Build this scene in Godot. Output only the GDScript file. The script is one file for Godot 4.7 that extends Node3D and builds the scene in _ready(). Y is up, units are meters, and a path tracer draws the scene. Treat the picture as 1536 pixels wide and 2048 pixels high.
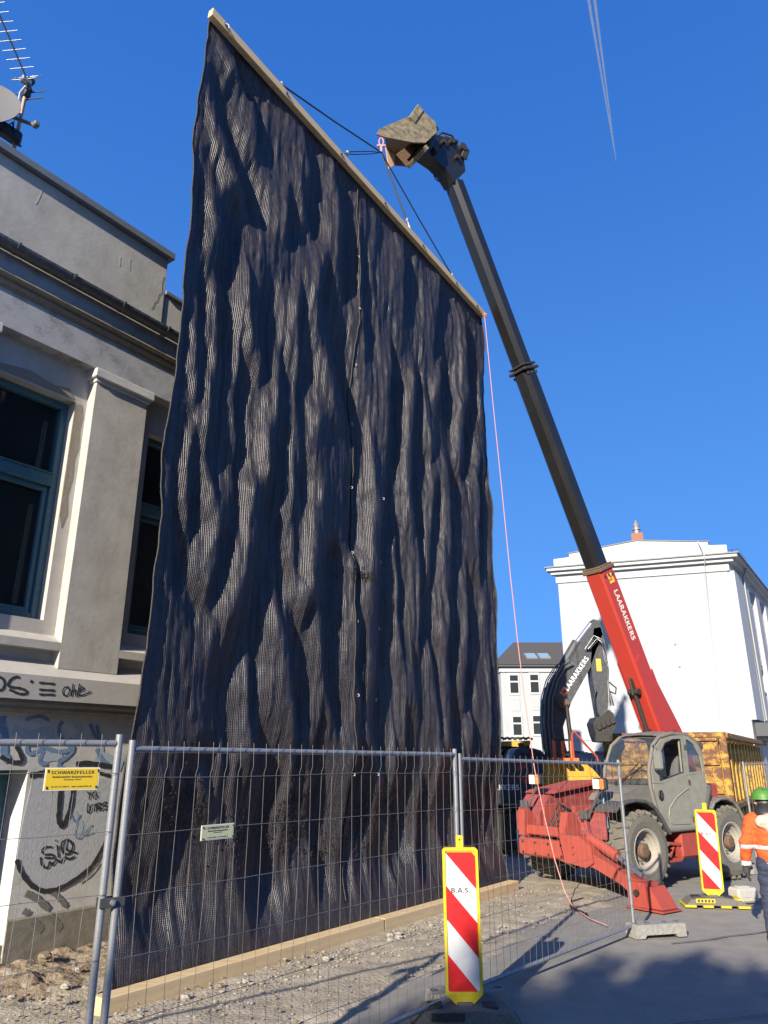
extends Node3D
# A demolition site in a street: a tall hanging debris curtain, the telehandler that holds it up, fences, buildings.

var M := {}
var taken := {}
var font_sans: SystemFont
var TH: Transform3D      # the telehandler's own axes: x forward, y up, z to its right
var BF: Transform3D      # the old facade's own axes: x along the wall, y up, z out to the street
var CF: Transform3D      # the curtain's own axes, parallel to the facade

func _ready() -> void:
	# ---- camera
	var cam := Camera3D.new()
	cam.name = "camera"
	cam.position = Vector3(0, 2.0, 0)
	cam.rotation_degrees = Vector3(18.458, 0, 0)
	cam.fov = 69.358
	cam.near = 0.05
	cam.far = 900.0
	add_child(cam)
	cam.current = true
	# ---- sky, exposure
	var env := Environment.new()
	env.background_mode = Environment.BG_SKY
	var sky := Sky.new()
	var sm := ProceduralSkyMaterial.new()
	sm.sky_top_color = Color(0.121, 0.312, 0.593)
	sm.sky_horizon_color = Color(0.325, 0.550, 0.820)
	sm.sky_curve = 0.36
	sm.sky_energy_multiplier = 1.0
	sm.ground_bottom_color = Color(0.36, 0.34, 0.32)
	sm.ground_horizon_color = Color(0.52, 0.62, 0.75)
	sm.sun_angle_max = 50.0
	sm.sun_curve = 0.18
	sky.sky_material = sm
	env.sky = sky
	env.tonemap_mode = Environment.TONE_MAPPER_LINEAR
	env.tonemap_exposure = 1.85
	env.ssao_enabled = true
	env.ssil_enabled = true
	env.sdfgi_enabled = true
	var we := WorldEnvironment.new()
	we.name = "world_environment"
	we.environment = env
	add_child(we)
	# ---- sun: behind the camera and a little to the left, 22.6 degrees high
	var sun := DirectionalLight3D.new()
	sun.name = "sun"
	sun.light_energy = 1.6
	sun.light_color = Color(1.0, 0.96, 0.89)
	sun.light_angular_distance = 0.55
	sun.shadow_enabled = true
	var az := deg_to_rad(205.0)
	var el := deg_to_rad(22.6)
	var to_sun := Vector3(sin(az) * cos(el), sin(el), -cos(az) * cos(el))
	sun.transform = Transform3D(Basis.looking_at(-to_sun, Vector3.UP), Vector3(0, 30, 0))
	add_child(sun)
	# ---- frames of reference
	var hd := deg_to_rad(35.6)
	var dd := Vector3(sin(hd), 0, -cos(hd))
	var nn := Vector3(cos(hd), 0, sin(hd))
	var A := Vector3(-2.28, 0, -7.09)
	CF = Transform3D(Basis(dd, Vector3.UP, nn), A)
	BF = Transform3D(Basis(dd, Vector3.UP, nn), A - nn * 1.9)
	var ff := Vector3(-0.8202, 0, 0.5721)
	TH = Transform3D(Basis(ff, Vector3.UP, Vector3(-ff.z, 0, ff.x)), Vector3(4.55, 0, -14.5))
	font_sans = SystemFont.new()
	font_sans.font_names = PackedStringArray(["Droid Sans"])
	font_sans.font_weight = 700
	make_materials()
	# ---- large structure
	build_ground()
	build_old_facade()
	build_white_building()
	build_far_house()
	build_shade_trees()
	# ---- objects
	build_curtain()
	build_telehandler()
	build_excavator()
	build_skip()
	build_fences()
	build_beacons()
	build_person()
	# ---- small details
	build_roof_antennas()
	build_rigging()
	build_rubble()
	build_contrail()

# ---------------------------------------------------------------- helpers
func numbered(called: String, parent: Node) -> String:
	var key := str(parent.get_instance_id()) + "/" + called
	var k: int = taken.get(key, 0)
	taken[key] = k + 1
	return called if k == 0 else "%s_%03d" % [called, k]

func S() -> SurfaceTool:
	var st := SurfaceTool.new()
	st.begin(Mesh.PRIMITIVE_TRIANGLES)
	return st

func obj(called: String, st: SurfaceTool, m: Material, parent: Node = self, kind := "") -> MeshInstance3D:
	var o := MeshInstance3D.new()
	o.name = numbered(called, parent)
	o.mesh = st.commit()
	o.material_override = m
	parent.add_child(o, true)
	if kind != "":
		o.set_meta("kind", kind)
	return o

func inst(called: String, mesh: Mesh, m: Material, xf: Transform3D, parent: Node = self) -> MeshInstance3D:
	var o := MeshInstance3D.new()
	o.name = numbered(called, parent)
	o.mesh = mesh
	o.material_override = m
	o.transform = xf
	parent.add_child(o, true)
	return o

func thing(called: String, label: String, category: String, xf := Transform3D.IDENTITY, group := "") -> Node3D:
	var o := Node3D.new()
	o.name = numbered(called, self)
	o.transform = xf
	add_child(o, true)
	tag(o, label, category, group)
	return o

func tag(o: Node, label: String, category: String, group := "") -> void:
	o.set_meta("label", label)
	o.set_meta("category", category)
	if group != "":
		o.set_meta("group", group)

func tri(st: SurfaceTool, a: Vector3, b: Vector3, c: Vector3, na: Vector3, nb: Vector3, nc: Vector3) -> void:
	var n := (c - a).cross(b - a)
	if n.dot(na + nb + nc) >= 0.0:
		st.set_normal(na); st.add_vertex(a)
		st.set_normal(nb); st.add_vertex(b)
		st.set_normal(nc); st.add_vertex(c)
	else:
		st.set_normal(na); st.add_vertex(a)
		st.set_normal(nc); st.add_vertex(c)
		st.set_normal(nb); st.add_vertex(b)

func face(st: SurfaceTool, p: Array, hint: Vector3) -> void:
	var n := Vector3.ZERO
	for i in p.size():
		var a: Vector3 = p[i]
		var b: Vector3 = p[(i + 1) % p.size()]
		n += a.cross(b)
	n = n.normalized()
	if n.dot(hint) < 0.0:
		n = -n
	for i in range(1, p.size() - 1):
		tri(st, p[0], p[i], p[i + 1], n, n, n)

func bx(st: SurfaceTool, c: Vector3, size: Vector3, bev := 0.0, bs := Basis.IDENTITY) -> void:
	var h := size * 0.5
	var vert := func(sg: Vector3, ax: int) -> Vector3:
		var q := Vector3(sg.x * (h.x - bev), sg.y * (h.y - bev), sg.z * (h.z - bev))
		q[ax] = sg[ax] * h[ax]
		return c + bs * q
	for ax in 3:
		var u := (ax + 1) % 3
		var v := (ax + 2) % 3
		for s in [-1.0, 1.0]:
			var pts := []
			for k in [[-1.0, -1.0], [1.0, -1.0], [1.0, 1.0], [-1.0, 1.0]]:
				var sg := Vector3.ZERO
				sg[ax] = s; sg[u] = k[0]; sg[v] = k[1]
				pts.append(vert.call(sg, ax))
			var hn := Vector3.ZERO
			hn[ax] = s
			face(st, pts, bs * hn)
		if bev > 0.0:
			for s in [-1.0, 1.0]:
				for t in [-1.0, 1.0]:
					var a := Vector3.ZERO
					a[ax] = s; a[u] = t; a[v] = -1.0
					var b := a
					b[v] = 1.0
					var hn := Vector3.ZERO
					hn[ax] = s; hn[u] = t
					face(st, [vert.call(a, ax), vert.call(b, ax), vert.call(b, u), vert.call(a, u)], bs * hn)
	if bev > 0.0:
		for x in [-1.0, 1.0]:
			for y in [-1.0, 1.0]:
				for z in [-1.0, 1.0]:
					var sg := Vector3(x, y, z)
					face(st, [vert.call(sg, 0), vert.call(sg, 1), vert.call(sg, 2)], bs * sg)

func frame_of(dir: Vector3) -> Basis:
	var w := dir.normalized()
	var up := Vector3.UP if absf(w.y) < 0.9 else Vector3.RIGHT
	var u := up.cross(w).normalized()
	return Basis(u, w.cross(u), w)

func cyl(st: SurfaceTool, a: Vector3, b: Vector3, r1: float, r2: float, n := 12, caps := true) -> void:
	var bs := frame_of(b - a)
	var slope := (r1 - r2) / maxf((b - a).length(), 1e-5)
	for i in n:
		var t0 := TAU * i / n
		var t1 := TAU * (i + 1) / n
		var d0 := bs.x * cos(t0) + bs.y * sin(t0)
		var d1 := bs.x * cos(t1) + bs.y * sin(t1)
		var n0 := (d0 + bs.z * slope).normalized()
		var n1 := (d1 + bs.z * slope).normalized()
		if r1 > 0.0:
			tri(st, a + d0 * r1, a + d1 * r1, b + d1 * r2, n0, n1, n1)
		if r2 > 0.0:
			tri(st, a + d0 * r1, b + d1 * r2, b + d0 * r2, n0, n1, n0)
		if caps:
			tri(st, a, a + d0 * r1, a + d1 * r1, -bs.z, -bs.z, -bs.z)
			tri(st, b, b + d0 * r2, b + d1 * r2, bs.z, bs.z, bs.z)

func tube(st: SurfaceTool, pts: Array, r: float, n := 6, flat := 1.0) -> void:
	var rings := []
	var nrm := []
	var up := Vector3.ZERO
	for i in pts.size():
		var p: Vector3 = pts[i]
		var d: Vector3
		if i == 0:
			d = pts[1] - p
		elif i == pts.size() - 1:
			d = p - pts[i - 1]
		else:
			d = (pts[i + 1] - p).normalized() + (p - pts[i - 1]).normalized()
		d = d.normalized()
		if up == Vector3.ZERO:
			up = frame_of(d).x
		up = (up - d * up.dot(d)).normalized()
		var v := d.cross(up)
		var rr := []
		var nn := []
		for k in n:
			var t := TAU * k / n
			var q := up * cos(t) + v * sin(t) * flat
			rr.append(p + q * r)
			nn.append((up * cos(t) * flat + v * sin(t)).normalized())
		rings.append(rr)
		nrm.append(nn)
	for i in pts.size() - 1:
		for k in n:
			var k2 := (k + 1) % n
			tri(st, rings[i][k], rings[i][k2], rings[i + 1][k2], nrm[i][k], nrm[i][k2], nrm[i + 1][k2])
			tri(st, rings[i][k], rings[i + 1][k2], rings[i + 1][k], nrm[i][k], nrm[i + 1][k2], nrm[i + 1][k])
	var d0: Vector3 = (pts[0] - pts[1]).normalized()
	face(st, rings[0], d0)
	face(st, rings[-1], (pts[-1] - pts[-2]).normalized())

func P2(a: Array) -> PackedVector2Array:
	var r := PackedVector2Array()
	for i in range(0, a.size() - 1, 2):
		r.append(Vector2(a[i], a[i + 1]))
	return r

# a flat outline (x, y) given a thickness from z0 to z1
func prism(st: SurfaceTool, flat: Array, z0: float, z1: float, xf := Transform3D.IDENTITY) -> void:
	var p := P2(flat)
	if Geometry2D.is_polygon_clockwise(p):
		p.reverse()
	var ids := Geometry2D.triangulate_polygon(p)
	var fz := xf.basis * Vector3(0, 0, 1)
	for i in range(0, ids.size(), 3):
		var a := p[ids[i]]
		var b := p[ids[i + 1]]
		var c := p[ids[i + 2]]
		tri(st, xf * Vector3(a.x, a.y, z0), xf * Vector3(b.x, b.y, z0), xf * Vector3(c.x, c.y, z0), -fz, -fz, -fz)
		tri(st, xf * Vector3(a.x, a.y, z1), xf * Vector3(b.x, b.y, z1), xf * Vector3(c.x, c.y, z1), fz, fz, fz)
	for i in p.size():
		var a := p[i]
		var b := p[(i + 1) % p.size()]
		var o := xf.basis * Vector3(b.y - a.y, a.x - b.x, 0)
		face(st, [xf * Vector3(a.x, a.y, z0), xf * Vector3(b.x, b.y, z0), xf * Vector3(b.x, b.y, z1), xf * Vector3(a.x, a.y, z1)], o)

# the frame between two outlines of as many points
func ring(st: SurfaceTool, outer: Array, inner: Array, z0: float, z1: float, xf := Transform3D.IDENTITY) -> void:
	var o := P2(outer)
	var n := P2(inner)
	var mid := Vector2.ZERO
	for q in n:
		mid += q / n.size()
	for i in o.size():
		var j := (i + 1) % o.size()
		for z in [z0, z1]:
			face(st, [xf * Vector3(o[i].x, o[i].y, z), xf * Vector3(o[j].x, o[j].y, z), xf * Vector3(n[j].x, n[j].y, z), xf * Vector3(n[i].x, n[i].y, z)], xf.basis * Vector3(0, 0, 1.0 if z == maxf(z0, z1) else -1.0))
		var mo := (o[i] + o[j]) * 0.5 - mid
		face(st, [xf * Vector3(o[i].x, o[i].y, z0), xf * Vector3(o[j].x, o[j].y, z0), xf * Vector3(o[j].x, o[j].y, z1), xf * Vector3(o[i].x, o[i].y, z1)], xf.basis * Vector3(mo.x, mo.y, 0))
		var mi := mid - (n[i] + n[j]) * 0.5
		face(st, [xf * Vector3(n[i].x, n[i].y, z0), xf * Vector3(n[j].x, n[j].y, z0), xf * Vector3(n[j].x, n[j].y, z1), xf * Vector3(n[i].x, n[i].y, z1)], xf.basis * Vector3(mi.x, mi.y, 0))

# a turned shape: profile of (radius, position along the axis), axis along +z of xf
func lathe(st: SurfaceTool, prof: Array, n: int, xf: Transform3D) -> void:
	for i in prof.size() - 1:
		var a: Vector2 = prof[i]
		var b: Vector2 = prof[i + 1]
		var t := (b - a).normalized()
		var nr := Vector2(t.y, -t.x)
		for k in n:
			var c0 := Vector2(cos(TAU * k / n), sin(TAU * k / n))
			var c1 := Vector2(cos(TAU * (k + 1) / n), sin(TAU * (k + 1) / n))
			var n0 := xf.basis * Vector3(c0.x * nr.x, c0.y * nr.x, nr.y)
			var n1 := xf.basis * Vector3(c1.x * nr.x, c1.y * nr.x, nr.y)
			var p00 := xf * Vector3(c0.x * a.x, c0.y * a.x, a.y)
			var p01 := xf * Vector3(c1.x * a.x, c1.y * a.x, a.y)
			var p10 := xf * Vector3(c0.x * b.x, c0.y * b.x, b.y)
			var p11 := xf * Vector3(c1.x * b.x, c1.y * b.x, b.y)
			if a.x > 0.0001:
				tri(st, p00, p01, p11, n0, n1, n1)
			if b.x > 0.0001:
				tri(st, p00, p11, p10, n0, n1, n0)

# a painted line on a wall: a thin band that follows points (x, y) in the plane of xf
func stroke(st: SurfaceTool, flat: Array, width: float, xf: Transform3D, z: float) -> void:
	var src := P2(flat)
	var p := PackedVector2Array()
	for i in src.size() - 1:          # round the corners
		for k in 4:
			var t := k / 4.0
			var a := src[maxi(i - 1, 0)]
			var d := src[mini(i + 2, src.size() - 1)]
			p.append(src[i].cubic_interpolate(src[i + 1], a, d, t))
	p.append(src[-1])
	var fz := xf.basis * Vector3(0, 0, 1)
	var l := []
	var r := []
	for i in p.size():
		var d := (p[mini(i + 1, p.size() - 1)] - p[maxi(i - 1, 0)]).normalized()
		var w := width * 0.5 * (0.85 + 0.15 * sin(i * 2.3))
		var q := Vector2(-d.y, d.x) * w
		l.append(xf * Vector3(p[i].x + q.x, p[i].y + q.y, z))
		r.append(xf * Vector3(p[i].x - q.x, p[i].y - q.y, z))
	for i in p.size() - 1:
		tri(st, l[i], r[i], r[i + 1], fz, fz, fz)
		tri(st, l[i], r[i + 1], l[i + 1], fz, fz, fz)

func lettering(called: String, text: String, height: float, m: Material, xf: Transform3D, parent: Node, weight := 700, depth := 0.003) -> MeshInstance3D:
	var t := TextMesh.new()
	t.text = text
	var f := SystemFont.new()
	f.font_names = PackedStringArray(["Droid Sans"])
	f.font_weight = weight
	t.font = f
	t.font_size = 48
	t.pixel_size = height / 35.0
	t.depth = depth
	t.curve_step = 2.0
	return inst(called, t, m, xf, parent)

func hash01(i: int) -> float:
	var x := sin(float(i) * 12.9898 + 4.1) * 43758.5453
	return x - floor(x)

# ---------------------------------------------------------------- materials
func lut(ramp: Array) -> Array:
	var out := []
	for i in 256:
		var v := i / 255.0
		var c: Color = ramp[0][1]
		for k in ramp.size() - 1:
			if v >= ramp[k][0]:
				var t := clampf((v - ramp[k][0]) / maxf(ramp[k + 1][0] - ramp[k][0], 1e-4), 0, 1)
				c = (ramp[k][1] as Color).lerp(ramp[k + 1][1], t)
		out.append(c.linear_to_srgb())
	return out

func noise_bytes(seed_: int, freq: float, oct: int, size: int, type := FastNoiseLite.TYPE_SIMPLEX_SMOOTH) -> PackedByteArray:
	var n := FastNoiseLite.new()
	n.seed = seed_
	n.noise_type = type
	n.frequency = freq
	n.fractal_type = FastNoiseLite.FRACTAL_FBM
	n.fractal_octaves = oct
	var im := n.get_seamless_image(size, size)
	im.convert(Image.FORMAT_L8)
	return im.get_data()

# colour from two layered noises through a ramp of linear colours
func ntex(seed_: int, freq: float, ramp: Array, freq2 := 0.15, mix2 := 0.3, size := 512, oct := 5, streak := 0.0) -> ImageTexture:
	var a := noise_bytes(seed_, freq, oct, size)
	var b := noise_bytes(seed_ + 77, freq2, 3, size)
	var c3 := PackedByteArray()
	if streak > 0.0:                       # rain streaks: noise drawn out downwards
		var im := Image.create_from_data(size, size, false, Image.FORMAT_L8, noise_bytes(seed_ + 31, 0.03, 4, size))
		im.resize(size, size * 8, Image.INTERPOLATE_BILINEAR)
		c3 = im.get_data()
	var l := lut(ramp)
	var out := PackedByteArray()
	out.resize(size * size * 3)
	for i in size * size:
		var f := a[i] * (1.0 - mix2) + b[i] * mix2
		if streak > 0.0:
			f = f * (1.0 - streak) + c3[i] * streak
		var v := clampi(int(f), 0, 255)
		var c: Color = l[v]
		out[i * 3] = c.r8
		out[i * 3 + 1] = c.g8
		out[i * 3 + 2] = c.b8
	return ImageTexture.create_from_image(Image.create_from_data(size, size, false, Image.FORMAT_RGB8, out))

func nmap(seed_: int, freq: float, strength: float, size := 512, oct := 4) -> ImageTexture:
	var b := noise_bytes(seed_, freq, oct, size)
	var im := Image.create_from_data(size, size, false, Image.FORMAT_L8, b)
	im.convert(Image.FORMAT_RGBA8)
	im.bump_map_to_normal_map(strength)
	return ImageTexture.create_from_image(im)

func mt(key: String, rough: float, tex: Texture2D = null, metres := 1.0, nrm: Texture2D = null, nscale := 1.0, metal := 0.0, col := Color.WHITE) -> StandardMaterial3D:
	var m := StandardMaterial3D.new()
	m.roughness = rough
	m.metallic = metal
	m.albedo_color = col.linear_to_srgb()
	if tex:
		m.albedo_texture = tex
	if tex or nrm:
		m.uv1_triplanar = true
		m.uv1_world_triplanar = true
		m.uv1_scale = Vector3.ONE / metres
	if nrm:
		m.normal_enabled = true
		m.normal_texture = nrm
		m.normal_scale = nscale
	M[key] = m
	return m

func C(r: float, g: float, b: float) -> Color:
	return Color(r, g, b)

func make_materials() -> void:
	var n_fine := nmap(5, 0.06, 6.0)
	var n_mid := nmap(9, 0.02, 8.0)
	# old render of the left facade
	var plaster := ntex(11, 0.010, [[0.0, C(0.257, 0.239, 0.207)], [0.35, C(0.380, 0.356, 0.313)], [0.6, C(0.451, 0.429, 0.382)], [1.0, C(0.513, 0.492, 0.445)]], 0.11, 0.2, 512, 5, 0.35)
	mt("plaster", 0.92, plaster, 2.6, n_fine, 0.035)
	mt("plaster_light", 0.92, ntex(12, 0.012, [[0.0, C(0.282, 0.261, 0.230)], [0.4, C(0.431, 0.405, 0.364)], [1.0, C(0.517, 0.492, 0.455)]], 0.11, 0.25, 512, 5, 0.3), 1.9, n_fine, 0.035)
	mt("plaster_grey", 0.92, ntex(13, 0.013, [[0.0, C(0.15, 0.145, 0.14)], [0.36, C(0.26, 0.26, 0.26)], [0.44, C(0.34, 0.34, 0.34)], [1.0, C(0.42, 0.42, 0.42)]], 0.1, 0.3), 2.3, n_fine, 0.035)
	mt("plaster_patch", 0.95, ntex(14, 0.02, [[0.0, C(0.20, 0.17, 0.13)], [1.0, C(0.33, 0.28, 0.22)]], 0.12, 0.4), 0.9, n_fine, 0.2)
	mt("plaster_pale", 0.92, ntex(15, 0.014, [[0.0, C(0.337, 0.315, 0.272)], [0.5, C(0.543, 0.525, 0.484)], [1.0, C(0.636, 0.630, 0.605)]], 0.1, 0.35), 1.6, n_fine, 0.035)
	mt("plinth", 0.95, ntex(16, 0.012, [[0.0, C(0.13, 0.115, 0.085)], [0.5, C(0.22, 0.20, 0.16)], [1.0, C(0.31, 0.285, 0.23)]], 0.1, 0.4), 1.2, n_mid, 0.15)
	mt("dish", 0.7, null, 1.0, null, 1.0, 0.0, C(0.11, 0.11, 0.115))
	mt("moulding", 0.9, ntex(17, 0.02, [[0.0, C(0.123, 0.100, 0.066)], [0.5, C(0.247, 0.200, 0.132)], [1.0, C(0.342, 0.290, 0.209)]], 0.12, 0.4), 0.9, n_fine, 0.15)
	mt("zinc", 0.5, ntex(18, 0.02, [[0.0, C(0.035, 0.034, 0.033)], [0.5, C(0.10, 0.10, 0.10)], [1.0, C(0.19, 0.185, 0.18)]], 0.1, 0.4), 0.8, n_mid, 0.3, 0.2)
	mt("coping", 0.5, ntex(19, 0.02, [[0.0, C(0.13, 0.15, 0.16)], [1.0, C(0.20, 0.22, 0.235)]], 0.1, 0.3), 1.4, null, 1.0, 0.1)
	mt("frame_blue", 0.45, ntex(20, 0.02, [[0.0, C(0.028, 0.085, 0.115)], [0.5, C(0.045, 0.135, 0.17)], [1.0, C(0.08, 0.18, 0.21)]], 0.1, 0.3), 0.7)
	mt("room_wall", 0.9, null, 1.0, null, 1.0, 0.0, C(0.30, 0.28, 0.25))
	mt("blind", 0.8, null, 1.0, null, 1.0, 0.0, C(0.12, 0.14, 0.13))
	mt("curtain_white", 0.85, null, 1.0, null, 1.0, 0.0, C(0.5, 0.46, 0.34))
	var gl := mt("glass", 0.03, null, 1.0, null, 1.0, 0.0, C(0.03, 0.04, 0.045))
	gl.transparency = BaseMaterial3D.TRANSPARENCY_ALPHA
	gl.albedo_color.a = 0.35
	gl.metallic_specular = 0.7
	var cg := mt("cab_glass", 0.02, null, 1.0, null, 1.0, 0.0, C(0.06, 0.08, 0.075))
	cg.transparency = BaseMaterial3D.TRANSPARENCY_ALPHA
	cg.albedo_color.a = 0.42
	cg.metallic_specular = 0.9
	mt("paint_black", 0.8, ntex(21, 0.03, [[0.0, C(0.012, 0.012, 0.014)], [0.6, C(0.03, 0.03, 0.032)], [1.0, C(0.12, 0.115, 0.105)]], 0.14, 0.4), 0.5)
	mt("paint_grey", 0.85, ntex(26, 0.03, [[0.0, C(0.10, 0.095, 0.085)], [0.5, C(0.17, 0.16, 0.14)], [1.0, C(0.33, 0.31, 0.27)]], 0.14, 0.45), 0.4)
	mt("paint_blue", 0.85, ntex(22, 0.03, [[0.0, C(0.09, 0.16, 0.27)], [0.6, C(0.17, 0.26, 0.39)], [1.0, C(0.36, 0.40, 0.43)]], 0.14, 0.4), 0.5)
	mt("paint_pale_blue", 0.85, ntex(23, 0.03, [[0.0, C(0.26, 0.35, 0.45)], [0.6, C(0.40, 0.45, 0.48)], [1.0, C(0.50, 0.50, 0.47)]], 0.14, 0.4), 0.5)
	mt("paint_white", 0.85, ntex(24, 0.02, [[0.0, C(0.340, 0.340, 0.340)], [0.5, C(0.451, 0.459, 0.468)], [1.0, C(0.527, 0.535, 0.561)]], 0.12, 0.35), 0.9, n_fine, 0.12)
	mt("mud_and_shade", 0.97, ntex(25, 0.03, [[0.0, C(0.02, 0.014, 0.009)], [1.0, C(0.09, 0.062, 0.04)]], 0.15, 0.4), 0.4)
	mt("crack", 0.95, null, 1.0, null, 1.0, 0.0, C(0.05, 0.045, 0.04))
	# white rendered buildings
	mt("white_wall", 0.9, ntex(31, 0.006, [[0.0, C(0.29, 0.305, 0.315)], [0.3, C(0.345, 0.365, 0.38)], [1.0, C(0.36, 0.38, 0.397)]], 0.05, 0.2, 512, 5, 0.3), 5.0, n_fine, 0.15)
	mt("white_trim", 0.85, ntex(32, 0.01, [[0.0, C(0.396, 0.400, 0.400)], [1.0, C(0.447, 0.452, 0.456)]], 0.06, 0.3), 3.0)
	mt("grey_trim", 0.8, null, 1.0, null, 1.0, 0.0, C(0.22, 0.22, 0.215))
	mt("dark_sign", 0.6, null, 1.0, null, 1.0, 0.0, C(0.06, 0.065, 0.07))
	mt("roof_tile", 0.85, ntex(33, 0.03, [[0.0, C(0.04, 0.035, 0.03)], [0.5, C(0.075, 0.066, 0.058)], [1.0, C(0.11, 0.10, 0.088)]], 0.2, 0.5), 1.4)
	mt("brick", 0.9, ntex(34, 0.03, [[0.0, C(0.20, 0.08, 0.05)], [1.0, C(0.36, 0.17, 0.11)]], 0.2, 0.5), 0.7)
	mt("pane_dark", 0.06, null, 1.0, null, 1.0, 0.0, C(0.025, 0.03, 0.035))
	mt("skylight", 0.05, null, 1.0, null, 1.0, 0.2, C(0.30, 0.42, 0.48))
	# ground
	mt("asphalt", 0.93, ntex(41, 0.008, [[0.0, C(0.176, 0.164, 0.140)], [0.45, C(0.248, 0.232, 0.200)], [1.0, C(0.320, 0.300, 0.260)]], 0.24, 0.55, 1024), 3.2, nmap(42, 0.16, 9.0, 1024), 0.25)
	mt("tar", 0.9, ntex(50, 0.04, [[0.0, C(0.07, 0.065, 0.06)], [0.6, C(0.14, 0.13, 0.115)], [1.0, C(0.26, 0.24, 0.21)]], 0.2, 0.5), 0.5)
	mt("site", 0.95, ntex(43, 0.010, [[0.0, C(0.146, 0.116, 0.082)], [0.35, C(0.284, 0.241, 0.176)], [0.7, C(0.387, 0.335, 0.254)], [1.0, C(0.473, 0.421, 0.335)]], 0.17, 0.45, 1024), 3.6, nmap(44, 0.07, 9.0, 1024), 0.3)
	mt("earth", 0.97, ntex(45, 0.02, [[0.0, C(0.085, 0.060, 0.038)], [0.45, C(0.204, 0.149, 0.098)], [1.0, C(0.340, 0.272, 0.187)]], 0.17, 0.45), 1.3, n_mid, 1.6)
	mt("stone_pale", 0.95, ntex(46, 0.03, [[0.0, C(0.221, 0.196, 0.162)], [1.0, C(0.442, 0.408, 0.348)]], 0.2, 0.4), 0.4)
	mt("stone_brown", 0.95, ntex(47, 0.03, [[0.0, C(0.12, 0.09, 0.06)], [1.0, C(0.32, 0.26, 0.19)]], 0.2, 0.4), 0.4)
	mt("concrete", 0.92, ntex(48, 0.02, [[0.0, C(0.17, 0.165, 0.145)], [0.5, C(0.26, 0.25, 0.225)], [1.0, C(0.36, 0.35, 0.31)]], 0.2, 0.4), 0.6, n_mid, 0.8)
	mt("block_white", 0.92, ntex(49, 0.03, [[0.0, C(0.320, 0.296, 0.248)], [1.0, C(0.480, 0.456, 0.400)]], 0.2, 0.4), 0.4, n_mid, 0.6)
	# wood, rope
	mt("wood", 0.75, wood_tex(C(0.493, 0.340, 0.162), C(0.680, 0.527, 0.306), 51), 1.0)
	(M["wood"] as StandardMaterial3D).uv1_scale = Vector3(1.2, 1.2, 1.2)
	mt("rope_pink", 0.8, null, 1.0, null, 1.0, 0.0, C(0.60, 0.27, 0.24))
	mt("strap_blue", 0.7, null, 1.0, null, 1.0, 0.0, C(0.16, 0.34, 0.48))
	mt("cable", 0.5, null, 1.0, null, 1.0, 0.3, C(0.02, 0.022, 0.026))
	mt("cable_grey", 0.4, null, 1.0, null, 1.0, 0.6, C(0.32, 0.33, 0.34))
	# machines
	mt("red", 0.5, ntex(61, 0.010, [[0.0, C(0.20, 0.06, 0.045)], [0.22, C(0.34, 0.035, 0.024)], [0.7, C(0.40, 0.035, 0.022)], [1.0, C(0.41, 0.10, 0.07)]], 0.16, 0.3, 512, 5, 0.25), 1.6)
	mt("red_dusty", 0.8, ntex(62, 0.012, [[0.0, C(0.13, 0.06, 0.04)], [0.3, C(0.28, 0.045, 0.03)], [0.7, C(0.35, 0.055, 0.036)], [1.0, C(0.39, 0.14, 0.095)]], 0.22, 0.4, 512, 5, 0.2), 1.1)
	mt("red_dull", 0.7, ntex(60, 0.014, [[0.0, C(0.11, 0.035, 0.03)], [0.4, C(0.23, 0.035, 0.035)], [1.0, C(0.33, 0.10, 0.09)]], 0.14, 0.4), 0.9)
	mt("boom_black", 0.3, ntex(63, 0.006, [[0.0, C(0.010, 0.010, 0.011)], [0.5, C(0.012, 0.012, 0.012)], [0.75, C(0.016, 0.015, 0.014)], [1.0, C(0.028, 0.025, 0.021)]], 0.05, 0.25), 2.4)
	mt("iron_dark", 0.6, ntex(64, 0.03, [[0.0, C(0.012, 0.011, 0.01)], [0.6, C(0.04, 0.036, 0.03)], [1.0, C(0.14, 0.115, 0.085)]], 0.15, 0.4), 0.5, n_fine, 0.5, 0.2)
	mt("bucket_mud", 0.92, ntex(65, 0.02, [[0.0, C(0.022, 0.019, 0.012)], [0.34, C(0.068, 0.059, 0.037)], [0.5, C(0.223, 0.183, 0.112)], [1.0, C(0.322, 0.267, 0.167)]], 0.16, 0.45), 1.7, n_mid, 0.5)
	mt("bucket_rust", 0.85, ntex(66, 0.03, [[0.0, C(0.055, 0.032, 0.02)], [0.5, C(0.13, 0.075, 0.045)], [1.0, C(0.30, 0.19, 0.12)]], 0.16, 0.45), 0.6, n_mid, 0.7)
	mt("edge_steel", 0.6, ntex(67, 0.03, [[0.0, C(0.20, 0.12, 0.08)], [0.5, C(0.42, 0.27, 0.18)], [1.0, C(0.52, 0.38, 0.27)]], 0.16, 0.45), 0.5)
	mt("cab_olive", 0.6, ntex(68, 0.012, [[0.0, C(0.174, 0.164, 0.120)], [0.4, C(0.225, 0.214, 0.164)], [1.0, C(0.297, 0.279, 0.221)]], 0.15, 0.35), 1.0)
	mt("cab_grey", 0.7, ntex(69, 0.012, [[0.0, C(0.093, 0.082, 0.068)], [0.4, C(0.143, 0.129, 0.107)], [1.0, C(0.214, 0.192, 0.161)]], 0.15, 0.4), 0.8)
	mt("fender_black", 0.75, ntex(70, 0.02, [[0.0, C(0.028, 0.028, 0.030)], [0.5, C(0.060, 0.059, 0.060)], [1.0, C(0.120, 0.112, 0.100)]], 0.15, 0.4), 0.7)
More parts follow.
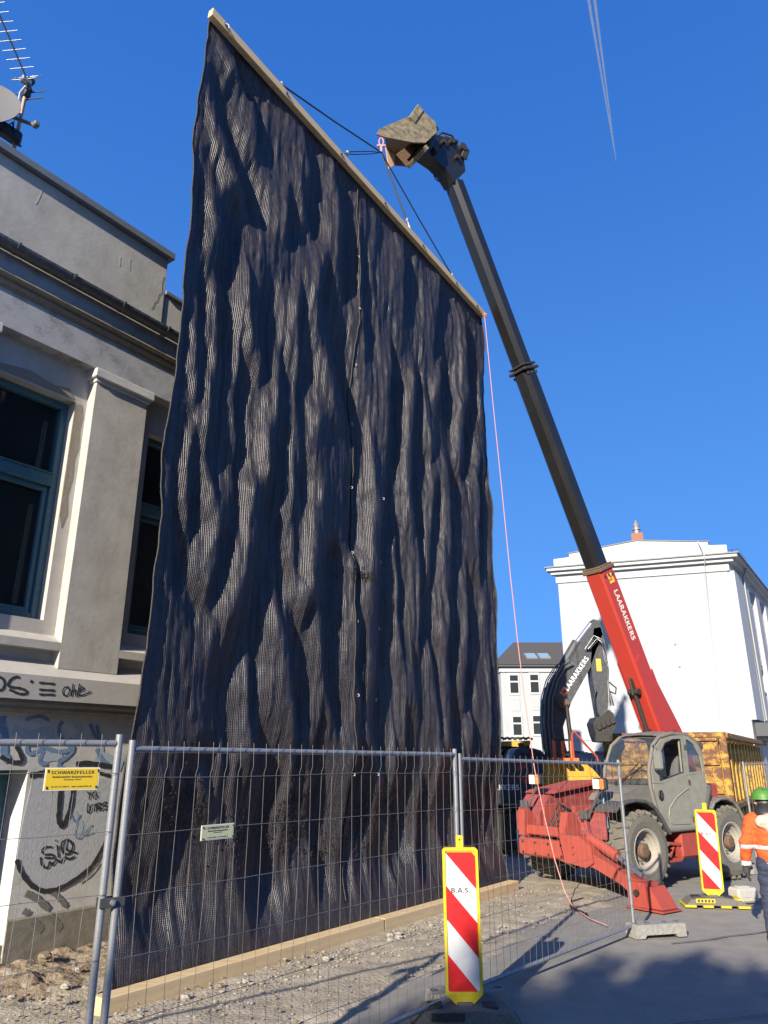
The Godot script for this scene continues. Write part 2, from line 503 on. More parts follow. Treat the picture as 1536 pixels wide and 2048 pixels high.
	mt("tyre", 0.95, ntex(71, 0.03, [[0.0, C(0.060, 0.055, 0.044)], [0.5, C(0.128, 0.116, 0.093)], [1.0, C(0.230, 0.212, 0.174)]], 0.17, 0.45), 0.5, n_mid, 0.6)
	mt("rim", 0.75, ntex(72, 0.03, [[0.0, C(0.196, 0.173, 0.138)], [0.5, C(0.303, 0.278, 0.231)], [1.0, C(0.390, 0.361, 0.310)]], 0.17, 0.4), 0.5)
	mt("steel_bright", 0.25, null, 1.0, null, 1.0, 0.9, C(0.55, 0.56, 0.6))
	mt("seat", 0.8, null, 1.0, null, 1.0, 0.0, C(0.09, 0.09, 0.095))
	mt("lamp_white", 0.2, null, 1.0, null, 1.0, 0.0, C(0.72, 0.72, 0.70))
	mt("lamp_orange", 0.25, null, 1.0, null, 1.0, 0.0, C(0.75, 0.19, 0.04))
	mt("plastic_black", 0.5, null, 1.0, null, 1.0, 0.0, C(0.02, 0.02, 0.022))
	mt("mirror_grey", 0.35, null, 1.0, null, 1.0, 0.0, C(0.16, 0.16, 0.15))
	mt("letter_white", 0.6, null, 1.0, null, 1.0, 0.0, C(0.68, 0.62, 0.52))
	mt("letter_yellow", 0.6, null, 1.0, null, 1.0, 0.0, C(0.72, 0.42, 0.06))
	mt("letter_orange", 0.6, null, 1.0, null, 1.0, 0.0, C(0.75, 0.2, 0.04))
	mt("digger_grey", 0.55, ntex(73, 0.015, [[0.0, C(0.035, 0.037, 0.04)], [0.6, C(0.06, 0.062, 0.066)], [1.0, C(0.13, 0.125, 0.115)]], 0.15, 0.4), 1.0)
	mt("digger_navy", 0.45, ntex(74, 0.015, [[0.0, C(0.02, 0.024, 0.035)], [1.0, C(0.045, 0.052, 0.07)]], 0.15, 0.4), 1.0)
	mt("digger_yellow", 0.5, ntex(75, 0.015, [[0.0, C(0.391, 0.212, 0.017)], [0.5, C(0.527, 0.297, 0.025)], [1.0, C(0.561, 0.357, 0.076)]], 0.15, 0.35), 1.0)
	mt("orange", 0.55, null, 1.0, null, 1.0, 0.0, C(0.72, 0.16, 0.03))
	# the skip: yellow paint with rust showing through
	mt("skip_yellow", 0.75, ntex(81, 0.012, [[0.0, C(0.076, 0.038, 0.024)], [0.36, C(0.128, 0.064, 0.038)], [0.395, C(0.468, 0.264, 0.030)], [0.8, C(0.561, 0.323, 0.038)], [1.0, C(0.561, 0.365, 0.085)]], 0.10, 0.4), 1.5, n_fine, 0.4)
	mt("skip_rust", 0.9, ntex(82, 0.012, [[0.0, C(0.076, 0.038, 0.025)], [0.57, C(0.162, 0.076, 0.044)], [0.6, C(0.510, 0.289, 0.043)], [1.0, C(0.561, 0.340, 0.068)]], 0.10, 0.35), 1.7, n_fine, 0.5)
	# fences, beacons
	mt("galvanised", 0.42, ntex(91, 0.04, [[0.0, C(0.194, 0.198, 0.202)], [1.0, C(0.331, 0.338, 0.346)]], 0.15, 0.4), 0.4, null, 1.0, 0.35)
	mt("wire", 0.5, null, 1.0, null, 1.0, 0.3, C(0.20, 0.195, 0.185))
	mt("clamp", 0.5, null, 1.0, null, 1.0, 0.5, C(0.10, 0.095, 0.09))
	mt("sign_yellow", 0.45, null, 1.0, null, 1.0, 0.0, C(0.663, 0.451, 0.021))
	mt("sign_faded", 0.6, ntex(92, 0.02, [[0.0, C(0.50, 0.50, 0.27)], [1.0, C(0.62, 0.61, 0.38)]], 0.1, 0.3), 0.3)
	mt("sign_rim", 0.5, null, 1.0, null, 1.0, 0.0, C(0.70, 0.66, 0.50))
	mt("sign_ink", 0.7, null, 1.0, null, 1.0, 0.0, C(0.045, 0.035, 0.02))
	mt("beacon_yellow", 0.45, ntex(93, 0.02, [[0.0, C(0.442, 0.323, 0.009)], [0.5, C(0.595, 0.451, 0.017)], [1.0, C(0.612, 0.476, 0.034)]], 0.14, 0.3), 0.4)
	mt("beacon_red", 0.4, ntex(94, 0.02, [[0.0, C(0.378, 0.011, 0.011)], [0.25, C(0.558, 0.011, 0.013)], [1.0, C(0.612, 0.020, 0.018)]], 0.14, 0.3), 0.4)
	mt("beacon_white", 0.4, ntex(95, 0.02, [[0.0, C(0.432, 0.432, 0.416)], [0.3, C(0.544, 0.544, 0.536)], [1.0, C(0.576, 0.576, 0.576)]], 0.14, 0.3), 0.4)
	mt("rubber_base", 0.9, ntex(96, 0.03, [[0.0, C(0.06, 0.055, 0.05)], [0.5, C(0.13, 0.12, 0.105)], [1.0, C(0.24, 0.22, 0.185)]], 0.16, 0.4), 0.4, n_mid, 0.6)
	# clothes
	mt("vest_orange", 0.8, ntex(97, 0.03, [[0.0, C(0.544, 0.072, 0.010)], [1.0, C(0.646, 0.111, 0.021)]], 0.15, 0.4), 0.4)
	mt("hood_lining", 0.9, null, 1.0, null, 1.0, 0.0, C(0.66, 0.42, 0.34))
	mt("reflective", 0.35, null, 1.0, null, 1.0, 0.0, C(0.464, 0.472, 0.480))
	mt("navy_cloth", 0.9, ntex(98, 0.03, [[0.0, C(0.022, 0.028, 0.055)], [1.0, C(0.045, 0.055, 0.095)]], 0.15, 0.4), 0.4)
	mt("helmet_green", 0.5, null, 1.0, null, 1.0, 0.0, C(0.07, 0.20, 0.03))
	mt("skin", 0.6, null, 1.0, null, 1.0, 0.0, C(0.50, 0.30, 0.22))
	mt("glove", 0.9, null, 1.0, null, 1.0, 0.0, C(0.05, 0.05, 0.045))
	mt("leather", 0.6, null, 1.0, null, 1.0, 0.0, C(0.05, 0.05, 0.055))
	# leaves of the trees across the street
	var lf := mt("leaf", 0.7, null, 1.0, null, 1.0, 0.0, C(0.06, 0.10, 0.03))
	lf.backlight_enabled = true
	lf.backlight = Color(0.1, 0.16, 0.04)
	mt("bark", 0.95, ntex(99, 0.04, [[0.0, C(0.06, 0.045, 0.03)], [1.0, C(0.17, 0.13, 0.095)]], 0.15, 0.4), 0.7)
	make_net_material()

func wood_tex(dark: Color, light: Color, seed_: int) -> ImageTexture:
	var n := FastNoiseLite.new()
	n.seed = seed_
	n.frequency = 0.012
	n.fractal_octaves = 4
	var size := 256
	var im := Image.create(size, size, false, Image.FORMAT_RGB8)
	for y in size:
		for x in size:
			var v := 0.5 + 0.5 * n.get_noise_2d(x * 0.25, y * 3.0)
			v = clampf(v + 0.12 * n.get_noise_2d(x * 2.0, y * 14.0), 0, 1)
			im.set_pixel(x, y, dark.lerp(light, v).linear_to_srgb())
	return ImageTexture.create_from_image(im)

# the knitted debris net: thick upright threads crossed by thin ones, 120 to a tile of 2.04 m; threads differ in tone
func make_net_material() -> void:
	var n := 1024
	var ribs := 120
	var mott := noise_bytes(301, 0.02, 4, n)
	var mott2 := noise_bytes(302, 0.025, 4, n)
	var tone := PackedFloat32Array()
	for k in ribs:
		tone.append(0.62 + 0.76 * hash01(k * 7 + 3))
	var col := PackedByteArray()
	col.resize(n * n * 3)
	var hgt := PackedByteArray()
	hgt.resize(n * n)
	var sr := PackedByteArray()            # linear to sRGB for 0 .. 0.4
	for k in 401:
		var g := C(k / 1000.0, 0, 0).linear_to_srgb()
		sr.append(g.r8)
	var prof := PackedFloat32Array()
	for x in n:
		var q := fposmod(float(x) * ribs / n, 1.0) - 0.5
		prof.append(sqrt(maxf(0.0, 1.0 - pow(q / 0.42, 2.0))))
	for y in n:
		var weft := prof[y] * 0.45
		for x in n:
			var k := int(float(x) * ribs / n)
			var i := y * n + x
			var warp := prof[x] * (0.85 + 0.15 * weft)
			hgt[i] = int(255.0 * maxf(warp, weft))
			var m := 0.75 + 0.5 * mott[i] / 255.0
			var t := (mott2[i] / 255.0 - 0.5) * 0.7
			var b := 0.036 * tone[k] * m
			col[i * 3] = sr[int(clampf(b * (1.0 + t), 0, 0.4) * 1000)]
			col[i * 3 + 1] = sr[int(clampf(b * 0.88, 0, 0.4) * 1000)]
			col[i * 3 + 2] = sr[int(clampf(b * (1.0 - 0.6 * t), 0, 0.4) * 1000)]
	var hm := Image.create_from_data(n, n, false, Image.FORMAT_L8, hgt)
	hm.convert(Image.FORMAT_RGBA8)
	hm.bump_map_to_normal_map(3.2)
	var mat := StandardMaterial3D.new()
	mat.albedo_texture = ImageTexture.create_from_image(Image.create_from_data(n, n, false, Image.FORMAT_RGB8, col))
	mat.normal_enabled = true
	mat.normal_texture = ImageTexture.create_from_image(hm)
	mat.normal_scale = 1.0
	mat.roughness = 0.3
	mat.metallic_specular = 0.4
	mat.uv1_scale = Vector3(1.0 / 2.04, 1.0 / 2.04, 1)
	M["net"] = mat

# ---------------------------------------------------------------- ground
func grid_sheet(st: SurfaceTool, p00: Vector3, du: Vector3, dv: Vector3, nu: int, nv: int, height: Callable) -> void:
	var hs := []
	for j in nv + 1:
		var row := []
		for i in nu + 1:
			var p: Vector3 = p00 + du * (float(i) / nu) + dv * (float(j) / nv)
			p.y += height.call(p)
			row.append(p)
		hs.append(row)
	var nr := func(i: int, j: int) -> Vector3:
		var a: Vector3 = hs[j][mini(i + 1, nu)] - hs[j][maxi(i - 1, 0)]
		var b: Vector3 = hs[mini(j + 1, nv)][i] - hs[maxi(j - 1, 0)][i]
		var n := a.cross(b).normalized()
		return n if n.y > 0 else -n
	for j in nv:
		for i in nu:
			var a: Vector3 = nr.call(i, j)
			var b: Vector3 = nr.call(i + 1, j)
			var c: Vector3 = nr.call(i + 1, j + 1)
			var d: Vector3 = nr.call(i, j + 1)
			tri(st, hs[j][i], hs[j][i + 1], hs[j + 1][i + 1], a, b, c)
			tri(st, hs[j][i], hs[j + 1][i + 1], hs[j + 1][i], a, c, d)

func build_ground() -> void:
	var st := S()
	face(st, [Vector3(-400, -0.05, -400), Vector3(400, -0.05, -400), Vector3(400, -0.05, 400), Vector3(-400, -0.05, 400)], Vector3.UP)
	obj("ground", st, M.asphalt, self, "structure")
	# the street's asphalt, on the near side of the fence and beyond it to the right
	var n := FastNoiseLite.new()
	n.seed = 3
	n.frequency = 0.35
	st = S()
	grid_sheet(st, Vector3(-30, 0, 30), Vector3(70, 0, 0), Vector3(0, 0, -75), 140, 150, func(p: Vector3) -> float: return -0.012 + 0.012 * n.get_noise_2d(p.x, p.z))
	obj("road", st, M.asphalt, self, "structure")
	# joints and a patched trench in the asphalt
	for q in [[Vector3(3.3, 0, -9.55), Vector3(9.5, 0, -12.6), 0.035], [Vector3(1.2, 0, -6.6), Vector3(7.5, 0, -8.2), 0.02], [Vector3(5.2, 0, -9.0), Vector3(6.4, 0, -13.5), 0.02]]:
		st = S()
		var line := []
		for k in 25:
			var p: Vector3 = q[0].lerp(q[1], k / 24.0)
			line.append(p.x + 0.05 * n.get_noise_2d(p.x * 9.0, p.z * 9.0)); line.append(-p.z + 0.05 * n.get_noise_2d(p.z * 9.0, p.x * 9.0))
		stroke(st, line, q[2], Transform3D(Basis(Vector3(1, 0, 0), Vector3(0, 0, -1), Vector3(0, 1, 0)), Vector3.ZERO), 0.005)
		obj("road_joint", st, M.tar, self, "structure")
	# trodden earth and dust of the site between the facade and the fence
	var n2 := FastNoiseLite.new()
	n2.seed = 8
	n2.frequency = 0.9
	n2.fractal_octaves = 4
	st = S()
	var bf := BF
	var hgt := func(p: Vector3) -> float:
		var q := bf.affine_inverse() * p
		var edge := 3.15 + 0.55 * n2.get_noise_2d(p.x * 0.6, 7.0 + p.z * 0.6)
		var h := 0.022 + 0.02 * n2.get_noise_2d(p.x, p.z) + 0.012 * n2.get_noise_2d(p.x * 4.0, p.z * 4.0)
		if q.z > edge:
			h -= (q.z - edge) * 0.16
		if q.z < 1.7:                      # dug-up earth heaped against the wall
			var up := smoothstep(1.75, 0.5, q.z)
			h += up * (0.05 + 0.07 * n2.get_noise_2d(p.x * 2.1 + 30.0, p.z * 2.1) + 0.04 * n2.get_noise_2d(p.x * 7.0, p.z * 7.0))
		if q.x > 8.6:
			h -= (q.x - 8.6) * 0.05
		return h
	grid_sheet(st, BF * Vector3(-6, 0, -0.4), BF.basis * Vector3(17, 0, 0), BF.basis * Vector3(0, 0, 4.4), 240, 90, hgt)
	obj("site_ground", st, M.site, self, "structure")
	# brown earth dug up along the wall
	st = S()
	var heap := func(p: Vector3) -> float:
		var q := bf.affine_inverse() * p
		return hgt.call(p) + 0.012 + 0.025 * n2.get_noise_2d(p.x * 3.1 + 5.0, p.z * 3.1) - 0.10 * smoothstep(0.9, 1.75, q.z + 0.35 * n2.get_noise_2d(p.x * 1.4, p.z * 1.4 + 50.0)) - 0.1 * smoothstep(1.6, 2.2, q.x)
	grid_sheet(st, BF * Vector3(-5, 0, -0.3), BF.basis * Vector3(7.2, 0, 0), BF.basis * Vector3(0, 0, 2.0), 150, 60, heap)
	obj("earth_bank", st, M.earth, self, "structure")

# ---------------------------------------------------------------- the old facade on the left
# an outline (z, y) drawn along the wall from x0 to x1
func along(st: SurfaceTool, zy: Array, x0: float, x1: float) -> void:
	prism(st, zy, -x1, -x0, Transform3D(Basis(Vector3(0, 0, 1), Vector3(0, 1, 0), Vector3(-1, 0, 0)), Vector3.ZERO))

func build_old_facade() -> void:
	var b := thing("old_facade", "grey rendered old building with pilasters, blue window and graffiti behind the debris curtain", "building", BF)
	var x0 := -4.2
	var x1 := 8.6
	var st := S()
	# upper wall between the pilasters, with real openings
	var wins := [[-0.86, 0.12], [1.24, 2.22], [3.34, 4.32], [5.44, 6.42]]
	var edges := [x0]
	for w in wins:
		edges.append(w[0]); edges.append(w[1])
	edges.append(x1)
	for i in range(0, edges.size(), 2):
		bx(st, Vector3((edges[i] + edges[i + 1]) * 0.5, 4.9, -0.35), Vector3(edges[i + 1] - edges[i], 4.0, 0.4))
	for w in wins:
		bx(st, Vector3((w[0] + w[1]) * 0.5, 6.575, -0.35), Vector3(w[1] - w[0] - 0.001, 0.65, 0.4))
		bx(st, Vector3((w[0] + w[1]) * 0.5, 3.2, -0.35), Vector3(w[1] - w[0] - 0.001, 0.6, 0.4))
	obj("wall", st, M.plaster_light, b)
	st = S()
	bx(st, Vector3((x0 + x1) * 0.5, 4.4, -2.6), Vector3(x1 - x0, 8.6, 0.2))
	bx(st, Vector3((x0 + x1) * 0.5, 7.55, -1.5), Vector3(x1 - x0, 0.1, 2.1))
	bx(st, Vector3((x0 + x1) * 0.5, 2.5, -1.5), Vector3(x1 - x0, 0.1, 2.1))
	bx(st, Vector3(x0 - 0.1, 4.4, -1.3), Vector3(0.2, 8.6, 2.6))
	bx(st, Vector3(x1 + 0.1, 4.4, -1.3), Vector3(0.2, 8.6, 2.6))
	obj("inner_wall", st, M.room_wall, b)
	# pilasters with small capitals
	for px in [-1.83, 0.28, 2.38, 4.48, 6.58]:
		st = S()
		bx(st, Vector3(px + 0.39, 4.76, -0.1), Vector3(0.78, 3.6, 0.2), 0.006)
		var pil := obj("pilaster", st, M.plaster, b)
		st = S()
		bx(st, Vector3(px + 0.39, 6.585, -0.082), Vector3(0.82, 0.05, 0.21), 0.006)
		bx(st, Vector3(px + 0.39, 6.67, -0.06), Vector3(0.90, 0.12, 0.25), 0.01)
		obj("capital", st, M.plaster_pale, pil)
	# stains and patches of missing render on the wall panel beside the window
	st = S()
	prism(st, [0.125, 6.22, 0.20, 6.25, 0.235, 6.1, 0.215, 5.9, 0.24, 5.7, 0.20, 5.5, 0.215, 5.25, 0.18, 5.05, 0.21, 4.8, 0.165, 4.62, 0.125, 4.75], -0.152, -0.144)
	prism(st, [-0.86, 6.36, -0.5, 6.42, -0.2, 6.36, 0.02, 6.4, 0.1, 6.28, -0.86, 6.27], -0.152, -0.145)
	obj("bare_patch", st, M.plaster_patch, b)
	# entablature: flat frieze, mouldings, upper frieze
	st = S()
	along(st, [-0.3, 6.73, 0.025, 6.73, 0.025, 7.2, -0.3, 7.2], x0, x1)
	obj("frieze", st, M.plaster_grey, b)
	st = S()
	along(st, [-0.2, 7.2, 0.04, 7.2, 0.04, 7.225, 0.065, 7.24, 0.075, 7.27, 0.06, 7.29, 0.06, 7.30, 0.10, 7.315, 0.115, 7.345, 0.105, 7.37, -0.2, 7.37], x0, x1)
	obj("moulding", st, M.moulding, b)
	st = S()
	along(st, [-0.2, 7.37, 0.05, 7.37, 0.05, 7.64, -0.2, 7.64], x0, x1)
	obj("upper_frieze", st, M.plaster_grey, b)
	# gutter with its brackets
	st = S()
	var pr := []
	for k in 11:
		var t := PI * k / 10.0
		pr.append(0.155 + 0.09 * cos(t)); pr.append(7.70 - 0.10 * sin(t))
	for k in 11:
		var t := PI * (10 - k) / 10.0
		pr.append(0.155 + 0.078 * cos(t)); pr.append(7.71 - 0.09 * sin(t))
	along(st, pr, x0, x1)
	var gut := obj("gutter", st, M.zinc, b)
	var gx := x0 + 0.25
	while gx < x1:
		st = S()
		var q := []
		for k in 11:
			var t := PI * k / 10.0
			q.append(0.155 + 0.102 * cos(t)); q.append(7.71 - 0.113 * sin(t))
		for k in 11:
			var t := PI * (10 - k) / 10.0
			q.append(0.155 + 0.091 * cos(t)); q.append(7.71 - 0.101 * sin(t))
		along(st, q, gx, gx + 0.035)
		obj("bracket", st, M.zinc, gut)
		gx += 0.72
	# parapet: high part, then a step down
	st = S()
	bx(st, Vector3((x0 + 1.12) * 0.5, 8.27, -0.1), Vector3(1.12 - x0, 1.28, 0.26), 0.01)
	obj("parapet", st, M.plaster, b)
	st = S()
	bx(st, Vector3((1.122 + x1) * 0.5, 7.98, -0.115), Vector3(x1 - 1.122, 0.70, 0.25), 0.01)
	obj("parapet", st, M.plaster, b)
	st = S()
	bx(st, Vector3((x0 + 1.18) * 0.5, 8.965, -0.08), Vector3(1.18 - x0, 0.11, 0.38), 0.008)
	obj("coping", st, M.coping, b)
	st = S()
	bx(st, Vector3((1.125 + x1) * 0.5, 8.36, -0.1), Vector3(x1 - 1.125, 0.06, 0.32), 0.006)
	obj("coping", st, M.coping, b)
	st = S()
	for cr in [[1.08, 8.60, 1.06, 8.46, 1.075, 8.34, 1.03, 8.26, 1.01, 8.15, 0.97, 8.10, 0.96, 8.03, 0.93, 7.98]]:
		stroke(st, cr, 0.012, Transform3D.IDENTITY, 0.0335)
	obj("crack", st, M.crack, b)
	st = S()
	for cr in [[-0.82, 8.8, -0.85, 8.6, -0.88, 8.5], [0.35, 8.5, 0.36, 8.35], [0.5, 8.55, 0.52, 8.38]]:
		st = S()
		stroke(st, cr, 0.014, Transform3D.IDENTITY, 0.0335)
		obj("pale_streak", st, M.plaster_pale, b)
	# flat roof behind the parapet
	st = S()
	bx(st, Vector3((x0 + x1) * 0.5, 7.95, -3.8), Vector3(x1 - x0, 0.2, 7.0))
	obj("roof", st, M.coping, b)
	# windows
	for i in wins.size():
		var w: Array = wins[i]
		window_blue(b, w[0], w[1], 3.5, 6.25, i)
	# sills, the sloped top and the graffiti band
	for w in wins:
		st = S()
		along(st, [-0.15, 3.16, 0.0, 3.16, 0.0, 3.25, -0.15, 3.34], w[0] - 0.2, w[1] + 0.16)
		obj("sill", st, M.plaster_light, b)
	st = S()
	along(st, [-0.3, 2.6, 0.14, 2.6, 0.14, 2.855, 0.0, 2.955, -0.15, 3.05, -0.3, 3.05], x0, x1)
	obj("band", st, M.plaster_light, b)
	st = S()
	along(st, [-0.3, 2.47, 0.04, 2.47, 0.075, 2.5, 0.075, 2.53, 0.115, 2.56, 0.115, 2.6, -0.3, 2.6], x0, x1)
	obj("moulding", st, M.plinth, b)
	# lower wall with a basement opening
	st = S()
	bx(st, Vector3((x0 - 1.0) * 0.5, 1.3, -0.25), Vector3(-1.0 - x0, 2.34, 0.4))
	bx(st, Vector3((0.14 + x1) * 0.5, 1.3, -0.25), Vector3(x1 - 0.14, 2.34, 0.4))
	bx(st, Vector3(-0.43, 2.18, -0.25), Vector3(1.138, 0.58, 0.4))
	obj("lower_wall", st, M.plaster_pale, b)
	st = S()
	along(st, [-0.3, -0.2, -0.035, -0.2, -0.035, 0.45, -0.05, 0.47, -0.3, 0.47], 0.142, x1)
	along(st, [-0.3, -0.2, -0.035, -0.2, -0.035, 0.45, -0.05, 0.47, -0.3, 0.47], x0, -1.002)
	along(st, [-0.3, -0.2, -0.06, -0.2, -0.06, 0.24, -0.3, 0.24], -1.0, 0.14)
	obj("plinth", st, M.plinth, b)
	st = S()
	bx(st, Vector3(-0.43, 1.1, -0.41), Vector3(1.13, 1.7, 0.06))
	var door := obj("door", st, M.frame_blue, b)
	st = S()
	bx(st, Vector3(-0.43, 1.1, -0.375), Vector3(0.9, 1.4, 0.01), 0.003)
	obj("door_panel", st, M.pane_dark, door)
	graffiti(b)

func window_blue(b: Node3D, a: float, c: float, y0: float, y1: float, i: int) -> void:
	var z := -0.33
	var st := S()
	var f := 0.085
	for q in [[a, a + f, y0, y1], [c - f, c, y0, y1], [a + f, c - f, y1 - f, y1], [a + f, c - f, y0, y0 + f]]:
		bx(st, Vector3((q[0] + q[1]) * 0.5, (q[2] + q[3]) * 0.5, z), Vector3(q[1] - q[0], q[3] - q[2], 0.09), 0.008)
	var w := obj("window", st, M.frame_blue, b)
	st = S()
	bx(st, Vector3((a + c) * 0.5, 5.2, z + 0.02), Vector3(c - a - 2 * f, 0.15, 0.09), 0.01)
	bx(st, Vector3((a + c) * 0.5, 5.285, z + 0.045), Vector3(c - a - 2 * f, 0.02, 0.06), 0.004)
	obj("transom", st, M.frame_blue, w)
	st = S()
	var g := 0.06
	for q in [[a + f, a + f + g, y0 + f, 5.12], [c - f - g, c - f, y0 + f, 5.12], [a + f + g, c - f - g, 5.06, 5.12], [a + f + g, c - f - g, y0 + f, y0 + f + g]]:
		bx(st, Vector3((q[0] + q[1]) * 0.5, (q[2] + q[3]) * 0.5, z - 0.02), Vector3(q[1] - q[0], q[3] - q[2], 0.06), 0.006)
	obj("casement", st, M.frame_blue, w)
	st = S()
	bx(st, Vector3((a + c) * 0.5, y0 - 0.012, z + 0.05), Vector3(c - a - 0.01, 0.024, 0.14), 0.004)
	obj("flashing", st, M.zinc, w)
	st = S()
	bx(st, Vector3((a + c) * 0.5, 4.33, z - 0.035), Vector3(c - a - 2 * f - 2 * g, 1.42, 0.006))
	obj("pane", st, M.glass, w)
	st = S()
	bx(st, Vector3((a + c) * 0.5, 5.715, z - 0.03), Vector3(c - a - 2 * f, 0.87, 0.006))
	obj("pane", st, M.glass, w)
	if i == 0:
		for q in [[c - 0.21, 5.32, 6.0], [c - 0.23, 3.7, 4.9]]:
			st = S()
			for k in 2:
				cyl(st, Vector3(q[0] + k * 0.035, q[1], z - 0.12), Vector3(q[0] + 0.02 + k * 0.03, q[2], z - 0.12), 0.018, 0.014, 6)
			obj("curtain_fold", st, M.curtain_white, w)
	else:
		for k in 48:
			st = S()
			bx(st, Vector3((a + c) * 0.5, y0 + 0.12 + k * 0.032, z - 0.09), Vector3(c - a - 0.2, 0.026, 0.012))
			if i == 1:
				obj("blind_slat", st, M.blind, w)

func graffiti(b: Node3D) -> void:
	var I := Transform3D.IDENTITY
	var tags := [
				["graffiti", M.paint_pale_blue, -0.0465, [[0.11, [-0.1, 2.3, 0.1, 2.25, 0.3, 2.3, 0.35, 2.2]], [0.12, [0.2, 2.1, 0.35, 2.02, 0.5, 2.06]], [0.1, [0.85, 2.3, 0.93, 2.2, 1.0, 2.08]], [0.09, [0.62, 2.38, 0.7, 2.3, 0.66, 2.2]], [0.16, [0.95, 2.05, 1.1, 1.98, 1.3, 1.92]], [0.05, [0.74, 1.44, 0.86, 1.3, 0.82, 1.18]]]],
		["graffiti", M.paint_blue, -0.0445, [[0.09, [-0.230, 2.426, -0.221, 2.334, -0.169, 2.231, -0.158, 2.076, -0.099, 1.973]], [0.05, [0.459, 2.399, 0.422, 2.328, 0.470, 2.218, 0.598, 2.109, 0.444, 2.080, 0.114, 2.157, 0.117, 2.051, 0.274, 2.092, 0.247, 1.972, 0.342, 1.945]], [0.05, [0.806, 2.383, 0.871, 2.284, 0.972, 2.171, 0.892, 2.372]], [0.06, [0.929, 2.112, 1.013, 1.998, 1.166, 1.897, 1.211, 1.824]], [0.05, [0.582, 2.220, 0.626, 2.081, 0.478, 1.957, 0.533, 1.903]], [0.04, [0.02, 2.4, 0.18, 2.44, 0.3, 2.40]], [0.012, [0.707, 1.422, 0.768, 1.337, 0.822, 1.416, 0.789, 1.308, 0.788, 1.199, 0.859, 1.167, 0.991, 1.295, 0.914, 1.245, 0.888, 1.192, 1.020, 1.210]]]],
		["graffiti", M.paint_black, -0.042, [[0.05, [-0.190, 2.024, -0.057, 1.972, 0.055, 1.985, -0.058, 2.155]], [0.06, [0.687, 1.943, 0.849, 1.956, 1.182, 1.911]], [0.07, [0.166, 1.834, 0.296, 1.852]], [0.06, [0.524, 1.9, 0.549, 1.512, 0.561, 1.376, 0.615, 1.305, 0.650, 1.371, 0.690, 1.533, 0.678, 1.9]], [0.052, [0.146, 1.019, 0.206, 0.912, 0.329, 0.774, 0.475, 0.693, 0.643, 0.685, 0.823, 0.742, 1.035, 0.866, 1.148, 1.033, 1.2, 1.15]], [0.04, [0.16, 1.83, 0.4, 1.88, 0.62, 1.80, 0.9, 1.86, 1.2, 1.80]]]],
		["graffiti", M.paint_grey, -0.0415, [[0.06, [0.600, 0.665, 0.706, 0.575, 0.78, 0.50]], [0.075, [0.299, 0.690, 0.426, 0.624, 0.579, 0.503]], [0.07, [0.30, 0.53, 0.36, 0.49]], [0.03, [0.9, 0.72, 1.04, 0.8, 1.12, 0.9]]]],
		["graffiti", M.paint_grey, -0.0325, [[0.08, [0.60, 0.44, 0.68, 0.37, 0.745, 0.29]], [0.08, [0.40, 0.43, 0.47, 0.37, 0.534, 0.31]]]],
		["graffiti_tag", M.paint_black, -0.0425, [[0.022, [0.525, 1.106, 0.455, 1.112, 0.414, 1.083, 0.451, 1.041, 0.536, 1.033, 0.564, 0.998, 0.456, 1.008]], [0.022, [0.584, 1.121, 0.619, 0.993]], [0.025, [0.555, 1.163, 0.566, 1.173]], [0.025, [0.695, 1.172, 0.630, 1.131, 0.668, 1.035, 0.749, 1.027, 0.769, 1.106, 0.696, 1.165, 0.694, 1.072, 0.831, 1.020]], [0.025, [0.409, 1.019, 0.436, 0.939, 0.502, 0.907, 0.523, 0.963, 0.552, 0.928, 0.599, 0.975, 0.650, 0.944, 0.690, 0.993, 0.742, 0.968, 0.811, 0.988]]]],
		["graffiti_tag", M.paint_black, -0.0425, [[0.018, [0.873, 1.649, 0.907, 1.622, 0.924, 1.650]], [0.018, [0.907, 1.622, 0.908, 1.566]], [0.018, [0.958, 1.649, 0.946, 1.614, 0.973, 1.570, 0.984, 1.613, 0.958, 1.649]], [0.018, [1.002, 1.612, 1.006, 1.579]], [0.018, [1.002, 1.645, 1.004, 1.637]], [0.02, [0.899, 1.524, 0.907, 1.432, 0.936, 1.445, 0.942, 1.494]], [0.02, [0.945, 1.501, 1.012, 1.512]], [0.02, [0.978, 1.506, 0.995, 1.435]], [0.02, [1.036, 1.440, 1.019, 1.512, 1.063, 1.517, 1.072, 1.481, 1.031, 1.473, 1.091, 1.444]], [0.02, [1.150, 1.527, 1.098, 1.522, 1.092, 1.498, 1.152, 1.484, 1.160, 1.455, 1.108, 1.451]]]],
		["graffiti_tag", M.paint_black, 0.1435, [[0.03, [-0.46, 2.80, -0.422, 2.800, -0.384, 2.777, -0.363, 2.732, -0.381, 2.679, -0.43, 2.668]], [0.03, [-0.217, 2.811, -0.258, 2.817, -0.309, 2.783, -0.326, 2.735, -0.297, 2.711, -0.197, 2.705, -0.122, 2.683, -0.118, 2.657, -0.188, 2.648, -0.306, 2.684]], [0.035, [-0.071, 2.795, -0.090, 2.771]], [0.025, [0.006, 2.778, 0.187, 2.779]], [0.025, [0.017, 2.707, 0.198, 2.710]], [0.025, [0.025, 2.657, 0.205, 2.665]], [0.018, [0.357, 2.759, 0.311, 2.749, 0.294, 2.705, 0.316, 2.665, 0.355, 2.670, 0.374, 2.718, 0.350, 2.754]], [0.018, [0.407, 2.798, 0.404, 2.657, 0.412, 2.713, 0.440, 2.737, 0.460, 2.660]], [0.018, [0.487, 2.804, 0.476, 2.661]], [0.018, [0.483, 2.718, 0.545, 2.744, 0.525, 2.771, 0.488, 2.740, 0.489, 2.683, 0.553, 2.687, 0.638, 2.729]]]],
	]
	var sp := S()
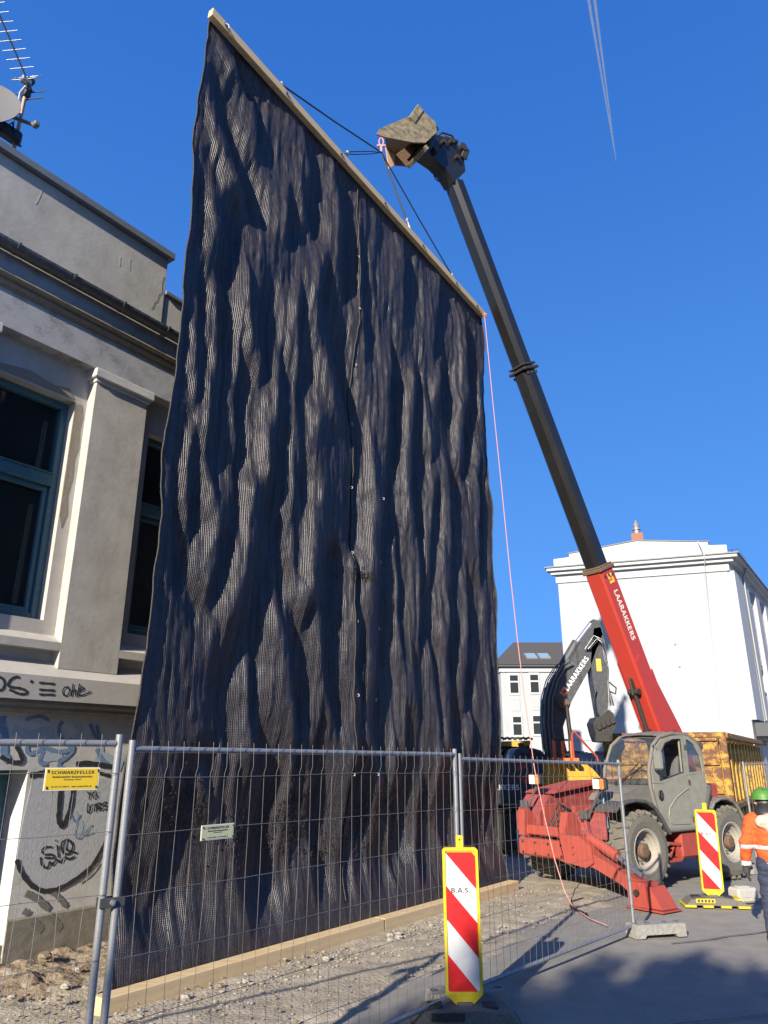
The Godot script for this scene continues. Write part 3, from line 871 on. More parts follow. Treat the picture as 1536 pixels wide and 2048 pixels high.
	prism(sp, [0.15, 1.06, 0.21, 0.92, 0.33, 0.79, 0.475, 0.705, 0.64, 0.695, 0.82, 0.755, 1.03, 0.88, 1.14, 1.05, 1.21, 1.2, 1.27, 1.45, 1.24, 1.72, 1.1, 1.80, 0.9, 1.77, 0.72, 1.84, 0.5, 1.80, 0.33, 1.83, 0.2, 1.78, 0.16, 1.4], -0.052, -0.0475)
	obj("paint_ground", sp, M.paint_white, b)
	for t in tags:
		var st := S()
		var z: float = t[2]
		for k in t[3].size():
			st = S()
			stroke(st, t[3][k][1], t[3][k][0], I, z + 0.00015 * k)
			obj(t[0], st, t[1], b)

# ---------------------------------------------------------------- the white building across
func upright(st: SurfaceTool, xz: Array, y0: float, y1: float) -> void:
	prism(st, xz, y0, y1, Transform3D(Basis(Vector3(1, 0, 0), Vector3(0, 0, 1), Vector3(0, 1, 0)), Vector3.ZERO))

func build_white_building() -> void:
	var fd := Vector3(-0.943, 0, -0.334).normalized()
	var xf := Transform3D(Basis(fd, Vector3.UP, Vector3(-fd.z, 0, fd.x)), Vector3(12.38, 0, -26.0))
	var b := thing("white_building", "white rendered building with low gable, cornice and a brick chimney behind the red boom", "building", xf)
	var sk := -0.258                     # the side wall leaves the front at this slant
	var st := S()
	upright(st, [0.0, 0.0, 6.0, 0.0, 6.0, 13.0, 13.0 * sk, 13.0], 0.0, 8.5)
	obj("wall", st, M.white_wall, b)
	st = S()
	upright(st, [-0.06, -0.05, 6.06, -0.05, 6.06, 0.0, 0.0, 0.0, 13.0 * sk, 13.0, 13.0 * sk - 0.06, 13.0], 0.0, 2.6)
	upright(st, [-0.05, -0.035, 6.05, -0.035, 6.05, 0.0, 0.0, 0.0, 13.0 * sk, 13.0, 13.0 * sk - 0.05, 13.0], 2.63, 3.26)
	obj("plinth", st, M.white_trim, b)
	st = S()
	upright(st, [-0.07, -0.06, 6.07, -0.06, 6.07, 0.0, 0.0, 0.0, 13.0 * sk, 13.0, 13.0 * sk - 0.07, 13.0], 8.44, 8.74)
	obj("architrave", st, M.white_trim, b)
	st = S()
	for q in [[0.22, 8.74, 8.87], [0.36, 8.87, 8.985]]:
		upright(st, [-q[0], -q[0], 6.0 + q[0], -q[0], 6.0 + q[0], 0.0, 0.0, 0.0, 13.0 * sk, 13.0, 13.0 * sk - q[0], 13.0], q[1], q[2])
	obj("cornice", st, M.white_trim, b)
	st = S()
	upright(st, [-0.42, -0.42, 6.42, -0.42, 6.42, 0.0, 0.0, 0.0, 13.0 * sk, 13.0, 13.0 * sk - 0.42, 13.0], 8.985, 9.03)
	obj("gutter_edge", st, M.grey_trim, b)
	st = S()
	prism(st, [-0.1, 9.03, 6.1, 9.03, 6.1, 9.40, 5.5, 9.43, 5.5, 9.55, 3.0, 9.83, 0.5, 9.55, 0.5, 9.43, -0.1, 9.40], -0.05, 0.25)
	var gab := obj("gable", st, M.white_trim, b)
	st = S()
	prism(st, [5.55, 9.56, 3.0, 9.845, 0.45, 9.56, 0.45, 9.585, 3.0, 9.875, 5.55, 9.585], -0.09, 0.29)
	obj("verge", st, M.grey_trim, gab)
	st = S()
	prism(st, [5.5, 9.03, 3.0, 9.8, 0.5, 9.03], 0.26, 9.0)
	obj("roof", st, M.roof_tile, b)
	st = S()
	bx(st, Vector3(2.92, 9.95, 1.2), Vector3(0.44, 1.0, 0.44), 0.01)
	var ch := obj("chimney", st, M.brick, b)
	st = S()
	lathe(st, [Vector2(0.12, 10.45), Vector2(0.12, 10.6), Vector2(0.16, 10.62), Vector2(0.16, 10.68), Vector2(0.11, 10.7), Vector2(0.13, 10.8), Vector2(0.09, 10.9), Vector2(0.05, 10.95), Vector2(0.06, 11.0), Vector2(0.0, 11.05)], 12, Transform3D(Basis(Vector3(1, 0, 0), Vector3(0, 0, -1), Vector3(0, 1, 0)), Vector3(2.92, 0, 1.2)))
	obj("chimney_pot", st, M.galvanised, ch)
	for q in [[2.05, 5.9], [2.0, 5.1], [4.6, 6.9]]:
		st = S()
		bx(st, Vector3(q[0], q[1], -0.005), Vector3(0.07, 0.07, 0.02), 0.004)
		obj("wall_hook", st, M.grey_trim, b)
	# lightning wire down the front
	st = S()
	tube(st, [Vector3(0.85, 9.62, -0.08), Vector3(0.72, 9.1, -0.45), Vector3(0.72, 8.8, -0.4), Vector3(0.72, 8.7, -0.09), Vector3(0.85, 5.5, -0.03), Vector3(0.92, 3.3, -0.03)], 0.018, 5)
	obj("lightning_wire", st, M.white_trim, b)
	# the side: pilasters with window bays between them
	var sd := Vector3(sk, 0, 1).normalized()
	var so := Vector3(-sd.z, 0, sd.x)
	var sb := Basis(sd, Vector3.UP, sd.cross(Vector3.UP))
	for q in [[0.9, 1.7], [2.5, 1.0], [5.1, 1.0], [7.7, 1.0], [10.3, 1.0]]:
		st = S()
		bx(st, sd * q[0] + so * 0.1 + Vector3.UP * 5.85, Vector3(q[1], 5.18, 0.24), 0.01, sb)
		obj("pilaster", st, M.white_trim, b)
	for q in [3.8, 6.4, 9.0]:
		st = S()
		bx(st, sd * q + so * 0.06 + Vector3.UP * 6.6, Vector3(1.1, 2.6, 0.1), 0.01, sb)
		var w := obj("window", st, M.white_trim, b)
		st = S()
		bx(st, sd * q + so * 0.115 + Vector3.UP * 6.6, Vector3(0.86, 2.3, 0.02), 0.0, sb)
		obj("pane", st, M.pane_dark, w)
		st = S()
		bx(st, sd * q + so * 0.06 + Vector3.UP * 3.9, Vector3(1.1, 1.1, 0.1), 0.01, sb)
		w = obj("window", st, M.grey_trim, b)
		st = S()
		bx(st, sd * q + so * 0.115 + Vector3.UP * 3.9, Vector3(0.8, 0.8, 0.02), 0.0, sb)
		obj("pane", st, M.pane_dark, w)
	st = S()
	bx(st, sd * 5.0 + so * 0.35 + Vector3.UP * 2.95, Vector3(9.6, 0.45, 0.5), 0.01, sb)
	obj("fascia", st, M.dark_sign, b)
	# down pipe and its bracket under the side gutter
	st = S()
	tube(st, [sd * 1.9 + so * 0.42 + Vector3.UP * 8.95, sd * 1.9 + so * 0.35 + Vector3.UP * 8.75, sd * 1.9 + so * 0.24 + Vector3.UP * 8.5, sd * 1.9 + so * 0.27 + Vector3.UP * 3.3], 0.05, 8)
	obj("down_pipe", st, M.galvanised, b)
	st = S()
	tube(st, [sd * 2.5 + Vector3(0, 9.0, 0), sd * 2.5 + Vector3(0, 9.75, 0)], 0.015, 5)
	tube(st, [sd * 1.6 + Vector3(0, 9.62, 0), sd * 4.2 + Vector3(0, 9.62, 0)], 0.015, 5)
	for k in 6:
		tube(st, [sd * (1.7 + 0.4 * k) + Vector3(-0.25, 9.62, -0.1), sd * (1.7 + 0.4 * k) + Vector3(0.25, 9.62, 0.1)], 0.01, 4)
	obj("aerial", st, M.clamp, b)

func build_far_house() -> void:
	var b := thing("far_house", "white two storey house with brown tiled roof and two skylights far behind", "house", Transform3D(Basis(), Vector3(0, 0, -42)))
	var st := S()
	bx(st, Vector3(10.4, 3.45, -4.0), Vector3(7.8, 6.9, 8.0), 0.01)
	obj("wall", st, M.white_wall, b)
	st = S()
	bx(st, Vector3(10.4, 6.72, -3.95), Vector3(7.95, 0.24, 8.1), 0.01)
	obj("eaves_band", st, M.white_trim, b)
	st = S()
	bx(st, Vector3(10.4, 6.93, -3.95), Vector3(8.25, 0.12, 8.5), 0.01)
	obj("gutter", st, M.dark_sign, b)
	st = S()
	face(st, [Vector3(6.2, 6.99, 0.35), Vector3(14.6, 6.99, 0.35), Vector3(13.0, 8.85, -4.0), Vector3(8.0, 8.85, -4.0)], Vector3(0, 1, 1))
	face(st, [Vector3(6.2, 6.99, -8.3), Vector3(14.6, 6.99, -8.3), Vector3(13.0, 8.85, -4.0), Vector3(8.0, 8.85, -4.0)], Vector3(0, 1, -1))
	face(st, [Vector3(6.2, 6.99, 0.35), Vector3(6.2, 6.99, -8.3), Vector3(8.0, 8.85, -4.0)], Vector3(-1, 1, 0))
	face(st, [Vector3(14.6, 6.99, 0.35), Vector3(14.6, 6.99, -8.3), Vector3(13.0, 8.85, -4.0)], Vector3(1, 1, 0))
	face(st, [Vector3(6.2, 6.99, 0.35), Vector3(14.6, 6.99, 0.35), Vector3(14.6, 6.99, -8.3), Vector3(6.2, 6.99, -8.3)], Vector3.DOWN)
	var roof := obj("roof", st, M.roof_tile, b)
	var up := Vector3(0, 8.85 - 6.99, -4.35).normalized()
	var sb := Basis(Vector3.RIGHT, up, Vector3.RIGHT.cross(up))
	for k in 2:
		st = S()
		bx(st, Vector3(8.45 + k * 0.75, 7.62, -1.05), Vector3(0.66, 0.95, 0.1), 0.01, sb)
		var sl := obj("skylight", st, M.galvanised, roof)
		st = S()
		bx(st, Vector3(8.45 + k * 0.75, 7.62, -1.05) + sb.z * 0.055, Vector3(0.54, 0.82, 0.02), 0.0, sb)
		obj("pane", st, M.skylight, sl)
	for q in [[7.22, 5.95], [8.35, 5.98], [7.27, 3.72], [8.37, 3.77]]:
		st = S()
		bx(st, Vector3(q[0], q[1], 0.01), Vector3(0.6, 1.2, 0.06), 0.01)
		var w := obj("window", st, M.white_trim, b)
		for r in [[0.32, 0.30], [-0.2, 0.56]]:
			st = S()
			bx(st, Vector3(q[0], q[1] + r[0], 0.035), Vector3(0.44, r[1], 0.03))
			obj("pane", st, M.pane_dark, w)
	for q in [[7.25, 4.85], [8.36, 4.88]]:
		st = S()
		bx(st, Vector3(q[0], q[1], 0.005), Vector3(0.5, 0.7, 0.03), 0.01)
		obj("panel", st, M.white_wall, b)
	# the neighbour's roof just showing beyond it
	var c := thing("grey_house", "small grey roofed house just behind the far white house", "house", Transform3D(Basis(), Vector3(7.6, 0, -56)))
	st = S()
	bx(st, Vector3(0, 3.9, -3), Vector3(5.0, 7.8, 6.0))
	obj("wall", st, M.white_wall, c)
	st = S()
	prism(st, [-2.7, 7.8, 2.7, 7.8, 0.0, 9.4], -6.2, 0.2)
	obj("roof", st, M.coping, c)

# ---------------------------------------------------------------- trees across the street, behind the camera: they shade the road
func build_shade_trees() -> void:
	var spots := [[Vector3(-5.95, 0, 12.7), 5.72, 4.6, 1], [Vector3(0.9, 0, 15.4), 5.72, 4.5, 2], [Vector3(8.6, 0, 16.2), 5.4, 4.3, 3]]
	var words := ["broad dense leafy tree whose shadow reaches the striped beacon by the fence", "dense leafy tree between two others across the street, shading the road", "dense leafy tree at the far end of the row across the street"]
	for k in spots.size():
		var sp: Array = spots[k]
		var t := thing("leafy_tree", words[k], "tree", Transform3D(Basis(), sp[0]), "trees across the street")
		var st := S()
		var h: float = sp[1]
		var r: float = sp[2]
		cyl(st, Vector3.ZERO, Vector3(0.1, h * 0.5, 0), 0.34, 0.24, 10)
		for q in 6:
			var an := q * 1.05 + k
			cyl(st, Vector3(0.1, h * 0.45, 0), Vector3(cos(an) * r * 0.55, h * (0.8 + 0.09 * (q % 3)), sin(an) * r * 0.55), 0.16, 0.05, 7)
		obj("trunk", st, M.bark, t)
		var rg := RandomNumberGenerator.new()
		rg.seed = 100 + sp[3]
		var lumps := []
		lumps.append([Vector3(0, h, 0), r * 0.86])
		for q in 26:
			var dir := Vector3(rg.randf_range(-1, 1), rg.randf_range(-0.55, 1.0), rg.randf_range(-1, 1)).normalized()
			lumps.append([Vector3(0, h, 0) + dir * r * 0.72 * Vector3(1, 0.92, 1), rg.randf_range(0.7, 1.25)])
		st = S()
		for q in lumps.size():
			var cnt := 6500 if q == 0 else 420
			for j in cnt:
				var dir := Vector3(rg.randfn(), rg.randfn(), rg.randfn()).normalized()
				var p: Vector3 = lumps[q][0] + dir * lumps[q][1] * pow(rg.randf(), 0.4)
				var a := Vector3(rg.randfn(), rg.randfn(), rg.randfn()).normalized()
				var bb := a.cross(dir).normalized()
				var s := rg.randf_range(0.10, 0.22)
				var nn := a.cross(bb)
				tri(st, p - a * s, p + bb * s * 0.55, p + a * s, nn, nn, nn)
				tri(st, p - a * s, p + a * s, p - bb * s * 0.55, nn, nn, nn)
		obj("crown", st, M.leaf, t)

# ---------------------------------------------------------------- the debris curtain
# hollows of the hanging net that turn away from the sun: x1, y1, x2, y2, half width along the curtain (metres)
const HOLLOWS := [0.29,11.13,0.57,10.82,0.116, 0.21,10.11,0.39,9.56,0.125, 0.54,9.53,0.82,9.06,0.132, 0.95,10.30,1.00,9.98,0.072, 1.96,10.73,2.07,10.16,0.076, 2.68,10.48,2.88,9.73,0.121, 1.96,9.72,2.08,9.45,0.105, 0.61,8.51,0.48,7.84,0.155, 1.66,9.38,1.66,9.04,0.078, 2.79,9.48,2.87,8.90,0.166, 3.36,9.61,3.41,8.41,0.064, 2.54,7.78,3.09,6.39,0.278, 2.98,6.35,3.11,5.39,0.278, 4.54,10.20,4.56,9.51,0.093, 5.74,10.39,5.52,9.16,0.107, 6.64,9.72,6.72,8.73,0.200, 5.74,8.40,5.44,7.31,0.203, 4.15,7.61,4.07,5.82,0.161, 4.79,7.61,4.73,6.01,0.148, 6.52,8.02,6.42,7.19,0.226, 5.83,7.56,5.92,6.19,0.206, 3.71,6.26,3.75,5.88,0.125, 5.20,7.74,5.25,7.29,0.128, 0.68,5.28,0.72,4.94,0.071, -0.10,4.52,-0.02,3.96,0.047, 0.07,4.25,0.31,3.52,0.153, 0.09,3.23,0.32,2.31,0.263, 0.40,3.23,0.57,2.27,0.310, 0.89,2.98,0.97,2.43,0.204, 0.89,4.46,0.81,3.82,0.106, 1.42,4.71,1.42,4.17,0.176, 1.42,4.17,1.27,3.51,0.170, 1.27,3.51,1.03,2.99,0.203, 1.53,5.48,1.62,4.77,0.084, 2.66,5.97,3.01,5.14,0.352, 2.58,4.89,2.54,4.21,0.217, 2.76,4.73,2.76,3.74,0.101, 2.36,4.05,2.31,3.76,0.074, 2.06,3.27,2.15,2.59,0.120, 2.65,3.59,2.70,3.04,0.116, 1.47,2.93,1.51,2.25,0.061, 1.80,4.04,1.86,3.51,0.051, 2.72,3.04,2.88,2.57,0.077, 3.31,3.49,3.35,2.23,0.106, 3.25,4.49,3.28,4.12,0.066, 3.84,4.99,3.76,3.68,0.215, 3.88,3.70,3.71,2.61,0.173, 3.73,2.62,3.83,2.17,0.135, 5.92,6.19,5.91,5.17,0.167, 5.68,4.79,5.76,3.95,0.126, 6.37,4.79,6.30,4.23,0.103, 6.37,3.99,6.25,3.17,0.184, 5.69,3.43,5.77,2.20,0.212, 5.19,3.38,5.29,2.69,0.085, 2.75,4.26,2.65,3.53,0.138, 2.71,3.29,2.78,2.75,0.096, 4.71,3.19,4.78,2.77,0.053, 0.51,2.31,0.62,1.72,0.086, 0.83,2.18,0.98,1.71,0.092, 0.45,1.57,0.59,0.98,0.029, 0.70,1.62,0.65,1.36,0.061, 1.42,1.52,1.48,1.02,0.064, 1.66,1.96,1.73,1.29,0.068, 1.73,1.29,1.75,0.30,0.059, 1.56,1.30,1.65,0.32,0.036, 1.86,1.60,1.88,0.98,0.046, 2.70,1.38,2.76,0.79,0.072, 0.10,0.88,0.29,0.50,0.063, 3.33,2.23,3.40,1.75,0.103, 2.72,1.38,2.71,0.75,0.072, 3.25,1.52,3.24,0.69,0.098, 3.51,1.42,3.57,0.65,0.124, 4.02,1.40,4.05,0.69,0.134, 3.85,0.71,3.88,0.20,0.107, 4.99,1.36,4.94,0.60,0.090, 5.46,1.85,5.55,1.50,0.114, 5.41,1.44,5.58,0.92,0.098, -0.00,8.63,0.10,7.45,0.084, 0.42,8.46,0.59,7.76,0.107, 0.00,7.39,-0.03,6.21,0.092, 0.25,7.27,0.32,6.25,0.084, 0.64,7.22,0.66,6.15,0.120, 1.02,7.72,1.10,7.19,0.067, 1.29,7.58,1.30,6.86,0.086, 1.95,7.79,1.99,7.04,0.098, -0.02,6.10,-0.02,5.27,0.076, 0.60,6.00,0.62,5.38,0.115, 0.97,6.29,1.00,5.65,0.078, 2.45,8.57,2.42,7.88,0.152, 2.61,2.21,2.60,1.55,0.063, 2.17,2.10,2.27,1.35,0.059, 1.18,2.09,1.21,1.60,0.055, 4.49,2.12,4.54,1.22,0.074, 6.39,2.13,6.31,0.83,0.111, 7.06,2.94,6.99,1.37,0.088, 1.64,6.59,1.65,5.76,0.071, 2.04,6.18,2.12,5.37,0.076, 7.35,9.12,7.25,7.58,0.127, 6.95,6.88,6.88,5.52,0.115, 5.35,6.03,5.25,4.99,0.092, 4.88,5.23,4.87,3.98,0.085, 4.32,4.79,4.39,3.76,0.065, 4.29,1.73,4.35,0.87,0.071, 6.16,1.69,6.18,0.71,0.092, 6.71,1.68,6.70,0.52,0.082, 0.13,5.09,0.16,4.54,0.076, 0.40,5.07,0.42,4.56,0.080, 1.04,5.41,1.06,4.80,0.061, 2.00,5.20,2.05,4.56,0.054]

func build_curtain() -> void:
	var nx := 300
	var ny := 330
	var W := 7.36
	var nz := FastNoiseLite.new()
	nz.seed = 21
	nz.frequency = 1.0
	nz.fractal_octaves = 3
	# where the folds fall away
	var dark := PackedFloat32Array()
	dark.resize((nx + 1) * (ny + 1))
	for q in range(0, HOLLOWS.size(), 5):
		var a := Vector2(HOLLOWS[q], HOLLOWS[q + 1])
		var c := Vector2(HOLLOWS[q + 2], HOLLOWS[q + 3])
		var w: float = HOLLOWS[q + 4]
		var ext := 0.35 * (c - a).length() + 0.25
		var i0 := clampi(int((minf(a.x, c.x) - w * 1.8) / W * nx), 0, nx)
		var i1 := clampi(int((maxf(a.x, c.x) + w * 1.8) / W * nx) + 1, 0, nx)
		var j0 := clampi(int((minf(a.y, c.y) - ext) / 11.1 * ny), 0, ny)
		var j1 := clampi(int((maxf(a.y, c.y) + ext) / 11.1 * ny) + 1, 0, ny)
		var dir := c - a
		var len2 := maxf(dir.length_squared(), 1e-4)
		for j in range(j0, j1 + 1):
			var y := j * 11.1 / ny
			for i in range(i0, i1 + 1):
				var x := i * W / nx + 0.05 * nz.get_noise_2d(i * 0.02 + 9.0, y * 1.3)
				var p := Vector2(x, y)
				var t := (p - a).dot(dir) / len2
				var over := maxf(maxf(-t, t - 1.0), 0.0) * sqrt(len2) / ext
				if over >= 1.0:
					continue
				var across := absf((p - (a + dir * t)).x)
				var ww := w * (1.0 - over * over)
				var v := 1.0 - smoothstep(ww * 0.6, ww * 1.35 + 0.01, across)
				dark[j * (nx + 1) + i] = maxf(dark[j * (nx + 1) + i], v)
	# the fall and rise of the folds along each row, without drift
	var zz := PackedFloat32Array()
	zz.resize(dark.size())
	var dx := W / nx
	var half := int(0.55 / dx)
	for j in ny + 1:
		var y := j * 11.1 / ny
		var row := PackedFloat32Array()
		row.resize(nx + 1)
		var acc := 0.0
		for i in nx + 1:
			var d := dark[j * (nx + 1) + i]
			var x := i * dx
			var rise := 0.25 + 0.22 * smoothstep(2.8, 4.2, x) * nz.get_noise_2d(x * 11.0, y * 0.7 + 130.0) + 0.24 * nz.get_noise_2d(x * 2.6, y * 0.35 + 40.0) + 0.42 * nz.get_noise_2d(x * 6.0, y * 0.5 + 80.0)
			acc += dx * (rise * (1.0 - d) - 0.62 * d)
			row[i] = acc
		var pre := PackedFloat32Array()
		pre.resize(nx + 2)
		for i in nx + 1:
			pre[i + 1] = pre[i] + row[i]
		for i in nx + 1:
			var l := maxi(i - half, 0)
			var r := mini(i + half, nx)
			# a window kept symmetric near the edges so that they stay true
			var m := mini(i - l, r - i)
			if m < 3:
				m = 3
			l = maxi(i - m, 0)
			r = mini(i + m, nx)
			zz[j * (nx + 1) + i] = row[i] - (pre[r + 1] - pre[l]) / (r - l + 1)
	# the folds run on, so they change slowly with height
	for pass_ in 2:
		var src := zz.duplicate()
		var hw := int(0.13 / (11.1 / ny))
		for i in nx + 1:
			var run := 0.0
			var cnt := 0
			for j in mini(hw, ny) + 1:
				run += src[j * (nx + 1) + i]
				cnt += 1
			for j in ny + 1:
				zz[j * (nx + 1) + i] = run / cnt
				if j + hw + 1 <= ny:
					run += src[(j + hw + 1) * (nx + 1) + i]
					cnt += 1
				if j - hw >= 0:
					run -= src[(j - hw) * (nx + 1) + i]
					cnt -= 1
	# place the cloth
	var pos := PackedVector3Array()
	var uv := PackedVector2Array()
	pos.resize(dark.size())
	uv.resize(dark.size())
	for j in ny + 1:
		var v := float(j) / ny
		for i in nx + 1:
			var u := float(i) / nx
			var top := lerpf(11.27, 10.65, u)
			var y := 0.10 + (top - 0.10) * v
			var x := u * W + 0.05
			# both selvedges wander a little
			var wl := 0.07 * nz.get_noise_2d(3.0, y * 0.6) + 0.01 * nz.get_noise_2d(5.0, y * 2.0)
			var wr := 0.09 * nz.get_noise_2d(13.0, y * 0.6) + 0.03 * nz.get_noise_2d(15.0, y * 2.2) + 0.10 * smoothstep(10.55, 10.0, y) * smoothstep(8.6, 9.9, y)
			x += wl * pow(1.0 - u, 6.0) + wr * pow(u, 6.0) 
			var j2 := clampi(int(y / 11.1 * ny), 0, ny)
			var z: float = zz[j2 * (nx + 1) + i] * 1.15
			var pin := smoothstep(0.0, 0.035, 1.0 - v) * smoothstep(0.0, 0.06, v)
			z = z * pin
			z += (0.018 * nz.get_noise_2d(x * 9.0, y * 0.8) + 0.010 * nz.get_noise_2d(x * 7.0 + 50.0, y * 2.6) + 0.005 * nz.get_noise_2d(x * 18.0, y * 4.0)) * pin
			# it hangs back from the ground timber and curves out to it at the foot
			z += -0.06 - 0.17 * smoothstep(0.0, 0.07, v) * (1.0 - smoothstep(0.09, 0.2, v))
			pos[j * (nx + 1) + i] = Vector3(x, y, z)
			uv[j * (nx + 1) + i] = Vector2(x, -y)
	var ids := PackedInt32Array()
	for j in ny:
		for i in nx:
			var a := j * (nx + 1) + i
			ids.append_array(PackedInt32Array([a, a + nx + 1, a + 1, a + 1, a + nx + 1, a + nx + 2]))
	var nrm := PackedVector3Array()
	nrm.resize(pos.size())
	var tan_ := PackedFloat32Array()
	tan_.resize(pos.size() * 4)
	for j in ny + 1:
		for i in nx + 1:
			var ex := pos[j * (nx + 1) + mini(i + 1, nx)] - pos[j * (nx + 1) + maxi(i - 1, 0)]
			var ey := pos[mini(j + 1, ny) * (nx + 1) + i] - pos[maxi(j - 1, 0) * (nx + 1) + i]
			var k := j * (nx + 1) + i
			nrm[k] = ex.cross(ey).normalized()
			var t := ex.normalized()
			tan_[k * 4] = t.x; tan_[k * 4 + 1] = t.y; tan_[k * 4 + 2] = t.z; tan_[k * 4 + 3] = 1.0
	var arr := []
	arr.resize(Mesh.ARRAY_MAX)
	arr[Mesh.ARRAY_VERTEX] = pos
	arr[Mesh.ARRAY_NORMAL] = nrm
	arr[Mesh.ARRAY_TANGENT] = tan_
	arr[Mesh.ARRAY_TEX_UV] = uv
	arr[Mesh.ARRAY_INDEX] = ids
	var am := ArrayMesh.new()
	am.add_surface_from_arrays(Mesh.PRIMITIVE_TRIANGLES, arr)
	var c := thing("debris_curtain", "tall black woven debris curtain hanging in folds from a timber beam", "curtain", CF)
	inst("netting", am, M.net, Transform3D.IDENTITY, c)
	# the pale bound edge and the seam where two lengths of net are tied together
	var at := func(u: float, v: float) -> Vector3:
		var i := clampi(int(u * nx), 0, nx)
		var j := clampi(int(v * ny), 0, ny)
		return pos[j * (nx + 1) + i]
	var st := S()
	var line := []
	for k in 100:
		line.append(at.call(0.0, k / 99.0) + Vector3(-0.006, 0, 0.004))
	tube(st, line, 0.010, 5)
	line = []
	for k in 100:
		line.append(at.call(1.0, k / 99.0) + Vector3(0.006, 0, 0.004))
	tube(st, line, 0.012, 5)
	obj("bound_edge", st, M.iron_dark, c)
	st = S()
	line = []
	for k in 80:
		line.append(at.call(0.44 + 0.006 * sin(k * 0.21), 0.03 + 0.95 * k / 79.0) + Vector3(0, 0, 0.012))
	tube(st, line, 0.011, 5)
	obj("seam", st, M.iron_dark, c)
	for k in 14:
		st = S()
		var p: Vector3 = at.call(0.44 + (0.0 if k < 9 else 0.08), 0.16 + (k % 9) * 0.088) + Vector3(0, 0, 0.02)
		tube(st, [p + Vector3(-0.01, 0.012, 0), p + Vector3(0.012, 0.016, 0.01), p + Vector3(0.012, -0.012, 0.012), p + Vector3(-0.006, -0.016, 0.004)], 0.004, 5)
		obj("cable_tie", st, M.letter_white, c)
	# mud thrown onto the lower part; the higher band paints a wrinkle's shade
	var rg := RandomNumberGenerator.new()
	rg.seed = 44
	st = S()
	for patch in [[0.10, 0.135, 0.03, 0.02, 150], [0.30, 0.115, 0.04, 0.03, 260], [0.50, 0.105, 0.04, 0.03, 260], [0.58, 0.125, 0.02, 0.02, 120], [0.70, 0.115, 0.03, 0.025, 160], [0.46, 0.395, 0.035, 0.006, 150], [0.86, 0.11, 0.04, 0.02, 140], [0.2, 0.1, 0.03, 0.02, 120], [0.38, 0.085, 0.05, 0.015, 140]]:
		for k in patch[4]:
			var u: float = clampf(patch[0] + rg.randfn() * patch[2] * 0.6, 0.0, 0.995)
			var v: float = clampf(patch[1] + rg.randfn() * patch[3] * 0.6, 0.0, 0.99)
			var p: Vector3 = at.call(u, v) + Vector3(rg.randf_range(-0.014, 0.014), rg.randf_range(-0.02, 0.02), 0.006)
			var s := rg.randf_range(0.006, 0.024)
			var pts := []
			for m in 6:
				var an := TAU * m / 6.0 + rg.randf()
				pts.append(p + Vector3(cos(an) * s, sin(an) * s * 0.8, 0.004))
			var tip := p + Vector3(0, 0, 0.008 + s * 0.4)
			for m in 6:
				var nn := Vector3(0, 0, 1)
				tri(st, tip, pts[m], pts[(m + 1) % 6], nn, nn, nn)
	obj("mud_and_wrinkle_shade", st, M.mud_and_shade, c, "stuff")
	# timbers
	var tb := thing("top_timber", "long timber beam holding up the top edge of the black curtain", "beam", CF)
	st = S()
	var ta := Vector3(0.02, 11.25, 0.0)
	var tc := Vector3(7.42, 10.63, 0.0)
	var ex := (tc - ta).normalized()
	bx(st, (ta + tc) * 0.5, Vector3((tc - ta).length(), 0.135, 0.09), 0.006, Basis(ex, Vector3(0, 0, 1).cross(ex), Vector3(0, 0, 1)))
	obj("beam", st, M.wood, tb)
	for u in [0.03, 0.19, 0.36, 0.52, 0.68, 0.84, 0.95]:
		st = S()
		var p: Vector3 = ta.lerp(tc, u) + Vector3(0, 0.0, 0.052)
		cyl(st, p, p + Vector3(0, 0, 0.006), 0.034, 0.034, 12)
		cyl(st, p + Vector3(0, 0, 0.006), p + Vector3(0, 0, 0.022), 0.016, 0.016, 6)
		if u < 0.1:
			tube(st, [p + Vector3(0, 0, 0.02), p + Vector3(0.02, -0.03, 0.045), p + Vector3(0.03, -0.07, 0.04)], 0.01, 6)
		obj("bolt", st, M.galvanised, tb)
	var bb := thing("ground_timber", "pale squared timber lying on the ground along the foot of the curtain", "beam", CF)
	st = S()
	bx(st, Vector3(1.82, 0.085, 0.03), Vector3(3.9, 0.15, 0.17), 0.008, Basis(Vector3.UP, 0.002))
	obj("plank", st, M.wood, bb)
	st = S()
	bx(st, Vector3(5.615, 0.082, 0.03), Vector3(3.66, 0.15, 0.17), 0.008, Basis(Vector3.UP, -0.004))
	obj("plank", st, M.wood, bb)

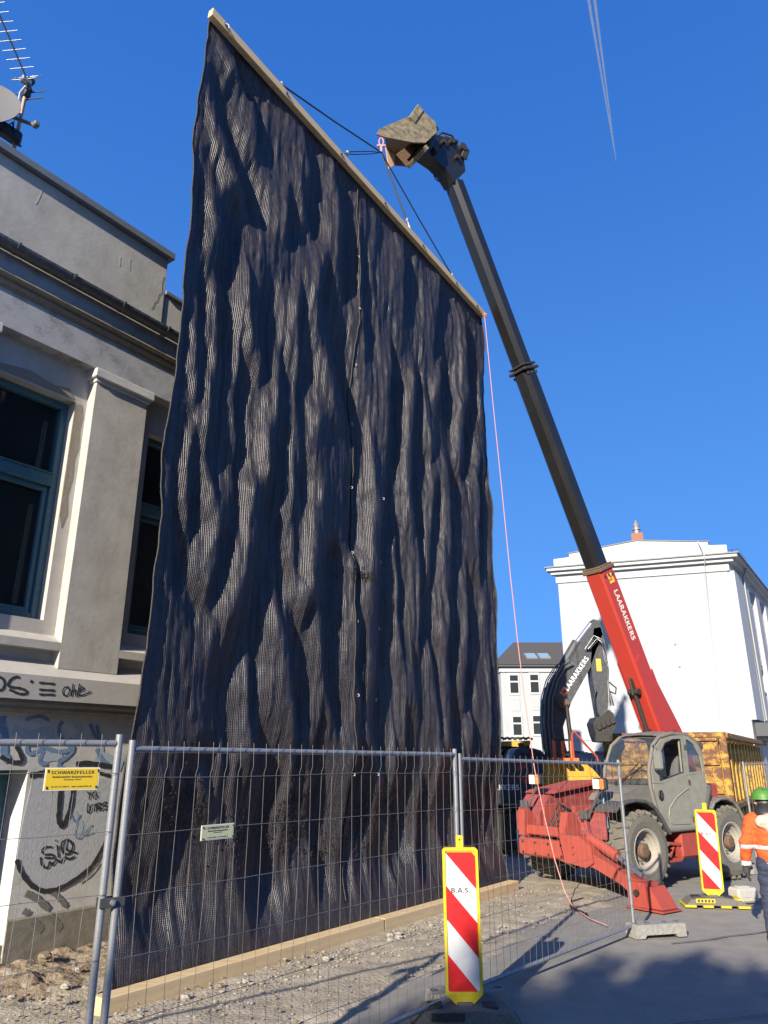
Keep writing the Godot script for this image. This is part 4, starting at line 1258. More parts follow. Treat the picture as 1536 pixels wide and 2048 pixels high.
# ---------------------------------------------------------------- telehandler
func wheel_meshes() -> Array:
	var st := S()
	lathe(st, [Vector2(0.33, -0.17), Vector2(0.36, -0.205), Vector2(0.46, -0.215), Vector2(0.55, -0.20), Vector2(0.585, -0.15), Vector2(0.595, -0.06), Vector2(0.595, 0.06), Vector2(0.585, 0.15), Vector2(0.55, 0.20), Vector2(0.46, 0.215), Vector2(0.36, 0.205), Vector2(0.33, 0.17)], 44, Transform3D.IDENTITY)
	var tyre := st.commit()
	st = S()
	for k in 22:
		for side in [-1.0, 1.0]:
			var an := TAU * (k + (0.5 if side > 0 else 0.0)) / 22.0
			var pts := []
			for q in [[0.02, 0.0], [0.10, 0.04], [0.17, 0.085], [0.205, 0.10]]:
				var a2: float = an + q[1]
				var rr := 0.612 if q[0] < 0.15 else 0.585
				pts.append(Vector3(cos(a2) * rr, sin(a2) * rr, side * q[0]))
			for i in 3:
				var m: Vector3 = (pts[i] + pts[i + 1]) * 0.5
				var d: Vector3 = pts[i + 1] - pts[i]
				var rad := Vector3(m.x, m.y, 0).normalized()
				var w := d.normalized()
				rad = (rad - w * rad.dot(w)).normalized()
				bx(st, m, Vector3(0.052, 0.06, d.length() * 1.05), 0.008, Basis(rad.cross(w), rad, w))
	var tread := st.commit()
	st = S()
	lathe(st, [Vector2(0.335, -0.185), Vector2(0.35, -0.20), Vector2(0.33, -0.205), Vector2(0.30, -0.185), Vector2(0.29, -0.14), Vector2(0.27, -0.12), Vector2(0.255, -0.06), Vector2(0.17, -0.05), Vector2(0.155, -0.075), Vector2(0.12, -0.08), Vector2(0.0, -0.08)], 32, Transform3D.IDENTITY)
	lathe(st, [Vector2(0.335, 0.185), Vector2(0.30, 0.18), Vector2(0.28, 0.05), Vector2(0.0, 0.05)], 24, Transform3D.IDENTITY)
	var rim := st.commit()
	st = S()
	lathe(st, [Vector2(0.125, -0.06), Vector2(0.12, -0.15), Vector2(0.09, -0.175), Vector2(0.0, -0.18)], 16, Transform3D.IDENTITY)
	for k in 10:
		var an := TAU * k / 10.0
		cyl(st, Vector3(cos(an) * 0.195, sin(an) * 0.195, -0.05), Vector3(cos(an) * 0.195, sin(an) * 0.195, -0.08), 0.016, 0.016, 6)
	var hub := st.commit()
	return [tyre, tread, rim, hub]

func fender(t: Node3D, line: Array, z0: float, z1: float, m: Material) -> void:
	var st := S()
	var p := P2(line)
	var prof := []
	var lip := []
	for k in p.size():
		prof.append(p[k].x); prof.append(p[k].y)
		lip.append(Vector3(p[k].x, p[k].y - 0.02, z0 + 0.012))
	for k in p.size():
		var q := p[p.size() - 1 - k]
		prof.append(q.x); prof.append(q.y - 0.035)
	prism(st, prof, z0, z1)
	tube(st, lip, 0.03, 8)
	obj("fender", st, m, t)

func boom_box(st: SurfaceTool, t0: float, t1: float, back: float, w: float, d: float, bev: float) -> void:
	var u := Vector3(0.405, 0.9143, 0).normalized()
	var wv := Vector3(-u.y, u.x, 0)
	var b0 := Vector3(-0.44, 3.21, 0)
	bx(st, b0 + u * (t0 + t1) * 0.5 + wv * back, Vector3(t1 - t0, d, w), bev, Basis(u, wv, Vector3(0, 0, 1)))

func build_telehandler() -> void:
	var t := thing("telehandler", "dusty red and olive telehandler with its long boom raised, lifting the black curtain", "telehandler", TH)
	var st := S()
	# chassis
	bx(st, Vector3(-0.1, 0.80, 0.0), Vector3(3.5, 0.42, 0.80), 0.02)
	bx(st, Vector3(-1.75, 1.15, 0.0), Vector3(0.7, 0.8, 0.8), 0.03)
	bx(st, Vector3(1.75, 1.02, -0.36), Vector3(0.55, 0.5, 0.05), 0.01)
	bx(st, Vector3(1.75, 1.02, 0.30), Vector3(0.55, 0.5, 0.05), 0.01)
	obj("chassis", st, M.red_dusty, t)
	st = S()
	prism(st, [2.0, 0.82, 2.0, 1.1, 1.72, 1.40, 0.6, 1.55, -1.3, 1.58, -1.55, 1.3, -1.55, 0.8], 0.42, 0.98)
	obj("engine_cover", st, M.red_dull, t)
	st = S()
	prism(st, [1.73, 1.425, 0.6, 1.56, -1.3, 1.59, -1.3, 1.63, 0.6, 1.61, 1.6, 1.47], 0.32, 1.03)
	obj("cover_lid", st, M.red_dusty, t)
	# front cross frame
	st = S()
	bx(st, Vector3(2.24, 0.61, -0.05), Vector3(0.2, 0.27, 1.36), 0.03)
	bx(st, Vector3(2.17, 0.865, 0.12), Vector3(0.14, 0.15, 0.86), 0.02)
	prism(st, [2.3, 0.78, 2.26, 1.18, 2.16, 1.2, 1.9, 0.9, 1.9, 0.7], 0.50, 0.64)
	prism(st, [2.32, 0.46, 2.32, 0.95, 2.24, 1.18, 2.1, 1.18, 1.9, 0.9, 1.9, 0.5], -0.44, -0.30)
	# bulged knuckle that carries the stabiliser
	prism(st, [-0.42, 0.46, -0.42, 0.86, -0.75, 0.86, -0.98, 0.72, -1.0, 0.5, -0.85, 0.42], -2.38, -2.08, Transform3D(Basis(Vector3(0, 0, 1), Vector3(0, 1, 0), Vector3(-1, 0, 0)), Vector3.ZERO))
	var fr := obj("front_frame", st, M.red_dusty, t)
	st = S()
	bx(st, Vector3(1.9, 0.98, -0.62), Vector3(0.05, 0.40, 0.52), 0.01, Basis(Vector3.UP, 0.2))
	bx(st, Vector3(2.0, 0.98, -0.62), Vector3(0.10, 0.42, 0.035), 0.01, Basis(Vector3.RIGHT, 0.25))
	bx(st, Vector3(1.96, 1.2, -0.55), Vector3(0.05, 0.05, 0.40), 0.01, Basis(Vector3.RIGHT, 0.4))
	obj("guard_plate", st, M.red_dull, fr)
	for q in [Vector3(2.385, 0.72, -0.62), Vector3(2.385, 0.62, -0.62), Vector3(2.335, 0.65, -0.37)]:
		st = S()
		cyl(st, q, q + Vector3(0.02, 0, 0), 0.035, 0.035, 10)
		obj("bolt", st, M.red_dusty, fr)
	for k in 5:                            # hydraulic hoses at the front
		st = S()
		tube(st, [Vector3(1.7, 1.05, -0.30 + 0.05 * k), Vector3(1.95, 1.18 + 0.03 * k, -0.28 + 0.07 * k), Vector3(2.12, 1.0, -0.25 + 0.08 * k), Vector3(2.14, 0.8, -0.2 + 0.09 * k)], 0.016, 6)
		obj("hose", st, M.plastic_black, fr)
	for k in 8:
		st = S()
		var bp := Vector3(2.345, 0.53 + 0.16 * (k % 2), 0.5 - 0.28 * (k / 2))
		cyl(st, bp, bp + Vector3(0.014, 0, 0), 0.02, 0.02, 6)
		obj("bolt", st, M.iron_dark, fr)
	# stabiliser
	st = S()
	var xs := Transform3D(Basis(Vector3(0, 0, 1), Vector3(0, 1, 0), Vector3(-1, 0, 0)), Vector3.ZERO)
	prism(st, [-0.85, 0.66, -1.1, 0.58, -1.55, 0.40, -1.85, 0.33, -1.9, 0.10, -1.7, 0.10, -1.45, 0.26, -1.0, 0.42, -0.85, 0.46], -2.34, -2.18, xs)
	var sb := obj("stabiliser", st, M.red_dusty, t)
	st = S()
	prism(st, [-1.62, 0.34, -1.92, 0.34, -1.96, 0.02, -1.62, 0.02], -2.42, -2.12, xs)
	prism(st, [-1.97, 0.30, -2.02, 0.30, -2.2, 0.035, -1.99, 0.035], -2.44, -2.1, xs)
	bx(st, Vector3(2.27, 0.012, -1.92), Vector3(0.42, 0.022, 0.62), 0.004)
	obj("foot", st, M.red_dusty, sb)
	st = S()
	cyl(st, Vector3(2.08, 0.2, -1.78), Vector3(2.45, 0.2, -1.78), 0.045, 0.045, 12)
	obj("pin", st, M.iron_dark, sb)
	st = S()
	cyl(st, Vector3(2.24, 0.84, -0.84), Vector3(2.25, 0.62, -1.36), 0.072, 0.082, 14)
	obj("ram", st, M.red_dusty, sb)
	st = S()
	cyl(st, Vector3(2.25, 0.62, -1.36), Vector3(2.26, 0.40, -1.78), 0.035, 0.035, 10)
	obj("ram_rod", st, M.steel_bright, sb)
	# axles and wheels
	st = S()
	for ax in [1.2, -1.22]:
		cyl(st, Vector3(ax, 0.6, -0.95), Vector3(ax, 0.6, 0.95), 0.11, 0.11, 12)
		bx(st, Vector3(ax, 0.6, 0), Vector3(0.4, 0.36, 0.5), 0.06)
	obj("axle", st, M.iron_dark, t)
	var wm := wheel_meshes()
	for q in [[1.2, -0.90, 0.0], [-1.22, -0.90, 0.0], [1.2, 0.90, PI], [-1.22, 0.90, PI]]:
		var xf := Transform3D(Basis(Vector3.UP, q[2]) * Basis(Vector3(0, 0, 1), 0.3 + q[0]), Vector3(q[0], 0.605, q[1]))
		xf.basis = xf.basis * Basis().scaled(Vector3(0.97, 0.97, 1.06))
		var w := inst("wheel", wm[0], M.tyre, xf, t)
		inst("tread", wm[1], M.tyre, Transform3D.IDENTITY, w)
		inst("rim", wm[2], M.rim, Transform3D.IDENTITY, w)
		inst("hub", wm[3], M.bucket_rust, Transform3D.IDENTITY, w)
	fender(t, [1.93, 1.24, 1.85, 1.30, 1.65, 1.36, 1.42, 1.385, 1.15, 1.36, 0.95, 1.27, 0.78, 1.10, 0.66, 0.93, 0.60, 0.86], -1.15, -0.58, M.fender_black)
	fender(t, [-0.64, 1.18, -0.75, 1.29, -0.95, 1.35, -1.15, 1.35, -1.35, 1.29, -1.5, 1.16, -1.6, 1.0], -1.15, -0.62, M.cab_grey)
	# side tank and step under the door
	st = S()
	bx(st, Vector3(-0.16, 0.63, -0.78), Vector3(0.62, 0.42, 0.48), 0.03)
	obj("tank", st, M.red_dusty, t)
	st = S()
	bx(st, Vector3(0.40, 0.66, -0.92), Vector3(0.5, 0.05, 0.2), 0.01, Basis(Vector3(0, 0, 1), 0.1))
	bx(st, Vector3(0.42, 0.40, -0.92), Vector3(0.5, 0.05, 0.2), 0.01)
	bx(st, Vector3(0.18, 0.54, -0.95), Vector3(0.05, 0.3, 0.1), 0.01, Basis(Vector3(0, 0, 1), -0.5))
	bx(st, Vector3(0.36, 0.54, -0.95), Vector3(0.05, 0.3, 0.06), 0.01, Basis(Vector3(0, 0, 1), 0.7))
	obj("step", st, M.red_dusty, t)
	build_cab(t)
	# lamps
	for q in [[Vector3(1.98, 1.62, -0.93), Vector3(2.02, 1.1, -0.66)], [Vector3(1.98, 1.66, 0.47), Vector3(2.1, 1.2, 0.58)]]:
		st = S()
		var p: Vector3 = q[0]
		bx(st, p, Vector3(0.13, 0.19, 0.25), 0.03)
		var lamp := obj("headlight", st, M.plastic_black, t)
		st = S()
		bx(st, p + Vector3(0.067, 0, 0.035), Vector3(0.02, 0.15, 0.13), 0.008)
		obj("lens", st, M.lamp_white, lamp)
		st = S()
		bx(st, p + Vector3(0.064, 0, -0.078), Vector3(0.03, 0.16, 0.075), 0.01)
		obj("indicator", st, M.lamp_orange, lamp)
		st = S()
		tube(st, [p + Vector3(-0.02, -0.08, 0), p.lerp(q[1], 0.5) + Vector3(-0.03, 0, 0), q[1]], 0.022, 6)
		bx(st, q[1] + Vector3(0.03, 0.05, 0.06), Vector3(0.06, 0.14, 0.16), 0.01)
		obj("stalk", st, M.fender_black, lamp)
	st = S()
	tube(st, [Vector3(1.75, 1.55, -0.80), Vector3(1.78, 1.35, -0.80), Vector3(1.76, 1.12, -0.82), Vector3(1.78, 0.95, -0.84)], 0.014, 5)
	obj("strap", st, M.strap_blue, t)
	# boom
	st = S()
	boom_box(st, -2.6, 2.46, 0.215, 0.41, 0.43, 0.045)
	var boom := obj("boom", st, M.red, t)
	st = S()
	boom_box(st, 2.42, 6.75, 0.20, 0.385, 0.385, 0.085)
	obj("boom_section", st, M.boom_black, boom)
	st = S()
	boom_box(st, 6.7, 10.95, 0.20, 0.355, 0.345, 0.08)
	obj("boom_section", st, M.boom_black, boom)
	st = S()
	boom_box(st, 2.44, 2.52, 0.215, 0.46, 0.48, 0.015)
	boom_box(st, 2.52, 2.56, 0.205, 0.42, 0.43, 0.01)
	obj("collar", st, M.bucket_rust, boom)
	st = S()
	boom_box(st, 6.70, 6.76, 0.20, 0.45, 0.45, 0.012)
	boom_box(st, 6.8, 6.84, 0.20, 0.41, 0.40, 0.01)
	boom_box(st, 6.72, 7.05, 0.42, 0.08, 0.12, 0.02)
	boom_box(st, 6.86, 6.90, 0.50, 0.10, 0.14, 0.01)
	obj("collar", st, M.iron_dark, boom)
	for k in 6:                            # wear pads and their bolts at the collars
		st = S()
		boom_box(st, 2.30 if k < 3 else 6.60, 2.36 if k < 3 else 6.66, 0.08 + 0.12 * (k % 3), 0.435 if k < 3 else 0.41, 0.06, 0.008)
		obj("wear_pad", st, M.iron_dark, boom)
	st = S()
	for e in [0.035, 0.395]:
		var wl := []
		for k in 20:
			wl.append(Vector3(-0.44, 3.21, 0) + Vector3(0.405, 0.9143, 0) * (-2.0 + 0.23 * k) + Vector3(-0.9143, 0.405, 0) * e + Vector3(0, 0, -0.198))
		tube(st, wl, 0.008, 5)
	obj("weld_seam", st, M.red, boom)
	# base plates that stiffen the foot of the boom, and the lift ram
	var u := Vector3(0.405, 0.9143, 0).normalized()
	var wv := Vector3(-u.y, u.x, 0)
	var b0 := Vector3(-0.44, 3.21, 0)
	st = S()
	var bxf := Transform3D(Basis(u, wv, Vector3(0, 0, 1)), b0)
	prism(st, [-2.6, 0.02, 0.62, 0.03, 0.70, 0.2, 0.2, 0.40, -1.0, 0.62, -2.6, 0.62], -0.225, -0.207, bxf)
	prism(st, [-2.6, 0.02, 0.62, 0.03, 0.70, 0.2, 0.2, 0.40, -1.0, 0.62, -2.6, 0.62], 0.207, 0.225, bxf)
	bx(st, b0 + u * -0.9 + wv * 0.47, Vector3(2.4, 0.06, 0.36), 0.01, Basis(u, wv, Vector3(0, 0, 1)))
	obj("stiffener", st, M.red, boom)
	st = S()
	bx(st, b0 + u * 0.15 + wv * -0.05, Vector3(0.34, 0.14, 0.05), 0.02, Basis(u, wv, Vector3(0, 0, 1)).rotated(Vector3(0, 0, 1), 0.2))
	cyl(st, b0 + u * 0.05 - wv * 0.06 + Vector3(0, 0, -0.12), b0 + u * 0.05 - wv * 0.06 + Vector3(0, 0, 0.12), 0.06, 0.06, 12)
	obj("clevis", st, M.iron_dark, boom)
	st = S()
	cyl(st, b0 + u * 0.05 - wv * 0.06, b0 + u * -1.0 - wv * 0.13, 0.045, 0.045, 12)
	cyl(st, b0 + u * -0.7 - wv * 0.11, b0 + u * -2.5 - wv * 0.22, 0.085, 0.085, 14)
	obj("lift_ram", st, M.iron_dark, boom)
	st = S()
	for k in 3:
		var pts := []
		for j in 8:
			pts.append(b0 + u * (-0.9 - j * 0.12) + wv * (0.2 + 0.16 * sin(j * 0.6 + k)) + Vector3(0, 0, -0.26 - 0.02 * k))
		tube(st, pts, 0.016, 6)
	obj("hose", st, M.plastic_black, boom)
	# owner's name and mark on the flank
	var tx := Basis(-u, wv, Vector3(0, 0, -1))
	lettering("lettering", "LAARAKKERS", 0.125, M.letter_white, Transform3D(tx, b0 + u * 1.50 + wv * 0.23 + Vector3(0, 0, -0.2085)), boom)
	st = S()
	var lx := Transform3D(tx, b0 + u * 2.26 + wv * 0.23 + Vector3(0, 0, -0.2075))
	prism(st, [-0.10, 0.08, -0.04, 0.08, -0.04, -0.02, 0.02, -0.02, 0.02, -0.08, -0.10, -0.08], 0.0, 0.003, lx)
	prism(st, [0.10, -0.08, 0.045, -0.08, 0.045, 0.02, -0.015, 0.02, -0.015, 0.08, 0.10, 0.08], 0.0, 0.003, lx)
	obj("emblem", st, M.letter_yellow, boom)
	# boom head, carriage and the muddy bucket
	st = S()
	prism(st, [3.60, 13.55, 3.64, 14.04, 3.74, 14.16, 3.86, 14.08, 4.06, 14.16, 4.34, 14.08, 4.54, 13.88, 4.70, 13.46, 4.36, 13.42, 4.12, 13.32, 3.92, 13.1], -0.16, 0.14)
	var head := obj("boom_head", st, M.boom_black, boom)
	st = S()
	for q in [[3.68, 14.1, 0.09], [3.98, 14.08, 0.06], [4.2, 13.95, 0.055], [4.42, 13.62, 0.07], [3.85, 13.75, 0.05]]:
		cyl(st, Vector3(q[0], q[1], -0.24), Vector3(q[0], q[1], 0.2), q[2], q[2], 12)
	bx(st, Vector3(3.95, 14.22, 0.0), Vector3(0.42, 0.07, 0.3), 0.01, Basis(Vector3(0, 0, 1), -0.25))
	bx(st, Vector3(3.62, 13.98, -0.2), Vector3(0.16, 0.34, 0.05), 0.02, Basis(Vector3(0, 0, 1), 0.3))
	tube(st, [Vector3(3.75, 14.2, -0.1), Vector3(3.9, 14.35, -0.12), Vector3(4.15, 14.3, -0.1), Vector3(4.3, 14.1, -0.06)], 0.022, 6)
	tube(st, [Vector3(3.7, 14.15, 0.05), Vector3(3.85, 14.3, 0.06), Vector3(4.1, 14.32, 0.05), Vector3(4.35, 14.05, 0.02)], 0.018, 6)
	obj("linkage", st, M.iron_dark, head)
	st = S()
	var loop := []
	for k in 13:
		var an := TAU * k / 12.0
		loop.append(Vector3(4.26 + 0.10 * cos(an), 13.16 + 0.12 * sin(an), -0.05))
	tube(st, loop, 0.014, 6)
	obj("hose_loop", st, M.cable, head)
	st = S()
	bx(st, Vector3(4.62, 13.72, -0.1), Vector3(0.10, 0.62, 0.6), 0.02, Basis(Vector3(0, 0, 1), 0.35))
	obj("carriage", st, M.iron_dark, head)
	var near := [6.04, 12.85, 5.97, 13.02, 5.89, 13.10, 5.24, 13.78, 5.06, 14.10, 4.98, 14.08, 4.64, 13.97, 4.60, 13.74, 4.90, 13.30, 5.20, 13.14, 5.87, 12.88]
	var far := [5.44, 13.36, 5.36, 12.87, 5.23, 13.03, 5.22, 13.36]
	st = S()
	prism(st, near, -0.475, -0.445)
	obj("bucket", st, M.bucket_mud, t)
	var bk := t.get_child(t.get_child_count() - 1)
	st = S()
	prism(st, far, 0.09, 0.12)
	obj("side_plate", st, M.edge_steel, bk)
	st = S()
	var sh := func(a: Vector2, b: Vector2, hint: Vector3, th: Vector3) -> void:
		face(st, [Vector3(a.x, a.y, -0.446), Vector3(b.x, b.y, -0.446), Vector3(b.x, b.y, 0.095), Vector3(a.x, a.y, 0.095)], hint)
		face(st, [Vector3(a.x, a.y, -0.446) + th, Vector3(b.x, b.y, -0.446) + th, Vector3(b.x, b.y, 0.095) + th, Vector3(a.x, a.y, 0.095) + th], -hint)
	prism(st, [5.22, 13.36, 5.23, 13.03, 4.90, 13.18, 4.62, 13.70, 4.66, 13.92, 5.0, 14.0, 5.2, 13.62], 0.09, 0.12)
	face(st, [Vector3(5.84, 12.92, -0.44), Vector3(5.2, 13.17, -0.44), Vector3(5.2, 13.30, 0.09), Vector3(5.43, 13.34, 0.09)], Vector3(0, -1, 0))
	sh.call(Vector2(5.05, 14.09), Vector2(4.98, 14.07), Vector3(0, 1, 0), Vector3(0, -0.03, 0))
	sh.call(Vector2(4.98, 14.07), Vector2(4.64, 13.96), Vector3(-0.3, 1, 0), Vector3(0, -0.03, 0))
	sh.call(Vector2(4.64, 13.96), Vector2(4.60, 13.74), Vector3(-1, 0, 0), Vector3(0.03, 0, 0))
	sh.call(Vector2(4.60, 13.74), Vector2(4.90, 13.30), Vector3(-1, -1, 0), Vector3(0.03, 0.02, 0))
	sh.call(Vector2(5.06, 14.09), Vector2(5.30, 13.72), Vector3(1, 1, 0), Vector3(-0.03, -0.02, 0))
	obj("shell", st, M.bucket_rust, bk)
	st = S()
	bx(st, Vector3(5.12, 13.88, -0.482), Vector3(0.16, 0.5, 0.03), 0.008, Basis(Vector3(0, 0, 1), 0.45))
	obj("wear_plate", st, M.bucket_mud, bk)
	st = S()
	bx(st, Vector3(4.86, 13.22, -0.17), Vector3(0.09, 0.09, 0.6), 0.01, Basis(Vector3(0, 0, 1), 0.6))
	obj("wear_plate", st, M.bucket_mud, bk)

func build_cab(t: Node3D) -> void:
	var st := S()
	var zn := -1.07
	prism(st, [0.83, 1.46, 0.80, 1.61, 0.56, 1.60, -0.06, 1.72, -0.175, 1.73, -0.175, 0.90, 0.55, 0.90, 0.70, 1.12], zn, zn + 0.05)
	var door := obj("door", st, M.cab_olive, t)
	st = S()
	ring(st, [0.80, 1.62, 0.82, 1.83, 0.64, 2.19, 0.45, 2.33, 0.14, 2.39, -0.175, 2.40, -0.175, 1.735, 0.56, 1.605], [0.62, 1.66, 0.62, 1.85, 0.51, 2.11, 0.37, 2.26, 0.14, 2.325, -0.07, 2.335, -0.055, 1.785, 0.56, 1.67], zn, zn + 0.045)
	obj("window_frame", st, M.cab_olive, door)
	st = S()
	prism(st, [0.615, 1.665, 0.615, 1.85, 0.505, 2.11, 0.40, 2.22, 0.40, 1.70], zn + 0.02, zn + 0.026)
	obj("quarter_pane", st, M.cab_glass, door)
	st = S()                                   # rubber seals and hinges
	tube(st, [Vector3(0.62, 1.66, zn), Vector3(0.62, 1.85, zn), Vector3(0.51, 2.11, zn), Vector3(0.37, 2.26, zn), Vector3(0.14, 2.325, zn), Vector3(-0.07, 2.335, zn), Vector3(-0.055, 1.785, zn), Vector3(0.56, 1.67, zn), Vector3(0.62, 1.66, zn)], 0.011, 6)
	tube(st, [Vector3(-0.183, 2.40, zn + 0.01), Vector3(-0.183, 1.73, zn + 0.01), Vector3(-0.183, 0.90, zn + 0.01)], 0.008, 5)
	obj("seal", st, M.plastic_black, door)
	for y in [1.02, 1.62, 2.2]:
		st = S()
		cyl(st, Vector3(-0.185, y - 0.04, zn - 0.012), Vector3(-0.185, y + 0.04, zn - 0.012), 0.016, 0.016, 8)
		obj("hinge", st, M.iron_dark, door)
	st = S()                                   # pressed crease and handle
	tube(st, [Vector3(0.48, 1.10, zn - 0.002), Vector3(0.44, 1.22, zn - 0.004), Vector3(0.22, 1.38, zn - 0.004), Vector3(-0.08, 1.50, zn - 0.004), Vector3(-0.17, 1.52, zn - 0.002)], 0.012, 6)
	tube(st, [Vector3(0.48, 1.10, zn - 0.002), Vector3(0.47, 1.0, zn - 0.003), Vector3(0.40, 0.965, zn - 0.003), Vector3(-0.1, 0.955, zn - 0.002)], 0.010, 6)
	obj("crease", st, M.cab_olive, door)
	st = S()
	var hp := []
	for k in 13:
		hp.append(Vector3(0.64 + 0.055 * cos(TAU * k / 12.0), 1.42 + 0.075 * sin(TAU * k / 12.0), zn - 0.006))
	tube(st, hp, 0.012, 6)
	bx(st, Vector3(0.64, 1.42, zn - 0.002), Vector3(0.09, 0.12, 0.012), 0.004)
	bx(st, Vector3(0.64, 1.425, zn - 0.02), Vector3(0.03, 0.11, 0.03), 0.01)
	obj("handle", st, M.plastic_black, door)
	st = S()
	prism(st, [-0.19, 1.73, -0.68, 1.76, -0.72, 1.56, -0.56, 1.15, -0.30, 0.90, -0.19, 0.90], zn, zn + 0.05)
	var rear := obj("rear_panel", st, M.cab_olive, t)
	st = S()
	ring(st, [-0.19, 2.40, -0.32, 2.38, -0.53, 2.29, -0.69, 2.07, -0.72, 1.765, -0.19, 1.735], [-0.245, 2.335, -0.32, 2.32, -0.48, 2.24, -0.62, 2.05, -0.655, 1.80, -0.235, 1.775], zn, zn + 0.045)
	obj("window_frame", st, M.cab_olive, rear)
	st = S()
	prism(st, [-0.245, 2.335, -0.32, 2.32, -0.48, 2.24, -0.62, 2.05, -0.655, 1.80, -0.235, 1.775], zn + 0.02, zn + 0.026)
	obj("pane", st, M.cab_glass, rear)
	# black wheel-arch strip behind the cab
	st = S()
	tube(st, [Vector3(-0.50, 0.98, -1.06), Vector3(-0.58, 1.16, -1.06), Vector3(-0.68, 1.34, -1.06), Vector3(-0.78, 1.48, -1.05), Vector3(-0.80, 1.55, -1.04)], 0.055, 8)
	obj("arch_trim", st, M.fender_black, t)
	st = S()
	tube(st, [Vector3(0.52, 0.87, -1.05), Vector3(0.70, 1.0, -1.06), Vector3(0.80, 1.25, -1.06), Vector3(0.87, 1.55, -1.05), Vector3(0.855, 1.83, -1.04), Vector3(0.67, 2.22, -1.03), Vector3(0.47, 2.36, -1.03), Vector3(0.14, 2.425, -1.04), Vector3(-0.3, 2.41, -1.04), Vector3(-0.55, 2.31, -1.04), Vector3(-0.72, 2.08, -1.04)], 0.034, 8)
	tube(st, [Vector3(0.52, 0.87, -1.05), Vector3(-0.28, 0.87, -1.05), Vector3(-0.5, 0.95, -1.05)], 0.035, 8)
	obj("pillar", st, M.cab_grey, t)
	st = S()
	tube(st, [Vector3(0.87, 1.3, -0.1), Vector3(0.87, 1.55, -0.1), Vector3(0.855, 1.83, -0.12), Vector3(0.67, 2.22, -0.16), Vector3(0.47, 2.36, -0.2), Vector3(0.14, 2.425, -0.2), Vector3(-0.55, 2.31, -0.2)], 0.030, 8)
	obj("pillar", st, M.cab_grey, t)
	# far side and rear of the cab
	st = S()
	bx(st, Vector3(0.05, 1.25, -0.10), Vector3(1.5, 0.75, 0.05), 0.01)
	bx(st, Vector3(-0.62, 1.98, -0.12), Vector3(0.12, 0.85, 0.05), 0.01)
	bx(st, Vector3(-0.70, 1.3, -0.58), Vector3(0.05, 0.9, 0.96), 0.01)
	bx(st, Vector3(0.0, 0.92, -0.58), Vector3(1.3, 0.06, 0.96), 0.01)
	bx(st, Vector3(0.78, 1.28, -0.58), Vector3(0.06, 0.6, 0.94), 0.01)
	obj("cab_tub", st, M.cab_grey, t)
	# roof, slightly domed
	var prof := [Vector2(0.47, 2.36), Vector2(0.14, 2.43), Vector2(-0.3, 2.42), Vector2(-0.55, 2.32), Vector2(-0.72, 2.08)]
	var zs := [-1.05, -0.9, -0.62, -0.34, -0.19]
	var cr := [0.0, 0.03, 0.04, 0.03, 0.0]
	st = S()
	for i in 4:
		for j in 4:
			var q := []
			for k in [[i, j], [i + 1, j], [i + 1, j + 1], [i, j + 1]]:
				q.append(Vector3(prof[k[0]].x, prof[k[0]].y + cr[k[1]], zs[k[1]]))
			face(st, q, Vector3(-0.1, 1, 0))
			var q2 := []
			for p in q:
				q2.append(p - Vector3(0, 0.04, 0))
			face(st, q2, Vector3(0.1, -1, 0))
	obj("roof", st, M.cab_grey, t)
	# windscreen: one curved sheet
	var wp := [Vector2(0.86, 1.60), Vector2(0.865, 1.72), Vector2(0.845, 1.86), Vector2(0.76, 2.06), Vector2(0.66, 2.22), Vector2(0.47, 2.36)]
	st = S()
	for i in 5:
		for j in 6:
			var q := []
			var qn := []
			for k in [[i, j], [i + 1, j], [i + 1, j + 1], [i, j + 1]]:
				var zz := lerpf(-1.02, -0.12 - 0.012 * k[0], k[1] / 6.0)
				var bow: float = 0.05 * (1.0 - pow(absf(k[1] / 3.0 - 1.0), 2.0))
				q.append(Vector3(wp[k[0]].x + bow, wp[k[0]].y, zz))
				var d: Vector2 = wp[mini(k[0] + 1, 5)] - wp[maxi(k[0] - 1, 0)]
				qn.append(Vector3(d.y, -d.x, (k[1] / 3.0 - 1.0) * 0.1).normalized())
			tri(st, q[0], q[1], q[2], qn[0], qn[1], qn[2])
			tri(st, q[0], q[2], q[3], qn[0], qn[2], qn[3])
	obj("windscreen", st, M.cab_glass, t)
	st = S()
	tube(st, [Vector3(0.95, 1.60, -0.5), Vector3(0.93, 1.75, -0.72), Vector3(0.90, 1.90, -0.98)], 0.010, 5)
	tube(st, [Vector3(0.96, 1.62, -0.42), Vector3(0.95, 1.70, -0.62), Vector3(0.90, 1.95, -0.9)], 0.008, 5)
	bx(st, Vector3(0.97, 1.60, -0.48), Vector3(0.06, 0.05, 0.14), 0.01)
	obj("wiper", st, M.plastic_black, t)
	# cowl in front of the screen
	st = S()
	prism(st, [0.80, 1.30, 0.84, 1.58, 1.25, 1.55, 1.58, 1.46, 1.68, 1.36, 1.2, 1.33], -1.05, -0.40)
	obj("cowl", st, M.cab_grey, t)
	# seat, wheel, mirror
	st = S()
	bx(st, Vector3(-0.1, 1.42, -0.55), Vector3(0.5, 0.14, 0.5), 0.05)
	bx(st, Vector3(-0.36, 1.76, -0.55), Vector3(0.14, 0.66, 0.46), 0.05, Basis(Vector3(0, 0, 1), 0.15))
	bx(st, Vector3(-0.42, 2.16, -0.55), Vector3(0.1, 0.18, 0.26), 0.04)
	obj("seat", st, M.seat, t)
	st = S()
	var sw := []
	for k in 21:
		var an := TAU * k / 20.0
		sw.append(Vector3(0.48, 1.66, -0.55) + Vector3(-0.10 * cos(an), 0.15 * cos(an), 0.19 * sin(an)))
	tube(st, sw, 0.016, 6)
	tube(st, [Vector3(0.48, 1.66, -0.55), Vector3(0.7, 1.4, -0.55)], 0.03, 8)
